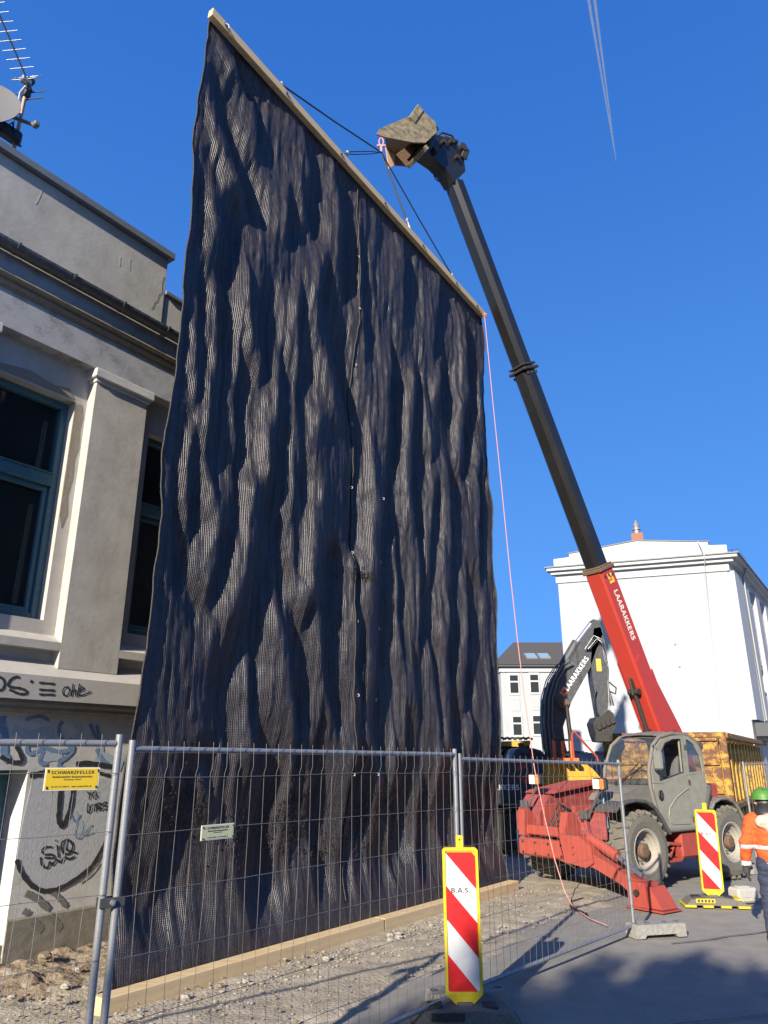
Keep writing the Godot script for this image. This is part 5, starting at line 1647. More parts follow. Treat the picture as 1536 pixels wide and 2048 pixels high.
	obj("steering_wheel", st, M.plastic_black, t)
	st = S()
	bx(st, Vector3(0.80, 1.98, -1.20), Vector3(0.06, 0.30, 0.16), 0.025, Basis(Vector3.UP, 0.3))
	tube(st, [Vector3(0.70, 2.2, -1.05), Vector3(0.78, 2.24, -1.15), Vector3(0.80, 2.1, -1.19)], 0.012, 6)
	obj("mirror", st, M.mirror_grey, t)
	st = S()
	lathe(st, [Vector2(0.0, -0.03), Vector2(0.07, -0.03), Vector2(0.085, 0.0), Vector2(0.07, 0.05), Vector2(0.0, 0.06)], 14, Transform3D(Basis(Vector3.UP, 0.0), Vector3(-0.82, 2.22, -0.95)))
	obj("work_lamp", st, M.fender_black, t)

# ---------------------------------------------------------------- excavator behind
func build_excavator() -> void:
	var e := thing("excavator", "dark grey and yellow excavator with bent boom standing beside the white building", "excavator", Transform3D(Basis(), Vector3(0, 0, -18.5)))
	var K := 0.925
	var sc := func(a: Array) -> Array:
		var r := []
		for i in range(0, a.size(), 2):
			r.append(a[i] * K); r.append(2.0 + (a[i + 1] - 2.0) * K)
		return r
	var V := func(x: float, y: float, z: float) -> Vector3:
		return Vector3(x * K, 2.0 + (y - 2.0) * K, z)
	var st := S()
	prism(st, sc.call([5.63, 5.57, 5.51, 5.33, 4.81, 4.5, 4.59, 4.18, 4.28, 3.79, 4.13, 3.3, 4.10, 2.6, 4.2, 1.9, 4.7, 1.9, 4.62, 2.4, 4.60, 2.78, 4.87, 3.42, 5.45, 4.31, 5.62, 4.72, 5.86, 5.2, 5.78, 5.52]), -0.2, 0.2)
	var boom := obj("boom", st, M.digger_grey, e)
	st = S()
	prism(st, sc.call([5.62, 5.32, 5.80, 5.36, 5.88, 5.0, 5.9, 4.5, 5.88, 3.7, 5.76, 3.06, 5.55, 3.0, 5.47, 3.94, 5.46, 4.46]), -0.2, 0.2)
	var arm := obj("arm", st, M.digger_grey, e)
	st = S()
	bx(st, V.call(5.66, 4.35, 0.205), Vector3(0.12, 0.3, 0.01))
	obj("sticker", st, M.letter_yellow, arm)
	st = S()
	prism(st, sc.call([5.35, 2.87, 5.45, 3.02, 5.62, 3.05, 5.80, 3.2, 5.90, 3.1, 5.95, 2.78, 5.82, 2.62, 5.80, 2.44, 5.72, 2.4, 5.46, 2.42, 5.40, 2.6]), -0.3, 0.3)
	for k in 4:
		cyl(st, V.call(5.48 + 0.12 * k, 2.78 + 0.05 * k, -0.36), V.call(5.48 + 0.12 * k, 2.78 + 0.05 * k, 0.36), 0.07, 0.07, 10)
	bx(st, V.call(5.56, 2.5, 0.32), Vector3(0.36, 0.16, 0.06), 0.01)
	obj("coupler", st, M.iron_dark, arm)
	st = S()
	cyl(st, V.call(4.74, 4.33, 0.1), V.call(5.16, 4.96, 0.1), 0.12, 0.12, 14)
	obj("arm_ram", st, M.digger_grey, boom)
	st = S()
	cyl(st, V.call(5.16, 4.96, 0.1), V.call(5.58, 5.46, 0.1), 0.055, 0.055, 10)
	obj("ram_rod", st, M.steel_bright, boom)
	st = S()
	cyl(st, V.call(4.68, 3.3, 0.38), V.call(4.76, 1.9, 0.38), 0.05, 0.05, 10)
	obj("lift_ram", st, M.iron_dark, boom)
	st = S()
	cyl(st, V.call(4.62, 3.36, -0.3), V.call(4.62, 3.36, 0.4), 0.12, 0.12, 14)
	cyl(st, V.call(4.62, 3.36, 0.4), V.call(4.62, 3.36, 0.46), 0.06, 0.06, 10)
	obj("pin", st, M.bucket_rust, boom)
	for k in 7:
		st = S()
		var o := 0.05 * k
		tube(st, [V.call(4.02 + o, 2.0, 0.34), V.call(3.99 + o, 2.9, 0.36), V.call(4.05 + o, 3.5, 0.36), V.call(4.22 + o, 3.95, 0.34), V.call(4.45 + o, 4.28, 0.33), V.call(4.66 + o, 4.42 + 0.05 * sin(k * 2.0), 0.32)], 0.014, 5)
		obj("hose", st, M.plastic_black if k % 2 else M.mirror_grey, boom)
	for k in 4:
		st = S()
		var o := 0.04 * k
		tube(st, [V.call(5.30 + o, 4.75, 0.32), V.call(5.55 + o, 5.1 - o, 0.36), V.call(5.74, 5.0 - o, 0.38), V.call(5.78 + o * 0.5, 4.5, 0.34), V.call(5.86, 4.3 - o, 0.33), V.call(5.82, 3.8, 0.32), V.call(5.80 + o, 3.3, 0.32)], 0.015, 5)
		obj("hose", st, M.plastic_black if k % 2 else M.cable_grey, arm)
	st = S()
	tube(st, [V.call(5.86, 3.9, 0.3), V.call(6.03, 3.75, 0.3), V.call(6.0, 3.6, 0.3), V.call(5.86, 3.66, 0.3)], 0.02, 5)
	tube(st, [V.call(5.5, 3.7, 0.3), V.call(5.4, 3.4, 0.3), V.call(5.42, 3.2, 0.3), V.call(5.5, 3.1, 0.3)], 0.02, 5)
	obj("hose", st, M.plastic_black, arm)
	var tdir := Vector3(0.60, 0.80, 0).normalized()
	var tb := Basis(tdir, Vector3(-tdir.y, tdir.x, 0), Vector3(0, 0, 1))
	lettering("lettering", "LAARAKKERS", 0.118, M.lamp_white, Transform3D(tb, V.call(5.06, 4.13, 0.203)), boom)
	st = S()
	var lx := Transform3D(tb, V.call(4.70, 3.67, 0.201))
	prism(st, [-0.10, 0.08, -0.04, 0.08, -0.04, -0.02, 0.02, -0.02, 0.02, -0.08, -0.10, -0.08], 0.0, 0.003, lx)
	prism(st, [0.10, -0.08, 0.045, -0.08, 0.045, 0.02, -0.015, 0.02, -0.015, 0.08, 0.10, 0.08], 0.0, 0.003, lx)
	obj("emblem", st, M.letter_orange, boom)
	# upper carriage seen from behind: counterweight, yellow side, cab roof, rails
	var V2 := func(x: float, y: float, z: float) -> Vector3:
		return Vector3(x * 0.955, 2.0 + (y - 2.0) * 0.955, z)
	var sc2 := func(a: Array) -> Array:
		var r := []
		for i in range(0, a.size(), 2):
			r.append(a[i] * 0.955); r.append(2.0 + (a[i + 1] - 2.0) * 0.955)
		return r
	st = S()
	prism(st, sc2.call([2.2, 1.02, 3.62, 1.02, 3.70, 1.2, 3.74, 1.95, 2.2, 1.95]), 0.0, 0.9)
	var cw := obj("counterweight", st, M.digger_navy, e)
	lettering("lettering", "LAARAKKERS", 0.115, M.lamp_white, Transform3D(Basis(), V2.call(2.66, 1.37, 0.902)), cw)
	st = S()
	prism(st, sc2.call([3.12, 1.58, 3.3, 1.62, 3.42, 1.78, 3.42, 1.5, 3.3, 1.44]), 0.9, 0.904)
	prism(st, sc2.call([3.14, 1.72, 3.36, 1.82, 3.36, 1.88, 3.14, 1.86]), 0.9, 0.904)
	obj("emblem", st, M.red, cw)
	st = S()
	prism(st, sc2.call([2.6, 1.96, 3.06, 1.96, 3.10, 2.06, 3.19, 2.22, 3.3, 2.26, 3.62, 2.25, 3.8, 2.2, 3.99, 2.0, 3.99, 1.96]), -0.9, 0.5)
	var hood := obj("engine_hood", st, M.digger_navy, e)
	st = S()
	for k in 9:
		bx(st, V2.call(3.56 + 0.045 * k, 2.12 - 0.012 * k, 0.505), Vector3(0.02, 0.24 - 0.016 * k, 0.012), 0.0)
	obj("grille", st, M.iron_dark, hood)
	st = S()
	tube(st, [V2.call(3.36, 2.14, 0.51), V2.call(3.42, 2.08, 0.54), V2.call(3.50, 2.10, 0.54), V2.call(3.50, 2.16, 0.51)], 0.02, 6)
	obj("handle", st, M.plastic_black, hood)
	st = S()
	prism(st, sc2.call([3.74, 0.9, 3.75, 1.93, 4.75, 1.93, 4.95, 1.78, 5.12, 1.58, 5.12, 0.9]), -1.4, 0.75)
	obj("side_cover", st, M.digger_yellow, e)
	st = S()
	prism(st, sc2.call([3.0, 2.33, 3.14, 2.44, 3.85, 2.46, 3.84, 2.36, 3.67, 2.30]), -2.2, -0.95)
	var cab := obj("cab_roof", st, M.digger_yellow, e)
	st = S()
	for k in 6:
		tube(st, [V2.call(2.98 + 0.14 * k, 2.49, -0.9), V2.call(3.10 + 0.14 * k, 2.53, -0.9), V2.call(3.2 + 0.14 * k, 2.49, -0.9)], 0.03, 6)
	bx(st, V2.call(2.98, 2.36, -0.86), Vector3(0.12, 0.12, 0.1), 0.02)
	obj("work_lamps", st, M.iron_dark, cab)
	st = S()
	bx(st, V2.call(3.35, 1.9, -1.6), Vector3(0.95, 1.0, 1.1), 0.02)
	obj("cab", st, M.pane_dark, e)
	st = S()
	prism(st, sc2.call([3.44, 2.38, 3.54, 2.40, 3.66, 2.26, 3.62, 2.2, 3.5, 2.22]), -0.6, -0.4)
	obj("exhaust", st, M.bucket_rust, e)
	for k in 3:
		st = S()
		bx(st, V2.call(4.04 + 0.21 * k, 2.2, 0.8), Vector3(0.035, 0.46, 0.035), 0.006)
		bx(st, V2.call(4.08 + 0.21 * k, 2.2, 0.8), Vector3(0.02, 0.44, 0.04), 0.004)
		bx(st, V2.call(4.05 + 0.21 * k, 1.98, 0.8), Vector3(0.13, 0.08, 0.8), 0.01)
		obj("rail_post", st, M.orange, e)
	st = S()
	tube(st, [V2.call(4.04, 2.44, 0.8), V2.call(4.47, 2.43, 0.8)], 0.028, 6)
	tube(st, [V2.call(4.04, 2.1, 0.8), V2.call(4.47, 2.1, 0.8)], 0.02, 6)
	obj("rail", st, M.iron_dark, e)
	st = S()
	tube(st, [V2.call(4.5, 1.95, 0.86), V2.call(4.49, 2.5, 0.86), V2.call(4.51, 2.6, 0.86), V2.call(4.56, 2.61, 0.86), V2.call(4.7, 2.45, 0.84), V2.call(5.06, 2.05, 0.8), V2.call(5.08, 1.95, 0.8)], 0.026, 6)
	obj("handrail", st, M.red_dusty, e)
	# undercarriage with its tracks
	for q in [2.6, 4.4]:
		st = S()
		var tr := []
		for k in 28:
			var an := TAU * k / 28.0
			tr.append(clampf(cos(an) * 3.0, -1.5, 1.5)); tr.append(0.5 + sin(an) * 0.45)
		prism(st, tr, q - 0.3, q + 0.3, Transform3D(Basis(Vector3(0, 0, 1), Vector3(0, 1, 0), Vector3(-1, 0, 0)), Vector3(0, 0, 0)).translated(Vector3(2 * q, 0, -0.6)))
		obj("track", st, M.iron_dark, e)
	st = S()
	bx(st, Vector3(3.5, 0.72, -0.6), Vector3(2.2, 0.5, 1.4), 0.05)
	obj("turntable", st, M.iron_dark, e)

# ---------------------------------------------------------------- the skip
func build_skip() -> void:
	var ex := Vector3(0.505, 0, -0.863).normalized()
	var t := thing("skip_container", "big open skip, rusty brown with flaking yellow paint and ribbed sides, behind the telehandler", "skip", Transform3D(Basis(ex, Vector3.UP, Vector3(-ex.z, 0, ex.x)), Vector3(7.94, 0, -18.0)))
	var L := 11.0
	var W := 2.75
	var st := S()
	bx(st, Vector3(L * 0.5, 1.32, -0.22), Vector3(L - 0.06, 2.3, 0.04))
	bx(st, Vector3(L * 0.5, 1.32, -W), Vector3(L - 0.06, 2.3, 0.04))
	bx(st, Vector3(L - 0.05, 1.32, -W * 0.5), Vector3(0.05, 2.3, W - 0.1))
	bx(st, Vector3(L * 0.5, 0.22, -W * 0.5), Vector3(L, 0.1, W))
	obj("side_wall", st, M.skip_rust, t)  # rust, its dark tone also painting shade into the gaps between ribs
	st = S()
	bx(st, Vector3(0.03, 1.36, -W * 0.5 - 0.06), Vector3(0.05, 2.36, W - 0.22))
	var door := obj("end_wall", st, M.skip_rust, t)
	st = S()
	for q in [[0.24, 0.12], [1.28, 0.08], [1.9, 0.07], [2.46, 0.12]]:
		bx(st, Vector3(-0.02, q[0], -W * 0.5 - 0.06), Vector3(0.07, q[1], W - 0.24), 0.01)
	bx(st, Vector3(-0.02, 1.35, -0.75), Vector3(0.065, 2.1, 0.07), 0.01)
	bx(st, Vector3(-0.02, 1.35, -W + 0.75), Vector3(0.065, 2.1, 0.07), 0.01)
	obj("end_frame", st, M.skip_rust, door)
	for q in [0.55, 1.25, 2.0]:
		st = S()
		cyl(st, Vector3(-0.02, q - 0.12, -0.06), Vector3(-0.02, q + 0.12, -0.06), 0.04, 0.04, 10)
		obj("hinge", st, M.skip_rust, door)
	st = S()
	bx(st, Vector3(0.0, 1.3, -0.06), Vector3(0.14, 2.6, 0.16), 0.02)
	obj("corner_post", st, M.skip_rust, t)
	st = S()
	bx(st, Vector3(0.0, 1.3, -W), Vector3(0.14, 2.6, 0.16), 0.02)
	obj("corner_post", st, M.skip_rust, t)
	st = S()
	bx(st, Vector3(L * 0.5, 2.52, -0.04), Vector3(L, 0.14, 0.20), 0.02)
	bx(st, Vector3(L * 0.5, 2.52, -W), Vector3(L, 0.14, 0.20), 0.02)
	bx(st, Vector3(0.0, 2.54, -W * 0.5 - 0.03), Vector3(0.16, 0.13, W - 0.2), 0.02)
	bx(st, Vector3(L * 0.5, 0.95, -0.05), Vector3(L - 0.2, 0.14, 0.12), 0.02)
	bx(st, Vector3(L * 0.5, 0.12, -0.06), Vector3(L - 0.2, 0.2, 0.14), 0.02)
	obj("rim", st, M.skip_rust, t)
	var rib_hi := S()
	prism(rib_hi, [-0.25, 1.03, -0.25, 2.22, -0.1, 2.42, 0.1, 2.42, 0.25, 2.22, 0.25, 1.03], -0.20, -0.12)
	prism(rib_hi, [-0.19, 1.03, -0.19, 2.2, -0.06, 2.37, 0.06, 2.37, 0.19, 2.2, 0.19, 1.03], -0.12, -0.06)
	var m_hi := rib_hi.commit()
	var rib_lo := S()
	prism(rib_lo, [-0.25, 0.23, -0.25, 0.74, -0.1, 0.87, 0.1, 0.87, 0.25, 0.74, 0.25, 0.23], -0.20, -0.12)
	prism(rib_lo, [-0.19, 0.23, -0.19, 0.72, -0.06, 0.84, 0.06, 0.84, 0.19, 0.72, 0.19, 0.23], -0.12, -0.06)
	var m_lo := rib_lo.commit()
	var x := 0.5
	while x < L - 0.2:
		inst("rib", m_hi, M.skip_yellow, Transform3D(Basis(), Vector3(x, 0, 0)), t)
		inst("rib", m_lo, M.skip_yellow, Transform3D(Basis(), Vector3(x, 0, 0)), t)
		x += 0.82

# ---------------------------------------------------------------- fences
func fence_panel(p0: Vector3, p1: Vector3, h0: float, h1: float, label: String) -> Node3D:
	var ex := (p1 - p0)
	ex.y = 0
	var w := ex.length()
	ex = ex.normalized()
	var f := thing("site_fence", label, "fence", Transform3D(Basis(ex, Vector3.UP, Vector3(-ex.z, 0, ex.x)), p0), "wire mesh site fence panels")
	var st := S()
	cyl(st, Vector3(0, 0.02, 0), Vector3(0, h0, 0), 0.021, 0.021, 12)
	obj("post", st, M.galvanised, f)
	st = S()
	cyl(st, Vector3(w, 0.02, 0), Vector3(w, h1, 0), 0.021, 0.021, 12)
	obj("post", st, M.galvanised, f)
	st = S()
	cyl(st, Vector3(0.02, h0 - 0.05, 0), Vector3(w - 0.02, h1 - 0.05, 0), 0.019, 0.019, 10)
	obj("rail", st, M.galvanised, f)
	st = S()
	cyl(st, Vector3(0.02, 0.12, 0), Vector3(w - 0.02, 0.12, 0), 0.019, 0.019, 10)
	obj("rail", st, M.galvanised, f)
	st = S()
	var n := int(w / 0.113)
	var rg := RandomNumberGenerator.new()
	rg.seed = int(p0.x * 100) + 7
	for k in range(1, n):
		var x := k * w / n
		var top := lerpf(h0, h1, x / w) - 0.05
		var b := rg.randf_range(-0.012, 0.012)
		tube(st, [Vector3(x, 0.10, 0.02), Vector3(x + b, 0.7, 0.022 + b), Vector3(x - b, 1.3, 0.022 - b), Vector3(x, top - 0.14, 0.02), Vector3(x + 0.002, top - 0.10, 0.035), Vector3(x, top + 0.05, 0.03)], 0.0017, 4)
	for y in [0.35, 0.65, 0.95, 1.25, 1.55, 1.85]:
		var pts := []
		for k in 9:
			pts.append(Vector3(w * k / 8.0, y * lerpf(h0, h1, k / 8.0) / 2.05 + rg.randf_range(-0.006, 0.006), 0.025))
		tube(st, pts, 0.0019, 4)
	obj("wire_mesh", st, M.wire, f, "stuff")
	return f

func fence_foot(p: Vector3, turn: float, label: String) -> void:
	var t := thing("concrete_block", label, "concrete block", Transform3D(Basis(Vector3.UP, turn), p), "concrete feet of the site fence")
	var st := S()
	var prof := [-0.34, 0.0, -0.22, 0.0, -0.20, 0.035, 0.20, 0.035, 0.22, 0.0, 0.34, 0.0, 0.33, 0.13, 0.31, 0.145, -0.31, 0.145, -0.33, 0.13]
	prism(st, prof, -0.115, 0.115)
	obj("block", st, M.concrete, t)
	st = S()
	for x in [-0.28, -0.12, 0.12, 0.28]:
		lathe(st, [Vector2(0.03, 0.1455), Vector2(0.032, 0.148), Vector2(0.024, 0.149)], 10, Transform3D(Basis(Vector3(1, 0, 0), Vector3(0, 0, -1), Vector3(0, 1, 0)), Vector3(x, 0, 0)))
	obj("socket", st, M.iron_dark, t)

func fence_clamp(p: Vector3, turn: float, label: String) -> void:
	var t := thing("fence_clamp", label, "clamp", Transform3D(Basis(Vector3.UP, turn), p), "clamps joining the fence posts")
	var st := S()
	bx(st, Vector3(0, 0, 0.027), Vector3(0.14, 0.05, 0.008), 0.002)
	bx(st, Vector3(0, 0, -0.027), Vector3(0.14, 0.05, 0.008), 0.002)
	obj("plate", st, M.clamp, t)
	st = S()
	cyl(st, Vector3(0, 0, -0.05), Vector3(0, 0, 0.05), 0.008, 0.008, 6)
	cyl(st, Vector3(0, 0, 0.03), Vector3(0, 0, 0.045), 0.016, 0.016, 6)
	obj("bolt", st, M.galvanised, t)

func fence_sign(xf: Transform3D, w: float, h: float, face_m: Material, label: String, faded: bool) -> void:
	var t := thing("fence_sign", label, "sign", xf, "")
	var st := S()
	bx(st, Vector3.ZERO, Vector3(w, h, 0.004), 0.0008)
	var pl := obj("plate", st, M.sign_rim, t)
	st = S()
	bx(st, Vector3(0, 0, 0.0022), Vector3(w * 0.955, h * 0.90, 0.0016))
	obj("print", st, face_m, pl)
	var z := 0.0034
	lettering("lettering", "SCHWARZFELLER", h * 0.145, M.sign_ink, Transform3D(Basis().scaled(Vector3(1.25, 1, 1)), Vector3(0, h * 0.285, z)), t, 700, 0.0006)
	lettering("lettering", "Bundesweiter Bauzaunservice", h * 0.092, M.sign_ink, Transform3D(Basis(), Vector3(0, h * 0.095, z)), t, 700, 0.0006)
	lettering("lettering", "Vermietung / Verkauf", h * 0.06, M.sign_ink, Transform3D(Basis(), Vector3(0, -h * 0.025, z)), t, 400, 0.0006)
	lettering("lettering", "Tel. 02173 / 8984-0    www.schwarzfeller.de", h * 0.07, M.sign_ink, Transform3D(Basis(), Vector3(0, -h * 0.33, z)), t, 400, 0.0006)
	for q in [[-0.46, 0.36], [0.46, 0.36], [-0.45, -0.36], [0.45, -0.36]]:
		st = S()
		bx(st, Vector3(w * q[0], h * q[1], 0.005), Vector3(0.003, h * 0.12, 0.006))
		obj("tie", st, M.plastic_black if not faded else M.sign_ink, t)

func build_fences() -> void:
	var A := Vector3(-4.13, 0, -2.26)
	var B := Vector3(-1.47, 0, -4.53)
	var Cc := Vector3(0.68, 0, -7.29)
	var D := Vector3(2.98, 0, -9.94)
	var d1 := (B - A).normalized()
	var d2 := (Cc - B).normalized()
	var d3 := (D - Cc).normalized()
	var f1 := fence_panel(A, B - d1 * 0.08, 2.12, 2.135, "mesh fence panel carrying the bright yellow sign, before the graffiti wall")
	var f2 := fence_panel(B, Cc - d2 * 0.035, 2.105, 2.09, "mesh fence panel carrying the faded pale sign, before the black curtain")
	var f3 := fence_panel(Cc + d3 * 0.04, D, 2.05, 1.99, "mesh fence panel in front of the telehandler's stabiliser")
	fence_panel(Vector3(6.98, 0, -15.2), Vector3(9.55, 0, -17.4), 1.95, 1.95, "mesh fence panel standing before the yellow skip ribs")
	fence_foot(A, 0.7, "concrete fence foot at the near end of the graffiti wall fence")
	fence_foot(B + d2 * -0.04, 0.9, "concrete fence foot where the graffiti wall and curtain fences meet")
	fence_foot(Cc + Vector3(0.02, 0, 0.03), 0.15, "concrete fence foot beside the striped beacon at the road edge")
	fence_foot(D + Vector3(0.27, 0, -0.03), 0.25, "concrete fence foot lying by the red stabiliser foot")
	fence_foot(Vector3(6.98, 0, -15.2), 0.6, "concrete fence foot under the fence by the skip")
	fence_foot(Vector3(9.55, 0, -17.4), 0.6, "concrete fence foot at the hidden end of the skip fence")
	fence_clamp(B + Vector3(-0.025, 1.26, 0.02), atan2(-d1.z, d1.x), "dark steel clamp joining the two posts beside the curtain's edge")
	fence_clamp(Cc + Vector3(0.0, 1.22, 0.0), atan2(-d3.z, d3.x), "dark steel clamp joining two posts above the striped beacon")
	fence_sign(f1.transform * Transform3D(Basis(), Vector3(3.165, 1.897, 0.034)), 0.292, 0.117, M.sign_yellow, "bright yellow fence hire sign with black lettering before the graffiti wall", false)
	fence_sign(f2.transform * Transform3D(Basis(), Vector3(0.654, 1.568, 0.034)), 0.262, 0.088, M.sign_faded, "faded pale yellow fence hire sign in front of the black curtain", true)

# ---------------------------------------------------------------- beacons
func beacon(xf: Transform3D, lean: Basis, label: String, base_label: String, plain: bool) -> void:
	var w := 0.30
	var y0 := 0.20
	var y1 := 1.285
	var t := thing("warning_beacon", label, "beacon", Transform3D(xf.basis * lean, xf.origin), "red and white warning beacons")
	var st := S()
	# hollow yellow body with rounded rim and pointed foot
	var outer := [-0.15, y0, -0.15, y1 - 0.02, -0.13, y1, 0.13, y1, 0.15, y1 - 0.02, 0.15, y0]
	var inner := [-0.128, y0 + 0.02, -0.128, y1 - 0.035, -0.12, y1 - 0.025, 0.12, y1 - 0.025, 0.128, y1 - 0.035, 0.128, y0 + 0.02]
	ring(st, outer, inner, -0.025, 0.025)
	prism(st, inner, -0.022, 0.012)
	prism(st, [-0.15, y0, -0.035, y0 - 0.10, 0.035, y0 - 0.10, 0.15, y0], -0.02, 0.02)
	prism(st, [-0.03, y1, -0.03, y1 + 0.085, -0.02, y1 + 0.095, 0.02, y1 + 0.095, 0.03, y1 + 0.085, 0.03, y1], -0.008, 0.008)
	bx(st, Vector3(0, y0 - 0.13, 0), Vector3(0.05, 0.08, 0.035), 0.006)
	var body := obj("body", st, M.beacon_yellow, t)
	# diagonal stripes, cut from parallel bands
	var x0 := -0.127
	var x1 := 0.127
	var b0 := y0 + 0.021
	var b1 := y1 - 0.037
	var pane := P2([x0, b0, x1, b0, x1, b1, x0, b1])
	var bh := (b1 - b0) / 4.05
	var drop := 1.12
	for k in range(-1, 5):
		var ya := b1 - k * bh
		var band := P2([x0 - 0.01, ya + 0.01 * drop, x1 + 0.01, ya - (x1 - x0 + 0.01) * drop, x1 + 0.01, ya - bh - (x1 - x0 + 0.01) * drop, x0 - 0.01, ya - bh + 0.01 * drop])
		for piece in Geometry2D.intersect_polygons(pane, band):
			var flat := []
			for q in piece:
				flat.append(q.x); flat.append(q.y)
			if flat.size() < 6:
				continue
			st = S()
			prism(st, flat, 0.0125, 0.0145)
			obj("stripe", st, M.beacon_white if posmod(k, 2) == 0 else M.beacon_red, body)
	lettering("lettering", "B.A.S.", 0.035, M.sign_ink, Transform3D(Basis().scaled(Vector3(1.3, 1, 1)), Vector3(-0.005, y0 + 0.755, 0.0152)), body, 700, 0.001)
	st = S()
	cyl(st, Vector3(0, y1 + 0.06, -0.009), Vector3(0, y1 + 0.06, 0.0095), 0.008, 0.008, 8)
	obj("hole", st, M.sign_ink, body)
	# foot
	var f := thing("beacon_base", base_label, "beacon base", xf, "bases of the warning beacons")
	st = S()
	prism(st, [-0.42, 0.03, -0.34, 0.10, -0.12, 0.13, 0.12, 0.13, 0.34, 0.10, 0.42, 0.03], -0.18, 0.18)
	bx(st, Vector3(0, 0.135, 0), Vector3(0.13, 0.03, 0.12), 0.01)
	obj("slab", st, M.rubber_base, f)
	st = S()
	for s in [-1, 1]:
		bx(st, Vector3(s * 0.36, 0.018, 0), Vector3(0.16, 0.032, 0.4), 0.006)
		bx(st, Vector3(s * 0.12, 0.018, 0), Vector3(0.14, 0.032, 0.4), 0.006)
	bx(st, Vector3(0.30, 0.095, 0.02), Vector3(0.1, 0.05, 0.3), 0.008)
	obj("edge_strip", st, M.rubber_base if plain else M.beacon_yellow, f)
	st = S()
	bx(st, Vector3(-0.15, 0.09, 0.187), Vector3(0.26, 0.055, 0.012), 0.003)
	var plate := obj("label_plate", st, M.iron_dark if plain else M.beacon_yellow, f)
	for k in 5:
		st = S()
		bx(st, Vector3(-0.245 + 0.047 * k, 0.09, 0.194), Vector3(0.028, 0.032, 0.003))
		obj("mark", st, M.sign_ink, plate)
	for s in [-0.24, 0.2]:
		st = S()
		bx(st, Vector3(s, 0.118, 0.0), Vector3(0.12, 0.03, 0.16), 0.008)
		obj("grip", st, M.iron_dark, f)

func build_beacons() -> void:
	beacon(Transform3D(Basis(Vector3.UP, 0.0), Vector3(0.65, 0, -6.9)), Basis(Vector3(0, 0, 1), 0.004), "red and white striped beacon standing in tree shadow beside the fence post", "dark rubber base under the striped beacon beside the fence", true)
	beacon(Transform3D(Basis(Vector3.UP, -0.16), Vector3(4.74, 0, -11.86)), Basis(Vector3(0, 0, 1), -0.025), "red and white striped beacon standing before the telehandler's rear wheel", "yellow edged rubber base before the telehandler's rear wheel", false)
	var t := thing("kerb_block", "pale concrete block lying behind the yellow edged beacon base", "concrete block", Transform3D(Basis(Vector3.UP, 0.3), Vector3(5.28, 0, -12.1)))
	var st := S()
	bx(st, Vector3(0, 0.11, 0), Vector3(0.36, 0.2, 0.24), 0.03)
	obj("body", st, M.block_white, t)
	st = S()
	bx(st, Vector3(0.0, 0.2, 0), Vector3(0.2, 0.05, 0.12), 0.015)
	bx(st, Vector3(-0.04, 0.1, 0.122), Vector3(0.16, 0.012, 0.01))
	obj("grip", st, M.block_white, t)

# ---------------------------------------------------------------- person
func cap(p: Vector3, a: Vector3, b: Vector3, ra: float, rb: float) -> float:
	var d := b - a
	var t := clampf((p - a).dot(d) / maxf(d.length_squared(), 1e-6), 0.0, 1.0)
	return (p - (a + d * t)).length() - lerpf(ra, rb, t)

func bones_sdf(p: Vector3, bones: Array, k: float) -> float:
	var r := 10.0
	for q in bones:
		var d := cap(p, q[0], q[1], q[2], q[3])
		var h := clampf(0.5 + 0.5 * (r - d) / k, 0.0, 1.0)
		r = lerpf(r, d, h) - k * h * (1.0 - h)
	return r

# surface nets: one vertex in each cell that the surface crosses
func sdf_mesh(st: SurfaceTool, f: Callable, lo: Vector3, hi: Vector3, cell: float) -> void:
	var n := Vector3i(((hi - lo) / cell).ceil()) + Vector3i.ONE
	var val := PackedFloat32Array()
	val.resize(n.x * n.y * n.z)
	for z in n.z:
		for y in n.y:
			for x in n.x:
				val[(z * n.y + y) * n.x + x] = f.call(lo + Vector3(x, y, z) * cell)
	var vid := {}
	for z in n.z - 1:
		for y in n.y - 1:
			for x in n.x - 1:
				var sum := Vector3.ZERO
				var cnt := 0
				for e in EDGES:
					var a: Vector3i = Vector3i(x, y, z) + e[0]
					var b: Vector3i = Vector3i(x, y, z) + e[1]
					var va := val[(a.z * n.y + a.y) * n.x + a.x]
					var vb := val[(b.z * n.y + b.y) * n.x + b.x]
					if (va < 0.0) != (vb < 0.0):
						sum += Vector3(a).lerp(Vector3(b), va / (va - vb))
						cnt += 1
				if cnt > 0:
					vid[Vector3i(x, y, z)] = lo + sum / cnt * cell
	var nrm := {}
	for c in vid:
		var p: Vector3 = vid[c]
		var h := cell * 0.5
		nrm[c] = Vector3(f.call(p + Vector3(h, 0, 0)) - f.call(p - Vector3(h, 0, 0)), f.call(p + Vector3(0, h, 0)) - f.call(p - Vector3(0, h, 0)), f.call(p + Vector3(0, 0, h)) - f.call(p - Vector3(0, 0, h))).normalized()
	for z in range(1, n.z - 1):
		for y in range(1, n.y - 1):
			for x in range(1, n.x - 1):
				var v0 := val[(z * n.y + y) * n.x + x]
				for ax in 3:
					var o := Vector3i.ZERO
					o[ax] = 1
					var v1 := val[((z + o.z) * n.y + y + o.y) * n.x + x + o.x]
					if (v0 < 0.0) == (v1 < 0.0):
						continue
					var u := Vector3i.ZERO
					var w := Vector3i.ZERO
					u[(ax + 1) % 3] = 1
					w[(ax + 2) % 3] = 1
					var c := Vector3i(x, y, z)
					var q := [c, c - u, c - u - w, c - w]
					if not (vid.has(q[0]) and vid.has(q[1]) and vid.has(q[2]) and vid.has(q[3])):
						continue
					tri(st, vid[q[0]], vid[q[1]], vid[q[2]], nrm[q[0]], nrm[q[1]], nrm[q[2]])
					tri(st, vid[q[0]], vid[q[2]], vid[q[3]], nrm[q[0]], nrm[q[2]], nrm[q[3]])

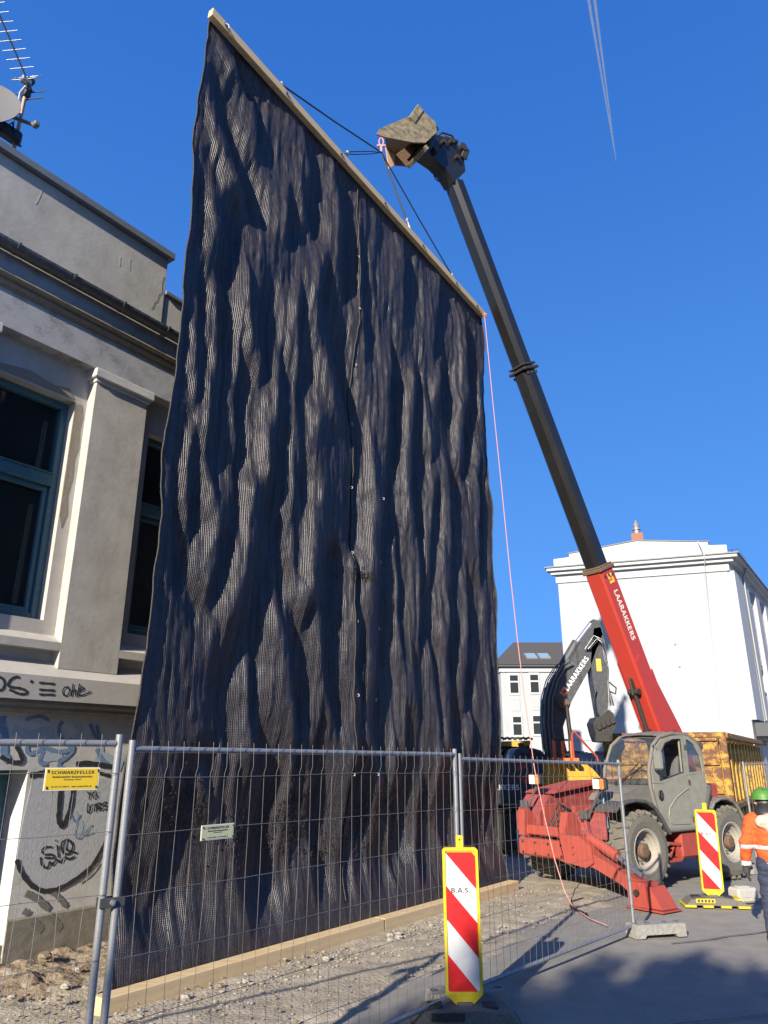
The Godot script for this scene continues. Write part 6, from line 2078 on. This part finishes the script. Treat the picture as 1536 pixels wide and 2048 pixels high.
const EDGES := [[Vector3i(0, 0, 0), Vector3i(1, 0, 0)], [Vector3i(0, 1, 0), Vector3i(1, 1, 0)], [Vector3i(0, 0, 1), Vector3i(1, 0, 1)], [Vector3i(0, 1, 1), Vector3i(1, 1, 1)], [Vector3i(0, 0, 0), Vector3i(0, 1, 0)], [Vector3i(1, 0, 0), Vector3i(1, 1, 0)], [Vector3i(0, 0, 1), Vector3i(0, 1, 1)], [Vector3i(1, 0, 1), Vector3i(1, 1, 1)], [Vector3i(0, 0, 0), Vector3i(0, 0, 1)], [Vector3i(1, 0, 0), Vector3i(1, 0, 1)], [Vector3i(0, 1, 0), Vector3i(0, 1, 1)], [Vector3i(1, 1, 0), Vector3i(1, 1, 1)]]

func build_person() -> void:
	var t := thing("person", "person in orange reflective jacket, green helmet and navy trousers seen from behind", "person", Transform3D(Basis(Vector3.UP, -0.25), Vector3(4.56, 0, -9.5)))
	var V := func(x: float, y: float, z: float) -> Vector3: return Vector3(x, y, z)
	var sq := func(p: Vector3) -> Vector3: return Vector3(p.x, p.y, p.z * 1.3)
	# body under the clothes: one continuous figure
	var body := [[Vector3(0, 0.88, 0), Vector3(0, 1.20, 0), 0.115, 0.13], [Vector3(0, 1.20, 0), Vector3(0, 1.34, -0.02), 0.12, 0.08], [Vector3(-0.15, 1.30, 0), Vector3(0.15, 1.30, 0), 0.06, 0.06], [Vector3(0, 1.34, -0.02), Vector3(0, 1.46, -0.06), 0.052, 0.052], [Vector3(0, 1.53, -0.07), Vector3(0, 1.50, -0.09), 0.088, 0.08]]
	for s in [-1.0, 1.0]:
		body.append([Vector3(s * 0.17, 1.30, 0), Vector3(s * 0.25, 1.04, 0.03), 0.05, 0.04])
		body.append([Vector3(s * 0.25, 1.04, 0.03), Vector3(s * 0.27, 0.80, -0.05), 0.04, 0.028])
		body.append([Vector3(s * 0.085, 0.86, 0), Vector3(s * 0.10, 0.46, -0.01), 0.078, 0.052])
		body.append([Vector3(s * 0.10, 0.46, -0.01), Vector3(s * 0.11, 0.08, 0.03), 0.052, 0.035])
	var st := S()
	sdf_mesh(st, func(p: Vector3) -> float: return bones_sdf(p, body, 0.03), Vector3(-0.36, 0.0, -0.22), Vector3(0.36, 1.68, 0.2), 0.024)
	obj("body", st, M.skin, t)
	# jacket
	var jk := [[Vector3(0, 0.90, 0), Vector3(0, 1.20, 0.0), 0.175, 0.19], [Vector3(-0.14, 1.29, 0), Vector3(0.14, 1.29, 0), 0.10, 0.10], [Vector3(0, 1.25, 0), Vector3(0, 1.38, -0.02), 0.13, 0.08]]
	for s in [-1.0, 1.0]:
		jk.append([Vector3(s * 0.185, 1.29, 0), Vector3(s * 0.275, 1.05, 0.03), 0.082, 0.072])
		jk.append([Vector3(s * 0.275, 1.05, 0.03), Vector3(s * 0.30, 0.84, -0.04), 0.070, 0.058])
	var nz := FastNoiseLite.new()
	nz.seed = 5
	nz.frequency = 6.0
	var fj := func(p: Vector3) -> float:
		var q := Vector3(p.x, p.y, p.z * 1.15)
		var d := bones_sdf(q, jk, 0.05) + 0.022 * nz.get_noise_3d(p.x * 0.9, p.y * 2.2, p.z * 0.9)
		return maxf(d, 0.80 - p.y)
	st = S()
	sdf_mesh(st, fj, Vector3(-0.42, 0.77, -0.26), Vector3(0.42, 1.48, 0.26), 0.02)
	var jacket := obj("jacket", st, M.vest_orange, t)
	for q in [[1.02, 0.026], [0.835, 0.03]]:
		st = S()
		sdf_mesh(st, func(p: Vector3) -> float: return maxf(fj.call(p) - 0.007, absf(p.y - q[0]) - q[1]), Vector3(-0.42, q[0] - 0.06, -0.26), Vector3(0.42, q[0] + 0.06, 0.26), 0.016)
		obj("reflective_band", st, M.reflective, jacket)
	# hood hanging down the back, pale lining outward, and the dark collar
	st = S()
	sdf_mesh(st, func(p: Vector3) -> float: return bones_sdf(p, [[Vector3(-0.10, 1.30, 0.13), Vector3(0.10, 1.30, 0.13), 0.07, 0.07], [Vector3(0, 1.18, 0.175), Vector3(0, 1.30, 0.15), 0.05, 0.09]], 0.06) + 0.01 * nz.get_noise_3d(p.x * 2.0, p.y * 2.0, p.z), Vector3(-0.24, 1.08, 0.0), Vector3(0.24, 1.42, 0.28), 0.018)
	obj("hood", st, M.hood_lining, jacket)
	st = S()
	sdf_mesh(st, func(p: Vector3) -> float: return bones_sdf(p, [[Vector3(-0.05, 1.38, 0.0), Vector3(0.05, 1.38, 0.0), 0.095, 0.095], [Vector3(0, 1.36, 0.02), Vector3(0, 1.45, -0.02), 0.11, 0.085]], 0.04), Vector3(-0.2, 1.24, -0.16), Vector3(0.2, 1.58, 0.18), 0.018)
	obj("collar", st, M.plastic_black, jacket)
	# trousers
	var tr := [[Vector3(-0.06, 0.84, 0), Vector3(0.06, 0.84, 0), 0.135, 0.135]]
	for s in [-1.0, 1.0]:
		tr.append([Vector3(s * 0.09, 0.80, 0), Vector3(s * 0.105, 0.46, -0.01), 0.108, 0.088])
		tr.append([Vector3(s * 0.105, 0.46, -0.01), Vector3(s * 0.115, 0.10, 0.03), 0.088, 0.082])
	var ft := func(p: Vector3) -> float:
		return maxf(bones_sdf(p, tr, 0.03) + 0.024 * nz.get_noise_3d(p.x, p.y * 2.6, p.z), 0.06 - p.y)
	st = S()
	sdf_mesh(st, ft, Vector3(-0.26, 0.02, -0.2), Vector3(0.26, 0.99, 0.2), 0.02)
	obj("trousers", st, M.navy_cloth, t)
	# gloves: palm, four fingers and a thumb
	for s in [-1.0, 1.0]:
		var w := Vector3(s * 0.303, 0.80, -0.045)
		var g := [[w + Vector3(0, 0.02, 0), w + Vector3(0, -0.06, -0.01), 0.040, 0.036]]
		for k in 4:
			var z := -0.035 + 0.023 * k
			var ln: float = [0.075, 0.088, 0.084, 0.068][k]
			g.append([w + Vector3(0, -0.07, z), w + Vector3(-s * 0.008, -0.07 - ln * 0.55, z - 0.002), 0.0125, 0.012])
			g.append([w + Vector3(-s * 0.008, -0.07 - ln * 0.55, z - 0.002), w + Vector3(-s * 0.026, -0.07 - ln, z - 0.004), 0.012, 0.010])
		g.append([w + Vector3(0, -0.03, -0.04), w + Vector3(-s * 0.012, -0.085, -0.068), 0.015, 0.012])
		st = S()
		sdf_mesh(st, func(p: Vector3) -> float: return bones_sdf(p, g, 0.008), w + Vector3(-0.07, -0.18, -0.1), w + Vector3(0.07, 0.07, 0.07), 0.007)
		obj("glove", st, M.glove, t)
		st = S()
		sdf_mesh(st, func(p: Vector3) -> float: return maxf(bones_sdf(p, [[Vector3(s * 0.115, 0.05, 0.05), Vector3(s * 0.13, 0.045, -0.14), 0.05, 0.045], [Vector3(s * 0.115, 0.14, 0.035), Vector3(s * 0.115, 0.06, 0.04), 0.05, 0.052]], 0.03), 0.004 - p.y), Vector3(s * 0.12 - 0.1, -0.01, -0.24), Vector3(s * 0.12 + 0.1, 0.2, 0.14), 0.014)
		obj("shoe", st, M.leather, t)
	# face, ears and hair
	st = S()
	for s in [-1.0, 1.0]:
		cyl(st, Vector3(s * 0.088, 1.50, -0.07), Vector3(s * 0.10, 1.505, -0.06), 0.024, 0.018, 8)
		cyl(st, Vector3(s * 0.033, 1.515, -0.160), Vector3(s * 0.033, 1.515, -0.168), 0.012, 0.008, 8)
	cyl(st, Vector3(0, 1.50, -0.16), Vector3(0, 1.475, -0.185), 0.010, 0.016, 8)
	bx(st, Vector3(0, 1.445, -0.160), Vector3(0.05, 0.01, 0.012), 0.003)
	obj("face", st, M.skin, t)
	st = S()
	sdf_mesh(st, func(p: Vector3) -> float: return maxf(bones_sdf(p, [[Vector3(0, 1.53, -0.06), Vector3(0, 1.48, -0.03), 0.097, 0.080]], 0.02), p.z + 0.085 - (p.y - 1.45) * 0.2 - 0.12 if p.z < -0.05 else -1.0), Vector3(-0.13, 1.36, -0.2), Vector3(0.13, 1.66, 0.1), 0.016)
	obj("hair", st, M.clamp, t)
	# helmet with brim
	st = S()
	var hx := Transform3D(Basis(Vector3(1, 0, 0), Vector3(0, 0, -1), Vector3(0, 1, 0)), Vector3(0, 1.545, -0.065)).rotated_local(Vector3(1, 0, 0), 0.0)
	var pr := []
	for k in 9:
		var a := PI * 0.5 * k / 8.0
		pr.append(Vector2(0.132 * cos(a), 0.005 + 0.125 * sin(a)))
	pr.insert(0, Vector2(0.148, -0.004))
	pr.insert(1, Vector2(0.146, 0.006))
	lathe(st, pr, 24, hx)
	bx(st, Vector3(0, 1.66, -0.065), Vector3(0.03, 0.02, 0.2), 0.008)
	bx(st, Vector3(0, 1.545, -0.205), Vector3(0.16, 0.01, 0.07), 0.004)
	obj("helmet", st, M.helmet_green, t)

# ---------------------------------------------------------------- aerials on the old roof
func build_roof_antennas() -> void:
	var off := Vector3(0, 0, -1.1)
	var W := func(x: float, y: float, z := 0.0) -> Vector3: return off + Vector3(x, y, z)
	var t := thing("roof_aerial", "rusty aerial mast with a long many rod antenna on the old roof", "antenna", BF)
	var st := S()
	tube(st, [W.call(-0.80, 8.1), W.call(-0.78, 9.99), W.call(-0.77, 11.02), W.call(-0.75, 11.4)], 0.028, 8)
	obj("mast", st, M.edge_steel, t)
	st = S()
	var ba: Vector3 = W.call(-0.70, 11.15, 0.05)
	var bb: Vector3 = W.call(-1.75, 12.1, 0.35)
	tube(st, [ba, bb], 0.014, 6)
	obj("antenna_arm", st, M.clamp, t)
	var side := Vector3(0.55, 0.10, 0.8).normalized()
	for k in 11:
		st = S()
		var p: Vector3 = ba.lerp(bb, 0.22 + 0.078 * k)
		var l := 0.17 - 0.004 * k
		tube(st, [p - side * l, p + side * l], 0.006, 5)
		obj("rod", st, M.cable_grey, t)
	st = S()
	var dp: Vector3 = ba.lerp(bb, 0.13)
	var lp := []
	for k in 25:
		var a := TAU * k / 24.0
		lp.append(dp + side * 0.19 * clampf(cos(a) * 1.5, -1, 1) + Vector3(0.03, 0.05, 0) * sin(a))
	tube(st, lp, 0.008, 5)
	bx(st, dp + Vector3(0, -0.06, 0), Vector3(0.14, 0.08, 0.1), 0.01)
	obj("dipole", st, M.cable_grey, t)
	st = S()
	for s in [0.0, 0.12]:
		tube(st, [W.call(-0.78, 10.98 + s) - side * 0.26, W.call(-0.76, 11.0 + s) + side * 0.26], 0.009, 5)
	bx(st, W.call(-0.76, 11.1), Vector3(0.10, 0.16, 0.12), 0.02)
	bx(st, W.call(-0.74, 11.36), Vector3(0.11, 0.09, 0.11), 0.02)
	obj("reflector", st, M.plastic_black, t)
	st = S()
	tube(st, [dp + Vector3(0.02, -0.1, 0), W.call(-0.87, 11.0, 0.05), W.call(-0.86, 10.7, 0.05), W.call(-0.86, 10.3, 0.04)], 0.008, 5)
	obj("aerial_cable", st, M.lamp_white, t)
	var d := thing("satellite_dish", "grey satellite dish with its arm on the old building's roof edge", "satellite dish", BF)
	st = S()
	var dx := Transform3D(Basis(Vector3(0.80, 0, 0.6).normalized(), Vector3(0, 1, 0), Vector3(-0.6, 0.0, 0.80).normalized()).orthonormalized(), W.call(-1.28, 10.4, 0.02)).rotated_local(Vector3(1, 0, 0), -0.25)
	var pr := []
	for k in 9:
		var r := 0.48 * k / 8.0
		pr.append(Vector2(r, 0.35 * r * r))
	lathe(st, pr, 32, dx)
	var pr2 := []
	for q in pr:
		pr2.append(q + Vector2(0, -0.012))
	lathe(st, pr2, 32, dx)
	obj("dish", st, M.dish, d)
	st = S()
	bx(st, W.call(-0.9, 10.28, 0.0), Vector3(0.36, 0.2, 0.16), 0.03)
	tube(st, [W.call(-1.05, 10.1, 0.05), W.call(-0.9, 10.4, 0.1), W.call(-0.8, 10.15, 0.05), W.call(-0.7, 10.2, 0.0)], 0.02, 6)
	obj("bracket", st, M.plastic_black, d)
	st = S()
	tube(st, [W.call(-1.0, 10.45, 0.1), W.call(-0.78, 10.38, 0.28), W.call(-0.72, 10.36, 0.34)], 0.026, 8)
	bx(st, W.call(-0.71, 10.36, 0.36), Vector3(0.08, 0.08, 0.1), 0.015)
	obj("feed_arm", st, M.mirror_grey, d)

# ---------------------------------------------------------------- ropes and slings
func build_rigging() -> void:
	var hook := TH * Vector3(5.93, 12.72, -0.46)
	var low := hook + Vector3(0, -0.22, 0)
	var s := thing("shackle", "red lifting shackle hanging from the muddy bucket's tip", "shackle", Transform3D(Basis(), hook))
	var st := S()
	var lp := []
	for k in 15:
		var a := TAU * k / 14.0
		lp.append(Vector3(0.04 * cos(a), 0.02 + 0.09 * sin(a), 0))
	tube(st, lp, 0.012, 6)
	obj("bow", st, M.rope_pink, s)
	st = S()
	cyl(st, Vector3(-0.08, -0.07, 0), Vector3(0.08, -0.07, 0), 0.02, 0.02, 8)
	bx(st, Vector3(0, -0.15, 0), Vector3(0.04, 0.14, 0.04), 0.01)
	obj("pin", st, M.rope_pink, s)
	var bt := func(x: float) -> Vector3: return CF * Vector3(x, lerpf(11.25, 10.63, x / 7.4) + 0.085, 0.0)
	var slings := [["long wire sling from shackle to the near end of the top timber", 1.26, 0.0, M.cable], ["long wire sling from shackle to the far end of the top timber", 6.27, 0.0, M.cable], ["short doubled sling from shackle to the near middle of the timber", 2.75, 0.06, M.cable], ["short doubled sling from shackle to the far middle of the timber", 4.75, 0.06, M.cable]]
	for q in slings:
		var w := thing("wire_sling", q[0], "sling", Transform3D.IDENTITY, "slings lifting the timber")
		var e: Vector3 = bt.call(q[1])
		st = S()
		if q[2] == 0.0:
			tube(st, [low, low.lerp(e, 0.5) + Vector3(0, -0.02, 0), e], 0.014, 6)
		else:
			for sg in [-1.0, 1.0]:
				var o: Vector3 = CF.basis.x * 0.035 * sg
				tube(st, [low, low.lerp(e, 0.3) + o, low.lerp(e, 0.75) + o, e], 0.009, 6)
		obj("rope", st, q[3], w)
		st = S()
		var g := low.lerp(e, 0.86 if q[2] > 0.0 else 0.96)
		bx(st, g, Vector3(0.05, 0.09, 0.05), 0.012)
		tube(st, [g, e], 0.022, 6)
		obj("grip", st, M.cable_grey, w)
	var rp := thing("pink_rope", "thin salmon pink guide rope hanging from the timber's far end to the ground", "rope")
	st = S()
	var src := [Vector3(2.04, 10.62, -13.0), Vector3(2.1, 8.58, -12.88), Vector3(2.16, 6.78, -12.76), Vector3(2.21, 5.05, -12.63), Vector3(2.25, 3.9, -12.51), Vector3(2.29, 2.91, -12.39), Vector3(2.36, 1.84, -12.27), Vector3(2.45, 1.12, -12.14), Vector3(2.53, 0.58, -12.02), Vector3(2.60, 0.2, -11.85), Vector3(2.64, 0.05, -11.6), Vector3(2.66, 0.03, -11.2), Vector3(2.68, 0.03, -10.8), Vector3(2.78, 0.03, -10.4)]
	tube(st, src, 0.0075, 6)
	obj("strand", st, M.rope_pink, rp)
	st = S()
	for k in 3:
		var c := CF * Vector3(7.34, 10.62 - 0.03 * k, 0.0)
		tube(st, [c + CF.basis * Vector3(-0.07, -0.08, 0.07), c + CF.basis * Vector3(0.08, 0.0, 0.08), c + CF.basis * Vector3(0.1, 0.1, 0.0), c + CF.basis * Vector3(0.06, 0.06, -0.08)], 0.009, 6)
	obj("knot", st, M.rope_pink, rp)
	var hs := thing("black_hose", "thin black hose curling on the ground by the pink rope", "hose")
	st = S()
	tube(st, [Vector3(2.98, 0.03, -12.3), Vector3(2.72, 0.03, -12.0), Vector3(2.62, 0.03, -11.6), Vector3(2.66, 0.04, -11.25), Vector3(2.72, 0.03, -11.1)], 0.014, 6)
	obj("line", st, M.cable, hs)

# ---------------------------------------------------------------- rubble
func stone_mesh(seed_: int) -> ArrayMesh:
	var rg := RandomNumberGenerator.new()
	rg.seed = seed_
	var st := S()
	var v := []
	for i in 3:
		for k in 6:
			var a := TAU * k / 6.0 + 0.4 * i
			var r := [0.75, 1.0, 0.6][i] * rg.randf_range(0.75, 1.1) as float
			v.append(Vector3(cos(a) * r, [-0.35, 0.1, 0.5][i] * rg.randf_range(0.8, 1.2), sin(a) * r))
	for i in 2:
		for k in 6:
			var k2 := (k + 1) % 6
			var mid: Vector3 = v[i * 6 + k] + v[(i + 1) * 6 + k2]
			face(st, [v[i * 6 + k], v[i * 6 + k2], v[(i + 1) * 6 + k2]], mid)
			face(st, [v[i * 6 + k], v[(i + 1) * 6 + k2], v[(i + 1) * 6 + k]], mid)
	for k in range(1, 5):
		face(st, [v[12], v[12 + k], v[12 + k + 1]], Vector3.UP)
	return st.commit()

func build_rubble() -> void:
	var rg := RandomNumberGenerator.new()
	rg.seed = 71
	var shapes := [stone_mesh(1), stone_mesh(2), stone_mesh(3)]
	# loose gravel along the timber and under the wall
	for k in 2:
		var mm := MultiMesh.new()
		mm.transform_format = MultiMesh.TRANSFORM_3D
		mm.mesh = shapes[k]
		var xs := []
		for i in 2600:
			var q := Vector3.ZERO
			if i % 3 == 0:
				q = Vector3(rg.randf_range(-3.5, 7.5), 0.03, 0.25 + absf(rg.randfn()) * 0.28)
			elif i % 3 == 1:
				q = Vector3(rg.randf_range(-3.5, 2.5), 0.06, rg.randf_range(-1.8, 0.3))
			else:
				q = Vector3(rg.randf_range(-3.0, 8.0), 0.026, rg.randf_range(0.1, 1.5))
			var s := 0.006 + 0.02 * pow(rg.randf(), 4.0)
			xs.append(CF * Transform3D(Basis(Vector3.UP, rg.randf() * TAU).scaled(Vector3(s, s * 0.8, s * rg.randf_range(0.7, 1.2))), q))
		mm.instance_count = xs.size()
		for i in xs.size():
			mm.set_instance_transform(i, xs[i])
		var o := MultiMeshInstance3D.new()
		o.name = "gravel" if k == 0 else "dirt_crumbs"
		o.multimesh = mm
		o.material_override = M.stone_pale if k == 0 else M.stone_brown
		add_child(o, true)
		o.set_meta("kind", "stuff")
		tag(o, "pale gravel strewn along the timber and under the old wall" if k == 0 else "brown crumbs of earth strewn over the dug ground by the wall", "gravel" if k == 0 else "dirt")
	# larger lumps that can be told apart
	for i in 34:
		var q := Vector3(rg.randf_range(-2.2, 1.0), 0.10, rg.randf_range(-1.75, -0.2))
		if i >= 22:
			q = Vector3(rg.randf_range(0.3, 4.5), 0.04, rg.randf_range(0.22, 0.5))
		var s := rg.randf_range(0.025, 0.06)
		if i == 0:
			q = Vector3(0.35, 0.16, -1.55)
			s = 0.085
		var o := inst("rubble_stone", shapes[i % 3], M.stone_pale if i % 4 else M.stone_brown, CF * Transform3D(Basis(Vector3.UP, rg.randf() * TAU).scaled(Vector3(s, s * 0.8, s)), q))
		tag(o, "pale broken stone on the dug earth before the graffiti wall" if i < 22 else "pale broken stone beside the ground timber", "stone", "rubble stones by the wall" if i < 22 else "rubble stones by the timber")
		if i == 0:
			tag(o, "largest pale stone on the earth heap below the round graffiti", "stone", "rubble stones by the wall")
	# remnant of a broken white wall behind the telehandler
	var t := thing("broken_wall", "stump of broken white masonry wall between excavator and skip", "wall", Transform3D(Basis(), Vector3(0, 0, -22.0)))
	var st := S()
	prism(st, [4.9, 0.0, 4.95, 1.95, 5.15, 2.12, 5.5, 2.16, 5.9, 2.1, 6.3, 2.13, 6.6, 1.9, 6.65, 0.0], -0.3, 0.0)
	obj("masonry", st, M.white_wall, t)
	for i in 22:
		var o2 := inst("brick", shapes[i % 3], M.stone_pale if i % 3 else M.brick, Transform3D(Basis(Vector3.UP, rg.randf() * TAU).scaled(Vector3(0.12, 0.09, 0.1)), Vector3(5.05 + 0.07 * i, 2.13 + rg.randf_range(-0.03, 0.05), -0.15 + rg.randf_range(-0.1, 0.1))), t)
		o2.rotation.z = rg.randf() * 0.4

# ---------------------------------------------------------------- condensation trail
func build_contrail() -> void:
	var m := StandardMaterial3D.new()
	m.albedo_color = Color(0.95, 0.97, 1.0, 0.26)
	m.roughness = 1.0
	m.metallic_specular = 0.0
	m.transparency = BaseMaterial3D.TRANSPARENCY_ALPHA
	M["vapour"] = m
	var c := thing("cloud_trail", "thin white double condensation trail of a high aircraft in the blue sky", "cloud")
	for s in [[Vector3(84.0, 302, -222.0), 0.6], [Vector3(86.6, 302, -222.0), 0.6]]:
		for lay in 3:
			var st := S()
			var a := Vector3(122.7, 302, -312.4)
			var b: Vector3 = s[0]
			cyl(st, a, b, 0.08 + 0.05 * lay, 0.22 + 0.22 * lay, 10, false)
			obj("strand", st, m, c)
